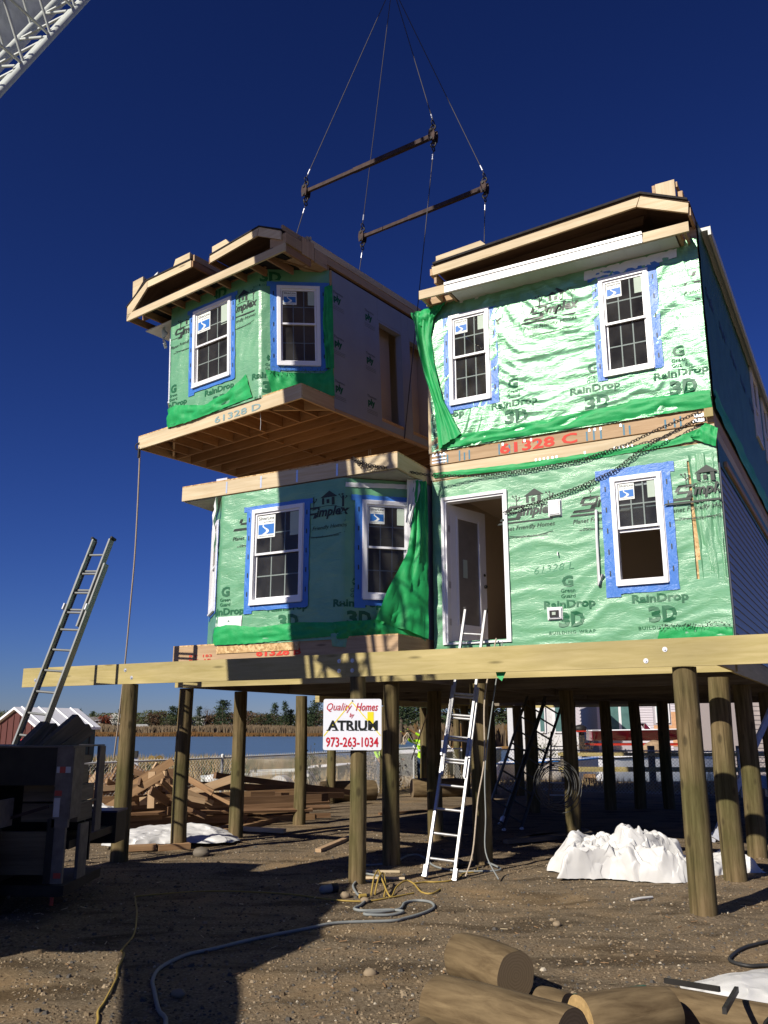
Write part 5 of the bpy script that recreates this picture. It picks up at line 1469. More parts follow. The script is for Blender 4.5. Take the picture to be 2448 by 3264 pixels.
# bracket plate with a hole
b = MB(); n = 20; c_ = (-.78, 1.02)
def rect(a):
    x, z = cos(a), sin(a); m_ = max(abs(x) / .20, abs(z) / .17); return (c_[0] + x / m_, c_[1] + z / m_)
for i in range(n):
    a0, a1 = 2 * pi * i / n, 2 * pi * (i + 1) / n
    i0 = (c_[0] - .02 + .075 * cos(a0), c_[1] + .075 * sin(a0)); i1 = (c_[0] - .02 + .075 * cos(a1), c_[1] + .075 * sin(a1))
    o0, o1 = rect(a0), rect(a1)
    b.quad((i0[0], -.36, i0[1]), (i1[0], -.36, i1[1]), (o1[0], -.36, o1[1]), (o0[0], -.36, o0[1]))
b.box(-.58, -.56, -.42, .0, .84, 1.10); b.box(-1.0, -.581, -.358, -.33, .80, .849); b.build('bracket_plate', M['truck_grey'], tr)
tb_('front_panel', [(-1.3, -.60, -.40, -.36, .20, .80)], 'grey_wood')
tb_('front_post', [(-.60, -.52, -.42, -.34, .12, .84)], 'dark_steel')
b = MB(); b.box(-2.4, -1.8, -.3, .6, .1, .5); b.tube([(-.95, .15, .36), (-.70, .15, .36)], .34, 24); b.tube([(-.95, 1.3, .36), (-.70, 1.3, .36)], .34, 24); b.build('wheel', M['rubber'], tr)
b = MB(); b.box(-.5, .0, -.02, .6, .18, .26); b.build('bumper', M['dark_steel'], tr)
b = MB(); b.box(-.12, -.09, .0, .02, .10, .18); b.build('tail_marker', M['reflector_red'], tr)
tx = empty('tool_box', (-2.93, 11.0, .48)); tag(tx, 'dark blue steel box projecting beside the leftmost pile', 'tool box')
b = MB(); b.box(-.62, -.19, -.2, .2, 0, .34); b.build('body', M['dark_steel'], tx)
b = MB(); b.box(-.63, -.18, -.21, .21, .341, .36); b.build('lid', plain('dark_blue_paint', (.03, .035, .10), .4, .5), tx)
b = MB(); b.box(-.60, -.42, -.9, .1, .06, .16); b.build('support_arm', M['dark_steel'], tx)
b = MB(); ring(b, (-.50, 0, .42), .06, .012, (1, 0, 0), (0, 0, 1)); b.build('lifting_ring', M['rust'], tx)
# timbers standing on the trailer
rr = random.Random(8)
TB = [(-3.82, 9.5, 1.50, -3.63, 9.75, 1.80, .13, 'stubby timber block leaning beside the left ladder foot'), (-3.69, 9.5, 1.50, -3.555, 9.75, 1.785, .12, 'middle old timber block slanting up on the trailer'),
      (-3.62, 9.45, 1.47, -3.29, 9.75, 1.86, .16, 'longest slanting timber on the trailer, standing highest'), (-3.50, 9.5, 1.47, -3.225, 9.85, 1.77, .12, 'rightmost slanting timber on the trailer')]
for x0, y0, z0, x1, y1, z1, w, lab in TB:
    a = Vector((x0, y0, z0)); b = MB(); b.bar((0, 0, 0), Vector((x1, y1, z1)) - a, w, .14); o = b.build('timber_block', M['dunnage'], loc=a); tag(o, lab, 'timber', 'timbers stacked on the trailer')
b = MB(); ring(b, (0, 0, 0), .08, .012, (1, 0, 0), (0, 0, 1)); o = b.build('lifting_eye', M['rust'], loc=(-4.0, 9.2, 1.60)); tag(o, 'dark curved handle on top of the trailer at far left', 'handle')
# ================================================================== GROUND, WATER, SHORES
PW = [tuple(W(u, v)[:2]) for u, v, r, l in PILES if W(u, v).y < 16]
def gz(x, y):
    z = .028 * nz(x * .35, y * .35, 1.0) + .018 * nz(x * 1.1, y * 1.1, 2.0)
    if y < 24: z += .010 * nz(x * 4, y * 4, 3.0) + .012 * max(0, nz(x * .8 + 3, y * .8, 6.0))
    if y < 17:
        for P_ in PW:
            d2 = (x - P_[0]) ** 2 + (y - P_[1]) ** 2
            if d2 < .25: z += .038 * math.exp(-d2 / .035) * (1 + .5 * nz(x * 9, y * 9, 2))
    if y > 30: z -= .5 * min(1, (y - 30) / 25)
    if y > 60: z -= (y - 60) * .12
    if 6.5 < x < 40 and 34 < y < 47: z -= 1.6
    return z
def ground_mat():
    m, t, b = nodes('gravelly_dirt')
    v = coordn(t, 'Object', (1, 1, 1))
    nA = N(t, 'ShaderNodeTexNoise', Scale=.55, Detail=4.0); t.links.new(v, nA.inputs['Vector'])
    nB = N(t, 'ShaderNodeTexNoise', Scale=38.0, Detail=8.0, Roughness=.75); t.links.new(v, nB.inputs['Vector'])
    c = ramp(t, nB.outputs[0], [(.30, (.072, .053, .034)), (.5, (.195, .150, .098)), (.66, (.30, .240, .165))])
    sand = ramp(t, nB.outputs[0], [(.3, (.18, .125, .070)), (.7, (.32, .235, .138))])
    fA = N(t, 'ShaderNodeMapRange'); fA.inputs[1].default_value = .52; fA.inputs[2].default_value = .62; t.links.new(nA.outputs[0], fA.inputs[0])
    c = mix(t, fA.outputs[0], c, sand)
    nD = N(t, 'ShaderNodeTexNoise', Scale=.9, Detail=5.0, Distortion=1.2); t.links.new(coordn(t, 'Object', (1, 2.2, 1)), nD.inputs['Vector'])
    dp = ramp(t, nD.outputs[0], [(.36, (.52, .50, .48)), (.50, (1, 1, 1)), (.68, (1.18, 1.12, 1.05))])
    c = mix(t, 1.0, c, dp, 'MULTIPLY')
    # pebbles and shell bits
    vo = N(t, 'ShaderNodeTexVoronoi', Scale=30.0); t.links.new(v, vo.inputs['Vector'])
    sc = N(t, 'ShaderNodeSeparateColor'); t.links.new(vo.outputs['Color'], sc.inputs[0])
    dm = N(t, 'ShaderNodeMapRange'); dm.inputs[1].default_value = .22; dm.inputs[2].default_value = .34; dm.inputs[3].default_value = 1; dm.inputs[4].default_value = 0
    t.links.new(vo.outputs['Distance'], dm.inputs[0])
    gt = N(t, 'ShaderNodeMath', operation='GREATER_THAN'); gt.inputs[1].default_value = .62; t.links.new(sc.outputs[0], gt.inputs[0])
    ml = N(t, 'ShaderNodeMath', operation='MULTIPLY'); t.links.new(gt.outputs[0], ml.inputs[0]); t.links.new(dm.outputs[0], ml.inputs[1])
    pc = ramp(t, sc.outputs[1], [(0, (.08, .060, .040)), (.45, (.21, .158, .10)), (.85, (.31, .245, .16)), (.985, (.48, .42, .33))])
    c = mix(t, ml.outputs[0], c, pc)
    # straw coloured land farther out
    sp = N(t, 'ShaderNodeSeparateXYZ'); tc = N(t, 'ShaderNodeTexCoord'); t.links.new(tc.outputs['Object'], sp.inputs[0])
    yy = N(t, 'ShaderNodeMapRange'); yy.inputs[1].default_value = 24; yy.inputs[2].default_value = 29; t.links.new(sp.outputs[1], yy.inputs[0])
    nC = N(t, 'ShaderNodeTexNoise', Scale=2.0, Detail=6.0); t.links.new(v, nC.inputs['Vector'])
    straw = ramp(t, nC.outputs[0], [(.3, (.24, .17, .09)), (.7, (.46, .36, .21))])
    c = mix(t, yy.outputs[0], c, straw)
    t.links.new(c, b.inputs['Base Color']); b.inputs['Roughness'].default_value = .95; b.inputs['Specular IOR Level'].default_value = .1
    ad = N(t, 'ShaderNodeMath', operation='MULTIPLY_ADD'); t.links.new(ml.outputs[0], ad.inputs[0]); ad.inputs[1].default_value = .6; t.links.new(nB.outputs[0], ad.inputs[2])
    bump(t, b, ad.outputs[0], .9, .02)
    return m
M['ground'] = ground_mat()
def axisvals(lo, hi, segs):
    v = []
    for a, b_, s in segs:
        x = a
        while x < b_ - 1e-6: v.append(x); x += s
    v.append(segs[-1][1]); return v
xs = axisvals(0, 0, [(-900, -100, 200), (-100, -20, 10), (-20, -6, 1.0), (-6, 7, .08), (7, 20, 1.0), (20, 100, 8), (100, 900, 200)])
ys = axisvals(0, 0, [(-400, -40, 90), (-40, -4, 3), (-4, 3.5, .5), (3.5, 17, .08), (17, 30, .35), (30, 72, 1.5)])
b = MB(); b.grid(lambda i, j: Vector((xs[i], ys[j], gz(xs[i], ys[j]))), len(xs) - 1, len(ys) - 1)
g = b.build('ground', M['ground']); tag(g, kind='structure')
# loose stones
b = MB(); rr = random.Random(31)
def stone(mb, x, y, r, fl=.6):
    z = gz(x, y); n = 5; a0 = rr.random() * 6
    vs = [Vector((x + r * cos(a0 + 2 * pi * i / n) * rr.uniform(.7, 1.2), y + r * sin(a0 + 2 * pi * i / n) * rr.uniform(.7, 1.2), z - r * .1)) for i in range(n)]
    vt = [Vector((x + (p.x - x) * .55, y + (p.y - y) * .55, z + r * fl * rr.uniform(.7, 1.2))) for p in vs]
    mb.add(vs + vt, [tuple(range(n, 2 * n))] + [(i, (i + 1) % n, n + (i + 1) % n, n + i) for i in range(n)], [[(0, 0)] * n] + [[(0, 0)] * 4] * n)
for k in range(22000):
    d = 4.2 + (rr.random() ** 1.5) * 12; a = rr.uniform(-.52, .52); x, y = d * sin(a), d * cos(a)
    b.m = rr.choice((0, 0, 1, 1, 1, 2, 2, 3, 3)) if rr.random() > .018 else 4; stone(b, x, y, rr.uniform(.006, .017) * (2.0 if rr.random() < .05 else 1))
st_m = [plain('stone_tint', c, .9, .1, var=.1) for c in ((.11, .08, .05), (.18, .135, .085), (.27, .21, .14), (.085, .078, .07), (.42, .37, .29))]
o = b.build('loose_gravel', st_m); tag(o, 'loose gravel and shell bits over the dirt yard', kind='stuff')
for k, (x, y, r) in enumerate(((-.42, 10.2, .06), (-.2, 9.95, .05), (.9, 7.95, .05), (-.1, 7.1, .055), (1.6, 8.8, .04), (-1.4, 6.6, .05), (-2.62, 13.4, .12))):
    b = MB(); rr = random.Random(50 + k); b.sphere((0, 0, r * .35), r, 10, 7, (1, rr.uniform(.7, 1), .65))
    b.v = [tuple(Vector(p) * (1 + .25 * nz(p[0] * 3 / r, p[1] * 3 / r, k))) for p in b.v]
    o = b.build('stone', st_m[2] if k < 6 else M['grey_wood'], loc=(x, y, 0))
    tag(o, ('pale stone left of the tangled yellow cord', 'pale stone just under the yellow cord plug', 'stone right of the grey hose loop', 'pale stone in the middle of the front dirt', 'small stone out in the sandy patch', 'stone in the shaded strip at bottom left', 'round chunk at the foot of the second pile')[k], 'stone')

b = MB(); rr = random.Random(91)
for k in range(500):
    d = 4.6 + (rr.random() ** 1.2) * 12; a = rr.uniform(-.5, .5); x, y = d * sin(a), d * cos(a); z = gz(x, y) + .008; L = rr.uniform(.015, .07); t_ = rr.uniform(0, 3.14); b.m = rr.choice((0, 1, 1, 2))
    b.bar((x, y, z), (x + L * cos(t_), y + L * sin(t_), z + rr.uniform(-.003, .012)), .004, rr.uniform(.004, .012))
o = b.build('wood_chips', [M['pine'], M['old2'], M['dunnage']]); tag(o, 'scattered splinters and wood chips on the yard', kind='stuff')
def water_mat():
    m, t, b = nodes('bay_water')
    b.inputs['Base Color'].default_value = (.09, .15, .225, 1); b.inputs['Roughness'].default_value = .34; b.inputs['IOR'].default_value = 1.33
    v = coordn(t, 'Object', (.35, 1.6, 1))
    n1 = N(t, 'ShaderNodeTexNoise', Scale=1.0, Detail=4.0, Roughness=.6); t.links.new(v, n1.inputs['Vector'])
    v2 = coordn(t, 'Object', (.008, .05, 1))
    n2 = N(t, 'ShaderNodeTexNoise', Scale=1.0, Detail=3.0); t.links.new(v2, n2.inputs['Vector'])
    s = N(t, 'ShaderNodeMapRange'); s.inputs[1].default_value = .35; s.inputs[2].default_value = .65; s.inputs[3].default_value = .25; s.inputs[4].default_value = 1.0
    t.links.new(n2.outputs[0], s.inputs[0])
    bp = bump(t, b, n1.outputs[0], .8, .25); t.links.new(s.outputs[0], bp.inputs['Strength'])
    return m
M['water'] = water_mat()
b = MB(); b.quad((-1500, 20, -.95), (1500, 20, -.95), (1500, 2200, -.95), (-1500, 2200, -.95)); o = b.build('water', M['water']); tag(o, kind='structure')
M['marsh'] = plain('marsh_ground', (.22, .125, .045), .95, .05, var=.35, scale=.15)
M['reed'] = plain('dry_reed', (.145, .105, .065), .95, .05, var=.3, scale=.6)
M['reed2'] = plain('orange_marsh_grass', (.13, .078, .033), .95, .05, var=.3, scale=.6)
M['beach'] = plain('pale_sand', (.50, .44, .34), .95, .05)
def shore(x0, x1, yf, y1, seedv, nm):
    b = MB(); n = 80
    def P(i, j):
        x = x0 + (x1 - x0) * i / n; w = 7 * nz(x * .02, seedv) * (1 if yf > 200 else .5)
        y = (yf + w) + (0, 2, 8, 30, y1 - yf)[j]; return Vector((x, y, (-1.6, -.7, -.3, .1, .6)[j]))
    b.grid(P, n, 4); o = b.build(nm, M['marsh']); tag(o, kind='structure')
shore(-700, 700, 322, 1500, 1.1, 'far_shore')
shore(6, 400, 120, 520, 4.4, 'near_marsh')
def reeds(x0, x1, y0, y1, n, h, w, mats, lab, seed, zb=-.4, rows=1):
    rr = random.Random(seed); b = MB()
    for k in range(n):
        x = rr.uniform(x0, x1); y = rr.uniform(y0, y1) + 7 * nz(x * .02, 1.1) * (1 if y0 > 200 else 0); hh = h * rr.uniform(.6, 1.15) * (1 + .5 * nz(x * .05, y * .05, seed)); ww = w * rr.uniform(.6, 1.4)
        b.m = rr.choice(range(len(mats))); a = rr.uniform(-.6, .6); dx, dy = cos(a) * ww / 2, sin(a) * ww / 2; ln = rr.uniform(-.25, .25) * hh
        b.add([(x - dx, y - dy, zb), (x + dx, y + dy, zb), (x + dx * .3 + ln, y, zb + hh), (x - dx * .6 + ln, y, zb + hh * .9)], [(0, 1, 2, 3)], [[(0, 0)] * 4])
    o = b.build('reeds', mats); tag(o, lab, kind='stuff'); return o
reeds(-240, 120, 332, 352, 34000, 3.0, .34, [M['reed'], M['reed'], plain('pale_reed', (.19, .145, .092), .95, .05)], 'band of pale reeds along the far shore', 3, zb=-.3)
reeds(-240, 120, 322, 333, 20000, 1.2, .34, [M['reed2'], plain('rust_marsh_grass', (.16, .08, .03), .95, .05)], 'rust coloured marsh grass at the water edge of the far shore', 4, zb=-.9)
reeds(5, 60, 122, 150, 5200, 2.7, .5, [M['reed'], M['reed2'], M['reed']], 'brown reeds on the nearer marsh behind the platform', 5, zb=-.6)
b = MB(); b.box(-78, -62, 329, 332, -.6, -.1); b.box(-113, -104, 334, 336, -.3, .6); o = b.build('beach', M['beach']); tag(o, kind='structure')

# foliage
def foliage_mat(nm, c0, c1):
    m, t, b = nodes(nm)
    v = coordn(t, 'Object', (.6, .6, .6)); n1 = N(t, 'ShaderNodeTexNoise', Scale=1.0, Detail=3.0); t.links.new(v, n1.inputs['Vector'])
    c = ramp(t, n1.outputs[0], [(.3, c0), (.7, c1)]); t.links.new(c, b.inputs['Base Color']); b.inputs['Roughness'].default_value = .9; b.inputs['Specular IOR Level'].default_value = .1
    return m
M['evergreen'] = foliage_mat('evergreen_needles', (.022, .040, .020), (.055, .075, .035))
M['brownleaf'] = foliage_mat('brown_foliage', (.07, .042, .026), (.14, .085, .05))
M['redleaf'] = foliage_mat('red_foliage', (.16, .035, .018), (.28, .07, .03))
M['greenleaf'] = foliage_mat('dull_green_foliage', (.05, .06, .025), (.10, .11, .05))
M['twig'] = foliage_mat('bare_twigs', (.10, .075, .06), (.17, .13, .11))
M['bark'] = plain('tree_bark', (.10, .08, .06), .95, .05, var=.3)
_tm = {}
def tree_meshes(kind, seed):
    k = (kind, seed)
    if k in _tm: return _tm[k]
    rr = random.Random(seed); t = MB(); c = MB(); H = 1.0
    lean = rr.uniform(-.05, .05)
    t.tube([(0, 0, -.1), (lean * .4, 0, .35), (lean, .01, .75)], .03, 6, rs=[.035, .026, .01])
    blobs = []
    if kind == 'pine':
        for i in range(26):
            z = rr.uniform(.12, .98); r = (.30 * (1.05 - z) + .05) * rr.uniform(.5, 1.15); a = rr.random() * 6.28
            t.tube([(lean * z, 0, z - .06), (cos(a) * r, sin(a) * r, z)], .008, 4, caps=False); blobs.append((Vector((cos(a) * r * .8 + lean * z, sin(a) * r * .8, z)), .085 + .08 * (1 - z)))
        blobs.append((Vector((lean, 0, .97)), .05))
    else:
        for i in range(22):
            a = rr.random() * 6.28; z = rr.uniform(.30, .93); r = .40 * sqrt(max(0.02, 1 - ((z - .58) / .42) ** 2)) * rr.uniform(.3, 1.0)
            t.tube([(lean * .5, 0, .30), (cos(a) * r * .6, sin(a) * r * .6, z - .06), (cos(a) * r, sin(a) * r, z)], .008, 4, caps=False, rs=[.018, .008, .003])
            blobs.append((Vector((cos(a) * r, sin(a) * r, z)), rr.uniform(.07, .14)))
    nl = 44 if kind != 'bare' else 16
    for p, r in blobs:
        for j in range(nl):
            d = Vector((rr.gauss(0, 1), rr.gauss(0, 1), rr.gauss(0, .8))) * r * .62; q = p + d; s = rr.uniform(.018, .045) * (1 if kind != 'bare' else .9)
            a = Vector((rr.uniform(-1, 1), rr.uniform(-1, 1), rr.uniform(-.6, .6))).normalized() * s * (1 if kind != 'bare' else 2.2); e = Vector((rr.uniform(-1, 1), rr.uniform(-1, 1), rr.uniform(-.6, .6))).normalized() * s * (1 if kind != 'bare' else .25)
            c.add([q - a, q + e, q + a], [(0, 1, 2)], [[(0, 0)] * 3])
    mt = {'pine': 'evergreen', 'round': 'brownleaf', 'bare': 'twig', 'red': 'redleaf', 'green': 'greenleaf'}[kind]
    _tm[k] = (t.mesh('trunk', M['bark']), c.mesh('crown', M[mt])); return _tm[k]
def tree(x, y, h, kind, seed, label, w=1.0, zb=-.2):
    h = h * 1.22
    r = empty('pine_tree' if kind == 'pine' else 'tree', (x, y, zb), seed * 1.3); r.scale = (h * w, h * w, h)
    tag(r, label, 'tree', 'trees on the far shore'); tm, cm = tree_meshes(kind, seed % 3)
    put(tm, 'trunk', r); put(cm, 'crown', r); return r
def far(xs_, Y): return (xs_ - 1224) / 2800 * (Y * .971)
TR = [ # src x, Y, height, kind, width, label
 (25, 372, 7.5, 'round', 1.4, 'brown round tree far off at the left edge'), (60, 375, 7.0, 'round', 1.2, 'second brown tree from the left edge, behind the shed roof'),
 (188, 372, 7.5, 'bare', 1.1, 'faint bare tree right of the tall ladder foot'), (248, 365, 7.6, 'pine', .8, 'dark evergreen above the far grey-roofed house'),
 (292, 366, 7.2, 'pine', .7, 'thin evergreen right of the far grey-roofed house'), (332, 360, 6.2, 'red', 1.25, 'autumn red tree left of the leftmost pile'),
 (352, 368, 6.0, 'round', 1.2, 'brown tree behind the autumn red one'), (445, 368, 5.6, 'round', 1.6, 'low brown tree just right of the leftmost pile'),
 (490, 362, 7.0, 'round', 1.2, 'brown tree above the blue far house'), (512, 364, 7.2, 'round', 1.2, 'full brown tree right of the blue far house'),
 (548, 356, 8.6, 'pine', 1.0, 'dark evergreen left of the second pile'), (535, 350, 5.2, 'green', 1.3, 'bushy green tree on the near bank'), (562, 360, 8.2, 'pine', .8, 'dark evergreen tight against the second pile'),
 (632, 360, 8.6, 'pine', .7, 'ragged evergreen just right of the second pile'), (664, 366, 8.8, 'bare', .8, 'tall bare purple-grey tree in the gap'), (682, 366, 7.0, 'round', 1.0, 'brown tree beside the bare one'),
 (712, 352, 10.4, 'pine', 1.15, 'tallest spreading evergreen left of the third pile'), (700, 356, 8.6, 'pine', .9, 'shorter evergreen leaning on the tallest one'),
 (800, 366, 6.4, 'round', 1.3, 'reddish brown tree just right of the third pile'), (836, 362, 7.0, 'green', 1.2, 'green tree right of the third pile'),
 (875, 352, 9.4, 'pine', .8, 'pointed evergreen in the middle of the gap'), (905, 352, 9.8, 'pine', .75, 'narrow tall evergreen left of the fourth pile'), (925, 356, 7.5, 'pine', 1.1, 'wide evergreen close to the fourth pile'),
 (855, 352, 6.0, 'pine', 1.2, 'low evergreen clump in front of the pointed one'), (1008, 350, 10.2, 'pine', 1.1, 'big dark evergreen left of the homes sign'), (990, 355, 8.2, 'pine', 1.1, 'evergreen at the fourth pile right edge')]
for k, (sx, Y, h, kd, w, lab) in enumerate(TR): tree(far(sx, Y), Y, h, kd, k + 1, lab, w)
for k, (x, y, h, kd, w) in enumerate(((7, 160, 8.5, 'pine', 1.4), (12, 158, 9.5, 'pine', 1.5), (17, 162, 9, 'round', 1.5), (22, 157, 9.8, 'pine', 1.5), (27, 160, 9, 'pine', 1.5), (32, 165, 9, 'round', 1.5), (3, 165, 8.5, 'pine', 1.4))):
    tree(x, y, h, kd, 40 + k, ('dark tree seen left of the ladder top, second in the row', 'dark tree seen through the ladder', 'brown tree right of the ladder', 'dark tree in the gap right of the ladder', 'dark tree behind the grey ladders', 'brown tree behind the white house', 'dark tree nearest the sign post')[k], w, zb=-.4)
# low continuous brush
rr = random.Random(77); b = MB()
for k in range(60000):
    x = rr.uniform(-230, 60); y = rr.uniform(361, 380); top = 7.6 + 2.0 * nz(x * .06, 3.3) + 1.6 * nz(x * .25, 8.1); z = rr.uniform(-.3, max(1, top)); s = rr.uniform(.3, .75)
    b.m = 0 if nz(x * .04, 9.9) > 0 else 1
    if rr.random() < .2: b.m = 2
    a = Vector((rr.uniform(-1, 1), rr.uniform(-.5, .5), rr.uniform(-1, 1))) * s; e = Vector((rr.uniform(-1, 1), rr.uniform(-.5, .5), rr.uniform(-1, 1))) * s; q = Vector((x, y, z))
    b.add([q - a, q + e, q + a], [(0, 1, 2)], [[(0, 0)] * 3])
o = b.build('far_woods', [M['brownleaf'], M['greenleaf'], M['evergreen']]); tag(o, 'low brown and green woods along the far shore', kind='stuff')
# far houses
def far_house(sx, Y0, w, d, h, rh, wall, roof, label, rz=.3, nwin=3, storeys=1, zb=.2):
    Y = Y0 + 9
    t = empty('far_house', (far(sx, Y), Y, zb), rz); tag(t, label, 'house', 'houses across the water')
    b = MB(); b.box(-w / 2, w / 2, -d / 2, d / 2, -.4, h); wl_ = b.build('wall', wall, t)
    b = MB(); o = .4
    b.add([(-w / 2 - o, -d / 2 - o, h - .1), (w / 2 + o, -d / 2 - o, h - .1), (w / 2 + o, d / 2 + o, h - .1), (-w / 2 - o, d / 2 + o, h - .1), (-w / 2 - o, 0, h + rh), (w / 2 + o, 0, h + rh)],
          [(0, 1, 5, 4), (2, 3, 4, 5), (0, 4, 3), (1, 2, 5), (0, 3, 2, 1)], [[(0, 0)] * 4, [(0, 0)] * 4, [(0, 0)] * 3, [(0, 0)] * 3, [(0, 0)] * 4]); b.build('roof', roof, t)
    for s in range(storeys):
        for k in range(nwin):
            x = -w / 2 + w * (k + .5) / nwin; z = .9 + s * 2.7
            f = MB(); f.box(x - .6, x + .6, -d / 2 - .06, -d / 2 - .0, z, z + 1.3); fo = f.build('window', M['vinyl'], t)
            f = MB(); f.box(x - .48, x + .48, -d / 2 - .09, -d / 2 - .061, z + .12, z + 1.18); f.build('pane', M['dark_steel'], fo)
FW = plain('far_white_wall', (.55, .55, .52), .8, .1); FG = plain('far_grey_roof', (.17, .16, .15), .9, .1); FB = plain('far_blue_wall', (.27, .33, .40), .8, .1); FR = plain('far_pale_roof', (.38, .38, .36), .9, .1)
far_house(285, 352, 8.5, 7, 4.6, 1.6, FW, FG, 'two-storey white house with grey roof across the water at left', .25, 3, 2)
far_house(318, 356, 4.5, 6, 4.4, 1.4, FB, FG, 'grey wing house joined right of the two-storey white one', .25, 1, 2)
far_house(374, 358, 4.5, 9, 5.4, 2.4, FW, FR, 'pale house with steep roof just left of the leftmost pile', 1.2, 1, 2)
far_house(447, 345, 4.4, 6, 2.3, 1.0, FB, FR, 'small blue house with pale roof right of the leftmost pile', .5, 2)
far_house(8, 366, 6, 6, 5.2, .4, FW, FG, 'white far house at the left photo edge', .1, 2, 2)
far_house(484, 366, 3, 6, 4.6, 1.6, FW, FR, 'pale gable peeping between brown far trees', 1.3, 1, 1)
far_house(637, 358, 3.4, 6, 5.0, 1.8, FW, FR, 'white gabled house right of the second pile across the water', 1.3, 1, 2)
far_house(789, 362, 3.0, 6, 4.8, 1.6, FW, FR, 'white far gable right of the third pile', 1.3, 1, 2)
# ================================================================== TARPS, LOGS, CORDS
M['sawn_bright'] = plain('bright_sawn_end', (.40, .27, .12), .9, .1, var=.25, scale=30)  # lighter cut-end colour for one log
def tarp(label, c, hx, hy, hz, seed, rot=0, n=110, mat='tarp', cr=.9, fl=.0, name='white_tarp'):
    rr = random.Random(seed); b = MB()
    planes = [(rr.uniform(0, 6.28), rr.uniform(.8, 2.3), rr.uniform(0, 6)) for _ in range(7)]
    n = max(16, n // 3)
    jit = {}
    def J(i, j, s_=1.0):
        if (i, j) not in jit: jit[(i, j)] = (rr.uniform(-1, 1), rr.uniform(-1, 1), rr.uniform(-1, 1))
        return jit[(i, j)]
    def P(i, j):
        jx, jy, jz = J(i, j)
        x = (i / n) * 2 - 1; y = (j / n) * 2 - 1
        if 0 < i < n: x += jx * .8 / n
        if 0 < j < n: y += jy * .8 / n
        a = atan2(y, x); r = max(abs(x), abs(y))
        q = (abs(x) ** 3 + abs(y) ** 3) ** (1 / 3)
        ed = 1 - .30 * abs(nz(cos(a) * 1.6, sin(a) * 1.6, seed)) - .22 * abs(nz(cos(a) * 4.5, sin(a) * 4.5, seed))
        sc_ = (r / max(q, 1e-6)) ** .6 * ed
        ux, uy = x * sc_, y * sc_
        prof = max(0, 1 - r ** 2.2) ** .66
        lump = .78 + .5 * nz(ux * 1.5 + 5, uy * 1.5, seed + 2)
        rd = 1 - min(1, abs(nz(ux * 1.7 + 2, uy * 1.4, seed + 7)) * 3)
        rd2 = 1 - min(1, abs(nz(ux * 3.4 + 2, uy * 3.0, seed + 8)) * 3)
        z = hz * (prof * lump + cr * min(1, prof * 2) * (.24 * (rd - .4) + .15 * (rd2 - .4) + .13 * jz))
        X = ux * hx + .05 * hx * jx * .4; Y = uy * hy - .22 * hy * (rd - .3) * min(1, prof * 2) * cr
        return Vector((X, Y, max(.004 + .02 * abs(jz) * (r > .8), z)))
    vs = [P(i, j) for j in range(n + 1) for i in range(n + 1)]; fs = []
    for j in range(n):
        for i in range(n):
            q0_, q1_, q2_, q3_ = j * (n + 1) + i, j * (n + 1) + i + 1, (j + 1) * (n + 1) + i + 1, (j + 1) * (n + 1) + i
            if rr.random() < .5: fs += [(q0_, q1_, q2_), (q0_, q2_, q3_)]
            else: fs += [(q0_, q1_, q3_), (q1_, q2_, q3_)]
    b.add(vs, fs, [[(0, 0)] * 3] * len(fs))
    b.sm = [True] * len(b.f)
    o = b.build(name, M[mat], loc=c)
    o.modifiers.new('soften', 'SUBSURF').levels = 2; o.modifiers[0].render_levels = 2
    for e_ in o.data.edges:
        pass
    att = o.data.attributes.new('crease_edge', 'FLOAT', 'EDGE')
    for e_ in att.data: e_.value = rr.choice((0, 0, .3, .6, .8)); o.rotation_euler = (0, 0, rot); tag(o, label, 'tarp'); return o
tarp('big crumpled heap of white sheeting on the dirt behind the nearest pile', (3.05, 11.85, 0), 1.02, .78, .62, 6, rot=-.2, n=130)
tarp('low white sheeting trailing right of the nearest pile', (4.25, 11.95, 0), .62, .40, .24, 9, rot=.3, n=60)
tarp('white sheet draped on lumber scraps between the two leftmost piles', (-3.42, 14.9, .05), 1.15, .85, .22, 15, rot=.25, n=90, cr=.5)
tarp('small white sheet left of the leftmost pile by the board heap', (-5.0, 16.2, .25), .55, .4, .3, 17, rot=.1, n=60, cr=.5)
tarp('white sheet at the bottom right corner behind the logs', (2.75, 6.55, 0), .66, .62, .15, 21, rot=.5, n=60, cr=.35)
b = MB(); b.tube([(0, 0, 0), (.12, .05, .01), (.27, .16, .0)], .014, 6); o = b.build('braided_rope_end', M['tarp'], loc=(2.60, 9.95, .02)); tag(o, 'short white braided rope end on the dirt left of the nearest pile', 'rope')

def log(label, p, q, r, seed, r2=None, end='sawn'):
    p, q = hv(p), hv(q); d = q - p; n = 14; b = MB(); rr = random.Random(seed); nn = 36
    X = d.normalized(); Y = Vector((0, 0, 1)).cross(X).normalized(); Z = X.cross(Y); r2 = r2 or r
    def P(i, j):
        a = 2 * pi * i / nn; t = j / n; rr_ = (r + (r2 - r) * t) * (1 + .07 * nz(cos(a) * 1.5 + seed, sin(a) * 1.5, t * 2) + .02 * nz(cos(a) * 6, sin(a) * 6 + seed, t * 5)) * (1 - .05 * max(0, 1 - min(t, 1 - t) * 22))
        return d * t + Y * (cos(a) * rr_) + Z * (sin(a) * rr_)
    b.m = 0; ru = rr.random() * 9; b.grid(P, nn, n, uvf=lambda i, j: (d.length * j / n + ru, i * 2 * pi * r / nn))
    b.m = 1
    for e, rev in ((0, 0), (n, 1)):
        R = [P(i, e) for i in range(nn)]; c = d * (e / n)
        if rev: R = R[::-1]
        b.add(R, [tuple(range(nn))], [[(3 + (q_ - c).dot(Y), 3 + (q_ - c).dot(Z)) for q_ in R]])
    o = b.build('log', [M['log'], M[end]], loc=p); tag(o, label, 'log', 'cut pile offcuts in the foreground'); return o
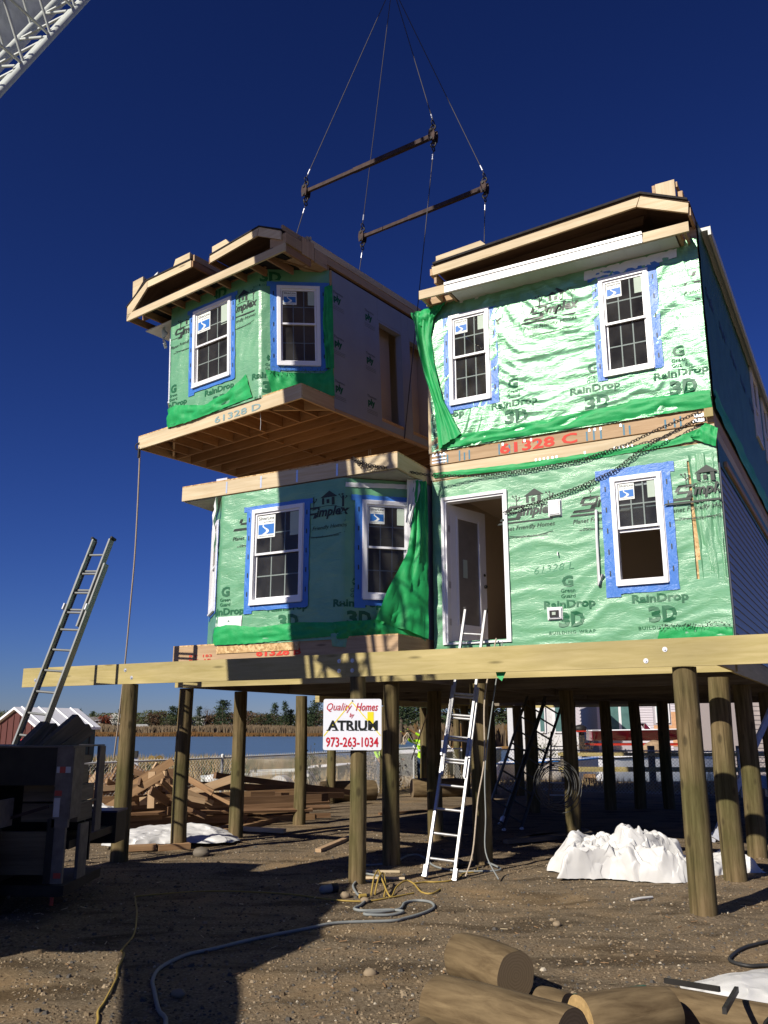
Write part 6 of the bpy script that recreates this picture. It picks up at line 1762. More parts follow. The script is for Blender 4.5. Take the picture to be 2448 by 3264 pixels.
log('short stubby log lying at the back of the front group', (.56, 6.95, .17), (.88, 6.42, .17), .165, 1)
log('thick pale log in front with its dark cut end toward the right', (.32, 5.80, .18), (.98, 5.08, .20), .16, 2)
log('long log at bottom with a bright saw-cut end beside the pale one', (1.10, 5.47, .16), (1.66, 5.68, .15), .155, 3, end='sawn_bright')
log('slimmer log continuing to the bottom right corner under the white sheet', (1.70, 5.98, .11), (2.45, 5.45, .10), .12, 4)
log('log stub half buried between the other logs', (.98, 6.1, .10), (1.13, 5.95, .10), .10, 5)
log('small rough log at the very bottom left of the group', (.02, 5.15, .08), (.25, 5.45, .10), .11, 6)
for k, (p, q, lab) in enumerate((((1.75, 5.0, .36), (2.05, 5.62, .30), 'black steel bar lying across the front logs'), ((1.78, 6.12, .22), (2.03, 5.85, .24), 'thin black bent bar on the white sheet edge'))):
    o0 = hv(p); b = MB(); b.bar((0, 0, 0), hv(q) - o0, .03, .022); o = b.build('steel_bar', M['dark_steel'], loc=o0); tag(o, lab, 'bar')
b = MB(); ring(b, (0, 0, 0), .11, .012, (.5, -.8, 0), (0, 0, 1), n=20); o = b.build('black_strap', M['black_plastic'], loc=(2.2, 5.42, .10)); tag(o, 'black strap looped round the slimmer front log', 'strap')
b = MB(); b.bar((0, 0, 0), (.55, .22, .0), .012, .02); o = b.build('green_stake', plain('green_metal', (.02, .09, .06), .5, .4), loc=(1.28, 6.55, .02)); tag(o, 'thin dark green stake on the dirt behind the logs', 'stake')

def cord(pts, r, mat, label, cat='cord', name='loose_cable', group=None):
    P = [Vector((p[0], p[1], gz(p[0], p[1]) + r * 1.1 + (p[2] if len(p) > 2 else 0))) for p in pts]
    return rope(name, P, r, mat, label, cat, group)
cord([(-1.72, 5.6), (-1.77, 6.02), (-1.84, 6.26), (-1.86, 6.46), (-1.95, 7.03), (-2.02, 7.3), (-2.09, 7.71), (-2.16, 7.9), (-2.22, 8.47), (-2.45, 9.4), (-2.63, 10.01), (-2.61, 10.21), (-1.91, 10.48), (-1.09, 10.3), (-.56, 10.03), (-.2, 9.98), (.08, 10.17), (.33, 10.44)], .009, 'yellow_cord', 'long yellow cord running from the bottom left up across the shade', 'cord')
cord([(-1.25, 5.5), (-1.35, 6.03), (-1.45, 6.26), (-1.6, 6.73), (-1.67, 6.97), (-1.69, 7.29), (-1.58, 7.64), (-1.4, 7.87), (-1.1, 8.21), (-.68, 8.57), (-.42, 8.80), (.07, 8.95), (.2, 9.09), (.4, 9.37), (.51, 9.66), (.48, 9.89), (.35, 9.98), (.22, 9.85), (.16, 9.56), (.0, 9.40), (-.18, 9.28), (-.15, 9.2), (.07, 9.25), (.19, 9.4), (.07, 9.5), (-.2, 9.45), (-.30, 9.55), (-.24, 9.75), (-.20, 9.95)], .015, 'grey_hose', 'grey air hose sweeping through the front shade into a loop', 'hose', 'air_hose')
cord([(-.24, 10.2), (-.29, 10.3), (-.35, 10.69), (-.33, 10.85), (-.29, 10.96), (-.10, 11.14), (-.02, 11.38), (-.1, 11.6), (-.3, 11.75)], .014, 'grey_hose', 'grey hose curling round the foot of the sign pile', 'hose', 'air_hose')
cord([(-.30, 12.38), (-.07, 12.42), (.09, 12.42), (.19, 12.68, .02), (.3, 12.90, .05), (.45, 12.99, .06), (.55, 12.87, .04), (.68, 12.4), (.95, 11.95), (1.2, 11.9), (1.5, 12.05), (1.35, 12.6), (1.25, 13.1, .02)], .014, 'grey_hose', 'grey hose arching behind the pile and past the ladder feet', 'hose', 'air_hose')
cord([(-.14, 10.25), (-.12, 10.5, .10), (-.10, 10.85, .12), (-.06, 11.0, .14), (-.02, 10.61, .10), (.07, 10.18), (.14, 10.6, .03), (.25, 10.9, .06), (.34, 10.86, .04), (.42, 10.52), (.53, 10.44), (.64, 10.7)], .010, 'yellow_cord', 'tangled yellow cord looping between sign pile and ladder feet', 'cord')
cord([(-.10, 10.3), (-.06, 10.6, .12), (-.01, 10.9, .13), (.02, 10.5, .05), (.0, 10.2)], .010, 'yellow_cord', 'small upright loop of yellow cord right of the sign pile', 'cord')
cord([(.35, 11.08), (.5, 11.2), (.61, 11.18), (.78, 11.26), (.92, 11.48), (1.0, 11.8), (1.17, 11.92), (1.22, 12.2)], .010, 'yellow_cord', 'yellow cord passing behind the ladder feet', 'cord')
cord([(3.5, 8.3), (3.26, 8.11), (2.98, 7.91), (2.78, 7.67), (2.71, 7.50), (2.80, 7.38), (2.97, 7.40), (3.3, 7.35)], .015, 'black_cord', 'black hose curling in at the right photo edge', 'hose', 'black_hose')
pl = empty('cord_plug', (-.22, 10.1, .035), .5); tag(pl, 'yellow and black plug where grey hose meets yellow cord', 'plug')
b = MB(); b.tube([(-.05, 0, 0), (.03, 0, 0)], .022, 10); b.build('plug_body', M['yellow_cord'], pl)
b = MB(); b.tube([(.031, 0, 0), (.07, 0, 0)], .018, 10); b.build('plug_collar', M['black_plastic'], pl)
tl_ = empty('power_tool', (-.58, 10.42, .0), .4); tag(tl_, 'small grey and black power tool lying left of the sign pile', 'tool')
b = MB(); b.tube([(-.10, 0, .05), (.0, 0, .06)], .045, 12); b.sphere((-.10, 0, .05), .045); b.build('motor_housing', M['grey_hose'], tl_)
b = MB(); b.tube([(.001, 0, .06), (.07, 0, .06)], .05, 12); b.bar((.05, 0, .05), (.09, .10, .03), .04, .035); b.build('handle', M['black_plastic'], tl_)
# square lantern-like bulb near ladder
b = MB(); b.sphere((0, 0, .05), .06, sc=(1.3, .8, .9)); b.tube([(.05, 0, .05), (.16, .02, .04)], .03, 8); o = b.build('work_light', M['black_plastic'], loc=(.98, 12.35, .0)); tag(o, 'dark work light lying behind the ladder feet', 'work light')

# ================================================================== LUMBER
def board(a, b_, w, t, mat, label, name='lumber_board', group='loose scrap boards', up=(0, 0, 1)):
    a, b_ = hv(a), hv(b_); m_ = MB(); m_.bar((0, 0, 0), b_ - a, w, t, up); o = m_.build(name, M[mat], loc=a); tag(o, label, 'board', group); return o
rr = random.Random(101)
for k in range(5):   # long boards lying roughly parallel, receding to the right
    pass
for k in range(34):
    lay = k // 8; x0 = -5.4 + rr.uniform(-.3, .4); y0 = 16.2 + (k % 8) * .26 + rr.uniform(-.05, .05)
    L = rr.uniform(2.4, 4.6); a = rr.uniform(.25, .55); z = .05 + lay * .115 + rr.uniform(0, .03)
    w_, mt_ = rr.choice((.09, .14, .14)), rr.choice(('old', 'old', 'old2'))
    board((x0, y0, z), (x0 + L * cos(a), y0 + L * sin(a), z + rr.uniform(-.03, .06)), w_, .04, mt_, '%s %s %s board, %s layer, %s of the heap' % ('long' if L > 3.5 else 'shorter', 'wide' if w_ > .1 else 'narrow', 'dark brown' if mt_ == 'old' else 'light brown', ('bottom', 'second', 'third', 'upper', 'top')[min(4, lay)], ('front edge', 'front part', 'middle', 'back part')[(k % 8) // 2]), group='boards lying in the scrap heap', up=(0, 0, 1) if rr.random() < .7 else (0, .9, .3))
for k in range(64):
    x = rr.uniform(-5.7, -3.1); y = rr.uniform(16.3, 18.3); z = .45 + rr.random() * .55 * (1 - abs(x + 4.7) / 2.2)
    L = rr.uniform(.35, 1.1); a = rr.uniform(0, 6.28); el = rr.uniform(-.5, .5)
    w_, mt_ = rr.choice((.09, .14, .09)), rr.choice(('old', 'old2', 'old2', 'pine2'))
    board((x, y, z), (x + L * cos(a) * cos(el), y + L * sin(a) * cos(el) * .6, z + L * sin(el)), w_, .04, mt_, '%s %s offcut %s at the heap %s, %s' % ('stubby' if L < .6 else 'longish', {'old': 'dark brown', 'old2': 'tan', 'pine2': 'pale pine'}[mt_], 'flat' if abs(el) < .15 else ('tilted up' if el > 0 else 'tilted down'), 'left end' if x < -4.9 else ('centre' if x < -4.0 else 'right end'), 'toward the front' if y < 17 else ('in the middle' if y < 17.7 else 'toward the back')), group='offcuts on top of the scrap heap')
board((-4.14, 16.4, .40), (-4.16, 16.42, 1.02), .12, .05, 'pine2', 'short board standing upright on the scrap heap', up=(1, 0, 0))
board((-4.65, 16.6, .72), (-3.86, 16.7, 1.20), .14, .05, 'old2', 'board slanting up to the right behind the upright one')
board((-4.95, 16.3, .38), (-3.95, 16.4, .98), .13, .05, 'old2', 'longer plank slanting up through the scrap heap')
board((-3.75, 16.5, 1.02), (-3.05, 16.4, .66), .10, .05, 'old2', 'board slanting down to the right from the heap top')
board((-5.7, 17.6, .80), (-3.9, 17.9, .92), .22, .05, 'old', 'wide dark plank lying at the back of the heap')
board((-3.4, 18.4, .86), (-.6, 22.2, .25), .12, .08, 'old', 'long dark plank sloping down right along the fence')
board((-3.6, 17.9, .70), (-1.3, 20.6, .42), .14, .05, 'old', 'second long plank sloping down right along the fence')
board((-3.9, 17.2, .55), (-.9, 20.4, .34), .12, .06, 'old2', 'long brown board crossing behind the third pile')
board((-3.9, 16.6, .34), (-1.2, 20.1, .26), .14, .06, 'old', 'long dark board low behind the third pile')
board((-3.05, 15.7, .04), (-1.85, 20.4, .07), .09, .14, 'old2', 'long board on the ground leading back past the third pile')
board((-2.85, 15.7, .04), (-1.75, 19.2, .05), .09, .12, 'old2', 'second board on the ground beside the long one')
board((-2.83, 16.6, .05), (-1.72, 16.1, .05), .07, .10, 'pine', 'pale clean board on the ground crossing the third pile foot')
board((-.97, 13.74, .03), (-.55, 15.4, .03), .05, .09, 'pine2', 'pale board on the ground left of the sign pile')
board((-3.85, 13.9, .04), (-3.42, 14.0, .05), .08, .16, 'old2', 'orange block end under the white sheet, left one', name='wood_block')
board((-3.38, 13.95, .04), (-2.95, 14.15, .05), .08, .16, 'old2', 'orange block end under the white sheet, right one', name='wood_block')
board((-.1, 19.5, .03), (1.0, 20.3, .03), .04, .08, 'old', 'thin board on the ground far under the platform left of the dark pile')
board((.2, 11.85, .02), (-.35, 11.9, .02), .025, .03, 'pine', 'thin white stick on the dirt right of the sign pile', name='wood_stick')
board((.25, 11.35, .02), (-.3, 11.4, .02), .025, .03, 'pine', 'second thin stick at the foot of the sign pile', name='wood_stick')
for k in range(6): board((1.9 + .1 * k, 14.6 + .13 * k, .05 + .0 * k), (3.5, 15.6 + .13 * k, .05), .06, .12, 'grey_wood', '%s board of the low stack in the shade behind the tarp' % ('nearest', 'second', 'third', 'fourth', 'fifth', 'farthest')[k], group='boards stacked in the shade')
# big logs lying along the fence
log('fat dark log lying in front of the fence behind the fourth pile', (-1.6, 22.8, .24), (-.25, 23.4, .24), .26, 31)
log('dark log lying beside the fence right of the dark pile', (.75, 24.6, .22), (2.1, 24.9, .22), .25, 32)

# ================================================================== CHAIN LINK FENCE
FP = [(-9, 12.0), (-6.5, 14.4), (-4.8, 17.0), (-3.42, 19.3), (-.5, 24.8), (.95, 29.0), (3.2, 27.2), (6.3, 25.7), (9.5, 24.4), (13, 23)]
FH = 1.17
fe = empty('chain_link_fence', (-3.42, 19.3, 0)); tag(fe, 'galvanised chain link fence running behind the board heap and the platform', 'fence')
b0 = Vector((-3.42, 19.3, 0))
for i in range(len(FP) - 1):
    p = Vector((*FP[i], 0)); q = Vector((*FP[i + 1], 0)); d = (q - p); L = d.length; X = d / L
    b = MB(); b.tube([p - b0 + Vector((0, 0, FH)), q - b0 + Vector((0, 0, FH))], .020, 8); b.build('top_rail', M['fence_post'], fe)
    nn = max(1, int(round(L / 3.0)))
    for k in range(nn):
        c = p + X * (L * k / nn) - b0
        b = MB(); b.tube([c, c + Vector((0, 0, FH + .04))], .03, 8); b.sphere(c + Vector((0, 0, FH + .05)), .034, 8, 6); b.build('fence_post', M['fence_post'], fe)
    # wires
    b = MB(); s = .085 if i < 5 else .095; r = .0043; H = FH - .02; Yo = Vector((-X.y, X.x, 0)) * .025
    n = int((L + H) / s)
    for k in range(-int(H / s) - 1, int(L / s) + 1):
        for sg in (1, -1):
            a0, a1 = (k * s, k * s + H) if sg > 0 else (k * s + H, k * s)
            z0, z1 = .03, H + .03
            def clip(a0, z0, a1, z1):
                if a0 > a1: a0, z0, a1, z1 = a1, z1, a0, z0
                if a1 < 0 or a0 > L: return None
                if a0 < 0: z0 += (z1 - z0) * (0 - a0) / (a1 - a0); a0 = 0
                if a1 > L: z1 = z0 + (z1 - z0) * (L - a0) / (a1 - a0); a1 = L
                return a0, z0, a1, z1
            c_ = clip(a0, z0, a1, z1)
            if not c_: continue
            a0, z0, a1, z1 = c_
            if a1 - a0 < .01: continue
            A = p - b0 + X * a0 + Yo + Vector((0, 0, z0)); B_ = p - b0 + X * a1 + Yo + Vector((0, 0, z1))
            b.tube([A, B_], r, 3, caps=False)
            # twisted tip above the rail
            if z1 > H: b.tube([B_, B_ + X * .02 + Vector((0, 0, .035))], r * 1.3, 3, caps=False)
    b.build('wire_mesh', M['fence_wire'], fe, kind='stuff')
# ================================================================== THINGS BEHIND THE FENCE
def hull(name, label, loc, rz, L, Wd, H, mat, deck='vinyl', cat='boat', stripe=None, cab=False):
    t = empty(name, loc, rz); tag(t, label, cat)
    b = MB(); n, m = 18, 8
    def P(i, j):
        x = i / n; s = -1 + 2 * j / m
        w = Wd / 2 * (1 - max(0, (x - .45) / .55) ** 2.2) * (.92 if x < .1 else 1); keel = H * .12 + H * .55 * max(0, (x - .6) / .4) ** 2
        y = s * w; z = keel + (H + .15 * H * x - keel) * abs(s) ** 1.7
        return Vector((x * L, y, z))
    b.grid(P, n, m); b.build('hull', M[mat] if isinstance(mat, str) else mat, t)
    b = MB()
    def D(i, j):
        x = i / n; s = -1 + 2 * j / 4; w = Wd / 2 * (1 - max(0, (x - .45) / .55) ** 2.2) * .98
        return Vector((x * L, s * w, (H + .15 * H * x) + .02 - (.25 * H if .12 < x < .55 and abs(s) < .8 else 0)))
    b.grid(D, n, 4); b.build('deck', M[deck], t)
    b = MB(); R = [P(i, m) + Vector((0, 0, .0)) for i in range(n + 1)] ; b.tube(R, .035, 6); R = [P(i, 0) for i in range(n + 1)]; b.tube(R, .035, 6); b.tube([P(0, 0), P(0, m)], .03, 6); b.build('rub_rail', M[stripe or deck], t)
    b = MB(); b.poly([(0, H * .15), (0, H * 1.0), (.04, H * 1.0), (.04, H * .15)], thick=(-Wd * .42, Wd * .42)); b.build('transom', M[deck], t)
    if cab:
        b = MB(); x = L * .52
        b.quad((x, -Wd * .36, H * 1.05), (x, Wd * .36, H * 1.05), (x - .3, Wd * .30, H * 1.05 + .35), (x - .3, -Wd * .30, H * 1.05 + .35)); b.build('windshield', M['glass'], t)
        b = MB(); b.tube([(x, -Wd * .36, H * 1.05), (x - .3, -Wd * .30, H * 1.05 + .36), (x - .3, Wd * .30, H * 1.05 + .36), (x, Wd * .36, H * 1.05)], .02, 6); b.build('windshield_frame', M['galv'], t)
    return t
M['maroon'] = plain('maroon_gelcoat', (.20, .012, .035), .2, .6, var=.05)
M['red_metal'] = plain('red_trailer_paint', (.40, .03, .015), .4, .4)
M['pale_green'] = plain('faded_green_hull', (.22, .28, .25), .5, .4, var=.1)
def sx(px, Y): return (px - 1224) / 2800 * (Y * .971 + 0.0)
# red boat on its trailer in front of the neighbour house
rb = hull('speed_boat', 'maroon speedboat on a red trailer in front of the neighbour house', (sx(1876, 50), 50, 1.05), radians(-3), 6.3, 2.1, .62, M['maroon'], deck='maroon', stripe='vinyl', cab=True)
b = MB(); b.box(-.1, 6.0, -.9, -.8, -.16, -.05); b.box(-.1, 6.0, .8, .9, -.16, -.05)
for x in (.3, 2.0, 4.2): b.box(x, x + .1, -.79, .79, -.15, -.06)
b.build('boat_trailer', M['red_metal'], rb)
b = MB(); b.tube([(1.6, -1.05, -.75), (1.6, -.8, -.75)], .34, 16); b.tube([(4.4, -1.05, -.75), (4.4, -.8, -.75)], .34, 16); b.build('trailer_wheel', M['rubber'], rb)
b = MB(); b.sphere((-.45, 0, .72), .36, 14, 10, (1, .8, .62)); b.build('outboard_motor', M['dark_steel'], rb)
b = MB(); b.box(-.72, -.18, -.28, .28, .55, .62); b.build('motor_stripe', M['red_metal'], rb)
b = MB(); b.box(-.55, -.25, -.08, .08, -.6, .5); b.build('motor_leg', M['dark_steel'], rb)
# neighbour house with siding, patio door and double window
nh = empty('neighbour_house', (sx(1905, 62), 62, -.4), 0); tag(nh, 'pale grey sided house with patio door and bare tan panel behind the red boat', 'house')
NW = 8.2; MS = plain('pale_lilac_siding', (.60, .56, .60), .6, .2, var=.02)
zz = 0
def course(x0, x1, z0, z1):
    z = z0
    while z < z1 - .01:
        zt = min(z + .17, z1); b = MB()
        b.add([(x0, -.035, z), (x1, -.035, z), (x1, -.002, zt), (x0, -.002, zt), (x0, 0, z), (x1, 0, z)], [(0, 1, 2, 3), (0, 4, 5, 1)], [[(0, 0)] * 4] * 2)
        b.build('siding_plank', MS, nh); z += .17
course(0, .55, .2, 6.2); course(.55, 2.55, 4.1, 6.2); course(2.55, 3.85, .2, 6.2); course(3.85, 5.1, 4.15, 6.2); course(3.85, 5.1, .2, 2.05) ; course(5.1, NW, 3.3, 6.2)
b = MB(); b.box(0, NW, .0, 9, -.3, 6.15); b.build('wall', plain('lilac_grey_wall', (.40, .38, .41), .7, .1), nh)
b = MB(); b.box(5.1, NW, -.03, -.001, 1.0, 3.3); b.box(3.85, 5.099, -.025, -.001, 2.05, 2.4); b.build('bare_panel', plain('orange_panel', (.62, .36, .20), .8, .1), nh)
b = MB(); b.add([(-.4, -.5, 6.1), (NW + .4, -.5, 6.1), (NW + .4, 9.4, 6.1), (-.4, 9.4, 6.1), (-.4, 4.5, 8.4), (NW + .4, 4.5, 8.4)], [(0, 1, 5, 4), (2, 3, 4, 5), (0, 4, 3), (1, 2, 5), (0, 3, 2, 1)], [[(0, 0)] * 4, [(0, 0)] * 4, [(0, 0)] * 3, [(0, 0)] * 3, [(0, 0)] * 4]); b.build('roof', FG, nh)
M['teal_glass'] = plain('curtained_glass', (.10, .20, .19), .15, .5, var=.2, scale=1.5)
def hwin(par, x0, x1, z0, z1, panes, nm='window'):
    b = MB(); b.box(x0, x1, -.09, -.04, z0, z1); f = b.build(nm, M['vinyl'], par)
    w = (x1 - x0) / panes
    for k in range(panes):
        b = MB(); b.box(x0 + k * w + .09, x0 + (k + 1) * w - .09, -.10, -.091, z0 + .1, z1 - .1); b.build('pane', M['teal_glass'], f)
hwin(nh, .6, 2.5, 1.6, 4.05, 2, 'patio_door'); hwin(nh, 4.0, 4.98, 2.55, 4.0, 2)
b = MB(); b.tube([(7.9, -.08, 0), (7.9, -.08, 6.1)], .05, 8); b.build('downpipe', M['soffit'], nh)
# white house left of it
wh = empty('neighbour_house', (sx(1690, 58), 58, -.4), radians(4)); tag(wh, 'white house with teal window and diagonal siding gable, left of the patio-door house', 'house')
b = MB(); b.box(0, 3.35, 0, 7, -.3, 5.6); b.build('wall', plain('white_painted_wall', (.68, .68, .68), .7, .2), wh)
hwin(wh, .55, 1.0, 1.9, 3.7, 1); hwin(wh, 1.55, 2.1, 1.9, 3.7, 1)
for k in range(16):
    b = MB(); z = 1.6 + k * .22; b.bar((2.3, -.04, z + .75), (3.3, -.04, z), .17, .03); b.build('diagonal_siding_board', MS, wh)
b = MB(); b.add([(-.3, -.4, 5.6), (3.6, -.4, 5.6), (3.6, 7.3, 5.6), (-.3, 7.3, 5.6), (1.6, -.4, 7), (1.6, 7.3, 7)], [(0, 4, 5, 3), (1, 2, 5, 4), (0, 1, 4), (2, 3, 5), (0, 3, 2, 1)], [[(0, 0)] * 4, [(0, 0)] * 4, [(0, 0)] * 3, [(0, 0)] * 3, [(0, 0)] * 4]); b.build('roof', FG, wh)
# right grey-brown sided house
gh = empty('neighbour_house', (sx(2398, 40), 40, 0), radians(2)); tag(gh, 'tan-grey sided house at the right photo edge with a small white lamp', 'house')
SG = plain('tan_grey_siding', (.36, .31, .29), .6, .2, var=.03); z = .35; k = 0
while z < 5:
    b = MB(); b.add([(0, -.04, z), (6, -.04, z), (6, -.002, z + .2), (0, -.002, z + .2), (0, 0, z), (6, 0, z)], [(0, 1, 2, 3), (0, 4, 5, 1)], [[(0, 0)] * 4] * 2); b.build('siding_plank', SG, gh); z += .2
b = MB(); b.box(0, 6, 0, 6, -.3, 5.1); b.build('wall', SG, gh)
b = MB(); b.box(-.3, 6.3, -.4, 6.4, 5.1, 5.3); b.build('roof', FG, gh)
b = MB(); b.box(.42, .56, -.18, -.04, 2.35, 2.75); b.sphere((.49, -.2, 2.8), .1); lm = b.build('wall_lamp', M['vinyl'], gh)
# car
ca = empty('parked_car', (6.75, 16.6, 0), radians(-8)); tag(ca, 'dark blue parked car just entering the frame at right', 'car')
BL = plain('blue_car_paint', (.012, .06, .17), .25, .6, var=.05)
b = MB(); prof = [(0, .35), (0, .75), (.25, .92), (1.1, 1.0), (1.75, 1.38), (3.1, 1.40), (3.9, 1.02), (4.4, .95), (4.5, .45), (4.4, .28), (.1, .28)]
b.poly(prof, thick=(-.85, .85)); b.build('body', BL, ca)
b = MB(); b.poly([(1.18, 1.0), (1.76, 1.33), (2.3, 1.34), (2.3, 1.0)], thick=(-.862, -.852)); b.poly([(2.36, 1.0), (2.36, 1.34), (3.05, 1.35), (3.65, 1.02)], thick=(-.862, -.852)); b.build('side_window', M['dark_steel'], ca)
for x in (.85, 3.6):
    b = MB(); b.tube([(x, -.87, .33), (x, -.66, .33)], .33, 24); w_ = b.build('wheel', M['rubber'], ca); b = MB(); b.tube([(x, -.885, .33), (x, -.871, .33)], .2, 16); b.build('rim', M['galv'], w_)
b = MB(); b.box(-.01, .0, -.8, -.5, .62, .74); b.build('headlight', M['vinyl'], ca)
# railing / dock at right
rl = empty('dock_railing', (6.2, 31.5, 0), radians(-3)); tag(rl, 'weathered wooden dock railing behind the fence at right', 'railing')
for k in range(7):
    b = MB(); b.box(k * 1.5 - .1, k * 1.5 + .1, -.1, .1, -.9, 1.0 + (.2 if k in (2, 4) else 0)); b.build('railing_post', M['grey_wood'], rl)
b = MB(); b.box(-.2, 9.4, -.16, -.101, .86, .97); b.build('top_board', M['treated'], rl)
b = MB(); b.box(-.2, 9.4, -.15, -.101, .34, .50); b.build('middle_board', M['treated'], rl)
for k in range(3): b = MB(); b.box(-.2, 9.4, -.20, -.155, -.5 + k * .17, -.35 + k * .17); b.build('bulkhead_plank', M['grey_wood'], rl)
for k in range(5):
    b = MB(); b.box(.4 + k * .05, 1.0, -.9 + k * .12, -.8 + k * .12, -.3, -.2 + k * .12); b.build('step_board', M['old2'], rl)
hull('moored_boat', 'white boat hull moored behind the dock railing', (8.6, 37.5, -.9), radians(8), 6.0, 2.2, 1.5, 'vinyl', stripe='dark_steel', cab=False)
hull('moored_boat', 'grey-white boat hull moored behind the fence left of the railing', (4.2, 34.5, -.7), radians(5), 4.0, 1.8, 1.2, 'vinyl', stripe='sticker_blue')
hull('moored_boat', 'pale green open boat with windshield beside the worker in lime', (-.05, 31.6, .05), radians(20), 4.6, 1.9, .9, 'pale_green', cab=True)
b = MB(); b.sphere((0, 0, .15), .75, 16, 10, (1.15, .8, .75)); b.v = [tuple(Vector(p) * (1 + .35 * nz(p[0] * 1.5, p[1] * 1.5, p[2] * 2))) for p in b.v]; o = b.build('boulder', plain('brown_boulder', (.30, .21, .13), .9, .1, var=.3), loc=(sx(2092, 46), 46, .45)); tag(o, 'tan boulder on the bank under the red boat', 'boulder')
def clump(x, y, z, r, h, seed, mat, label, n=420, name='bush', s0=.05):
    rr = random.Random(seed); t = empty(name, (x, y, z)); tag(t, label, 'bush', 'bushes behind the fence'); b = MB()
    for k in range(9):
        a = rr.random() * 6.28; b.tube([(0, 0, 0), (cos(a) * r * .4, sin(a) * r * .4, h * .5), (cos(a) * r * .8, sin(a) * r * .8, h * rr.uniform(.7, 1))], .012, 4, rs=[.02, .012, .005])
    b.build('stem', M['bark'], t); b = MB()
    for k in range(n):
        d = Vector((rr.gauss(0, .4) * r, rr.gauss(0, .4) * r, h * (.55 + rr.gauss(0, .2)))); s = s0 * rr.uniform(.6, 1.6)
        a = Vector((rr.uniform(-1, 1), rr.uniform(-1, 1), rr.uniform(-1, 1))) * s; e = Vector((rr.uniform(-1, 1), rr.uniform(-1, 1), rr.uniform(-1, 1))) * s; b.add([d - a, d + e, d + a], [(0, 1, 2)], [[(0, 0)] * 3])
    b.build('foliage', M[mat], t)
clump(sx(1862, 45), 45, -.3, .7, 1.9, 3, 'brownleaf', 'brown bush under the outboard motor')
clump(sx(1735, 45), 45, -.3, 1.0, 1.9, 4, 'greenleaf', 'green bush before the white house')
clump(sx(1960, 46), 46, -.4, .8, 1.3, 5, 'twig', 'dry bush between the black piles under the red boat')
clump(-.35, 27.6, -.1, .9, 1.5, 6, 'twig', 'reddish bare bush behind the fence right of the sign pile', n=700)
clump(.1, 26.6, -.05, .5, .8, 7, 'twig', 'small dry weed clump at the fence foot')
clump(-3.9, 24.5, -.05, .5, 1.0, 8, 'greenleaf', 'low green weeds behind the fence left of the third pile', n=300)
clump(-2.0, 24.5, -.05, .5, 1.4, 10, 'greenleaf', 'pale yellow-green shrub behind the fence by the white arch', n=260)
# dry weeds along the fence
rr = random.Random(66); b = MB()
for k in range(9000):
    t = rr.random(); 
    if t < .75: x = -7 + 8.0 * rr.random(); y = 19.0 + (x + 3.6) * 1.9 + 1.0 + rr.random() * 7
    else: x = 1 + rr.random() * 9; y = 29.2 - (x - 1) * .5 + .5 + rr.random() * 3
    if y < 15: continue
    h = rr.uniform(.1, .45) * (1.9 if nz(x * .5, y * .5, 4) > .25 else .8); a = rr.uniform(-.3, .3); w = .012
    b.m = rr.choice((0, 0, 1)); z = gz(x, y)
    b.add([(x - w, y, z), (x + w, y, z), (x + a * h, y + rr.uniform(-.2, .2) * h, z + h)], [(0, 1, 2)], [[(0, 0)] * 3])
o = b.build('dry_grass', [plain('straw', (.50, .38, .21), .95, .05), plain('straw_dark', (.30, .21, .11), .95, .05)]); tag(o, 'dry straw grass behind and along the fence', kind='stuff')
rr = random.Random(67); b = MB()
for k in range(14000):
    x = rr.uniform(-24, 3); y = rr.uniform(33, 58)
    if nz(x * .25, y * .25, 7) < -.05: continue
    h = rr.uniform(.3, .9); a = rr.uniform(-.3, .3); w = .03; b.m = rr.choice((0, 1, 2)); z = gz(x, y)
    b.add([(x - w, y, z), (x + w, y, z), (x + a * h, y + rr.uniform(-.2, .2) * h, z + h)], [(0, 1, 2)], [[(0, 0)] * 3])
o = b.build('dry_grass', [plain('bank_straw', (.36, .27, .15), .95, .05), plain('bank_straw_dark', (.20, .15, .085), .95, .05), M['greenleaf']]); tag(o, 'weeds on the bank between fence and water', kind='stuff')
# the two white arched hoods
for k, (px, Y, lab) in enumerate(((850, 24.2, 'white arched hull end with dark green hollow, left one of two behind the fence'), (928, 27.0, 'white arched hull end with dark green hollow, right one by the fourth pile'))):
    t = empty('overturned_float', (sx(px, Y) + .35, Y, -.1), radians(-12)); tag(t, lab, 'float', 'white arched floats behind the fence')
    b = MB(); n = 14
    def P(i, j):
        a = pi * i / n; r = .40; return Vector((-cos(a) * r * .95, j * .45, sin(a) * r * 1.55 + .05))
    b.grid(P, n, 1)
    def P2(i, j):
        a = pi * i / n; r = .40 - j * .09; return Vector((-cos(a) * r * .95, -.001, sin(a) * r * 1.55 + .05))
    b.grid(P2, n, 1); b.box(-.52, -.32, -.02, .4, .0, .07); b.build('shell', M['tarp'], t)
    b = MB(); b.box(-.26, .26, .3, .34, 0, .45); b.build('lining', plain('dark_green_lining', (.02, .05, .025), .9, .1), t)
hull('dinghy', 'grey-green dinghy behind the fence left of the third pile', (sx(640, 27), 27.5, -.15), radians(14), 2.6, 1.2, .5, 'pale_green', deck='soffit')
hull('dinghy', 'long grey dinghy behind the fence between third and fourth piles', (sx(790, 29), 30, -.2), radians(8), 3.6, 1.3, .6, 'pale_green', deck='soffit')
hull('dinghy', 'small white-sided boat right of the fourth pile behind the fence', (sx(975, 29.5), 29.5, -.2), radians(10), 1.6, .9, .75, 'pale_green', deck='vinyl')
t = empty('boat_seat', (sx(690, 27.2), 27.0, .2)); tag(t, 'white boat cowling beside the fence post', 'boat seat'); b = MB(); b.sphere((0, 0, .12), .25, 14, 10, (1, .7, .6)); b.build('shell', M['tarp'], t); b = MB(); b.box(-.3, .3, -.2, .2, -.2, .02); b.build('base', M['soffit'], t)
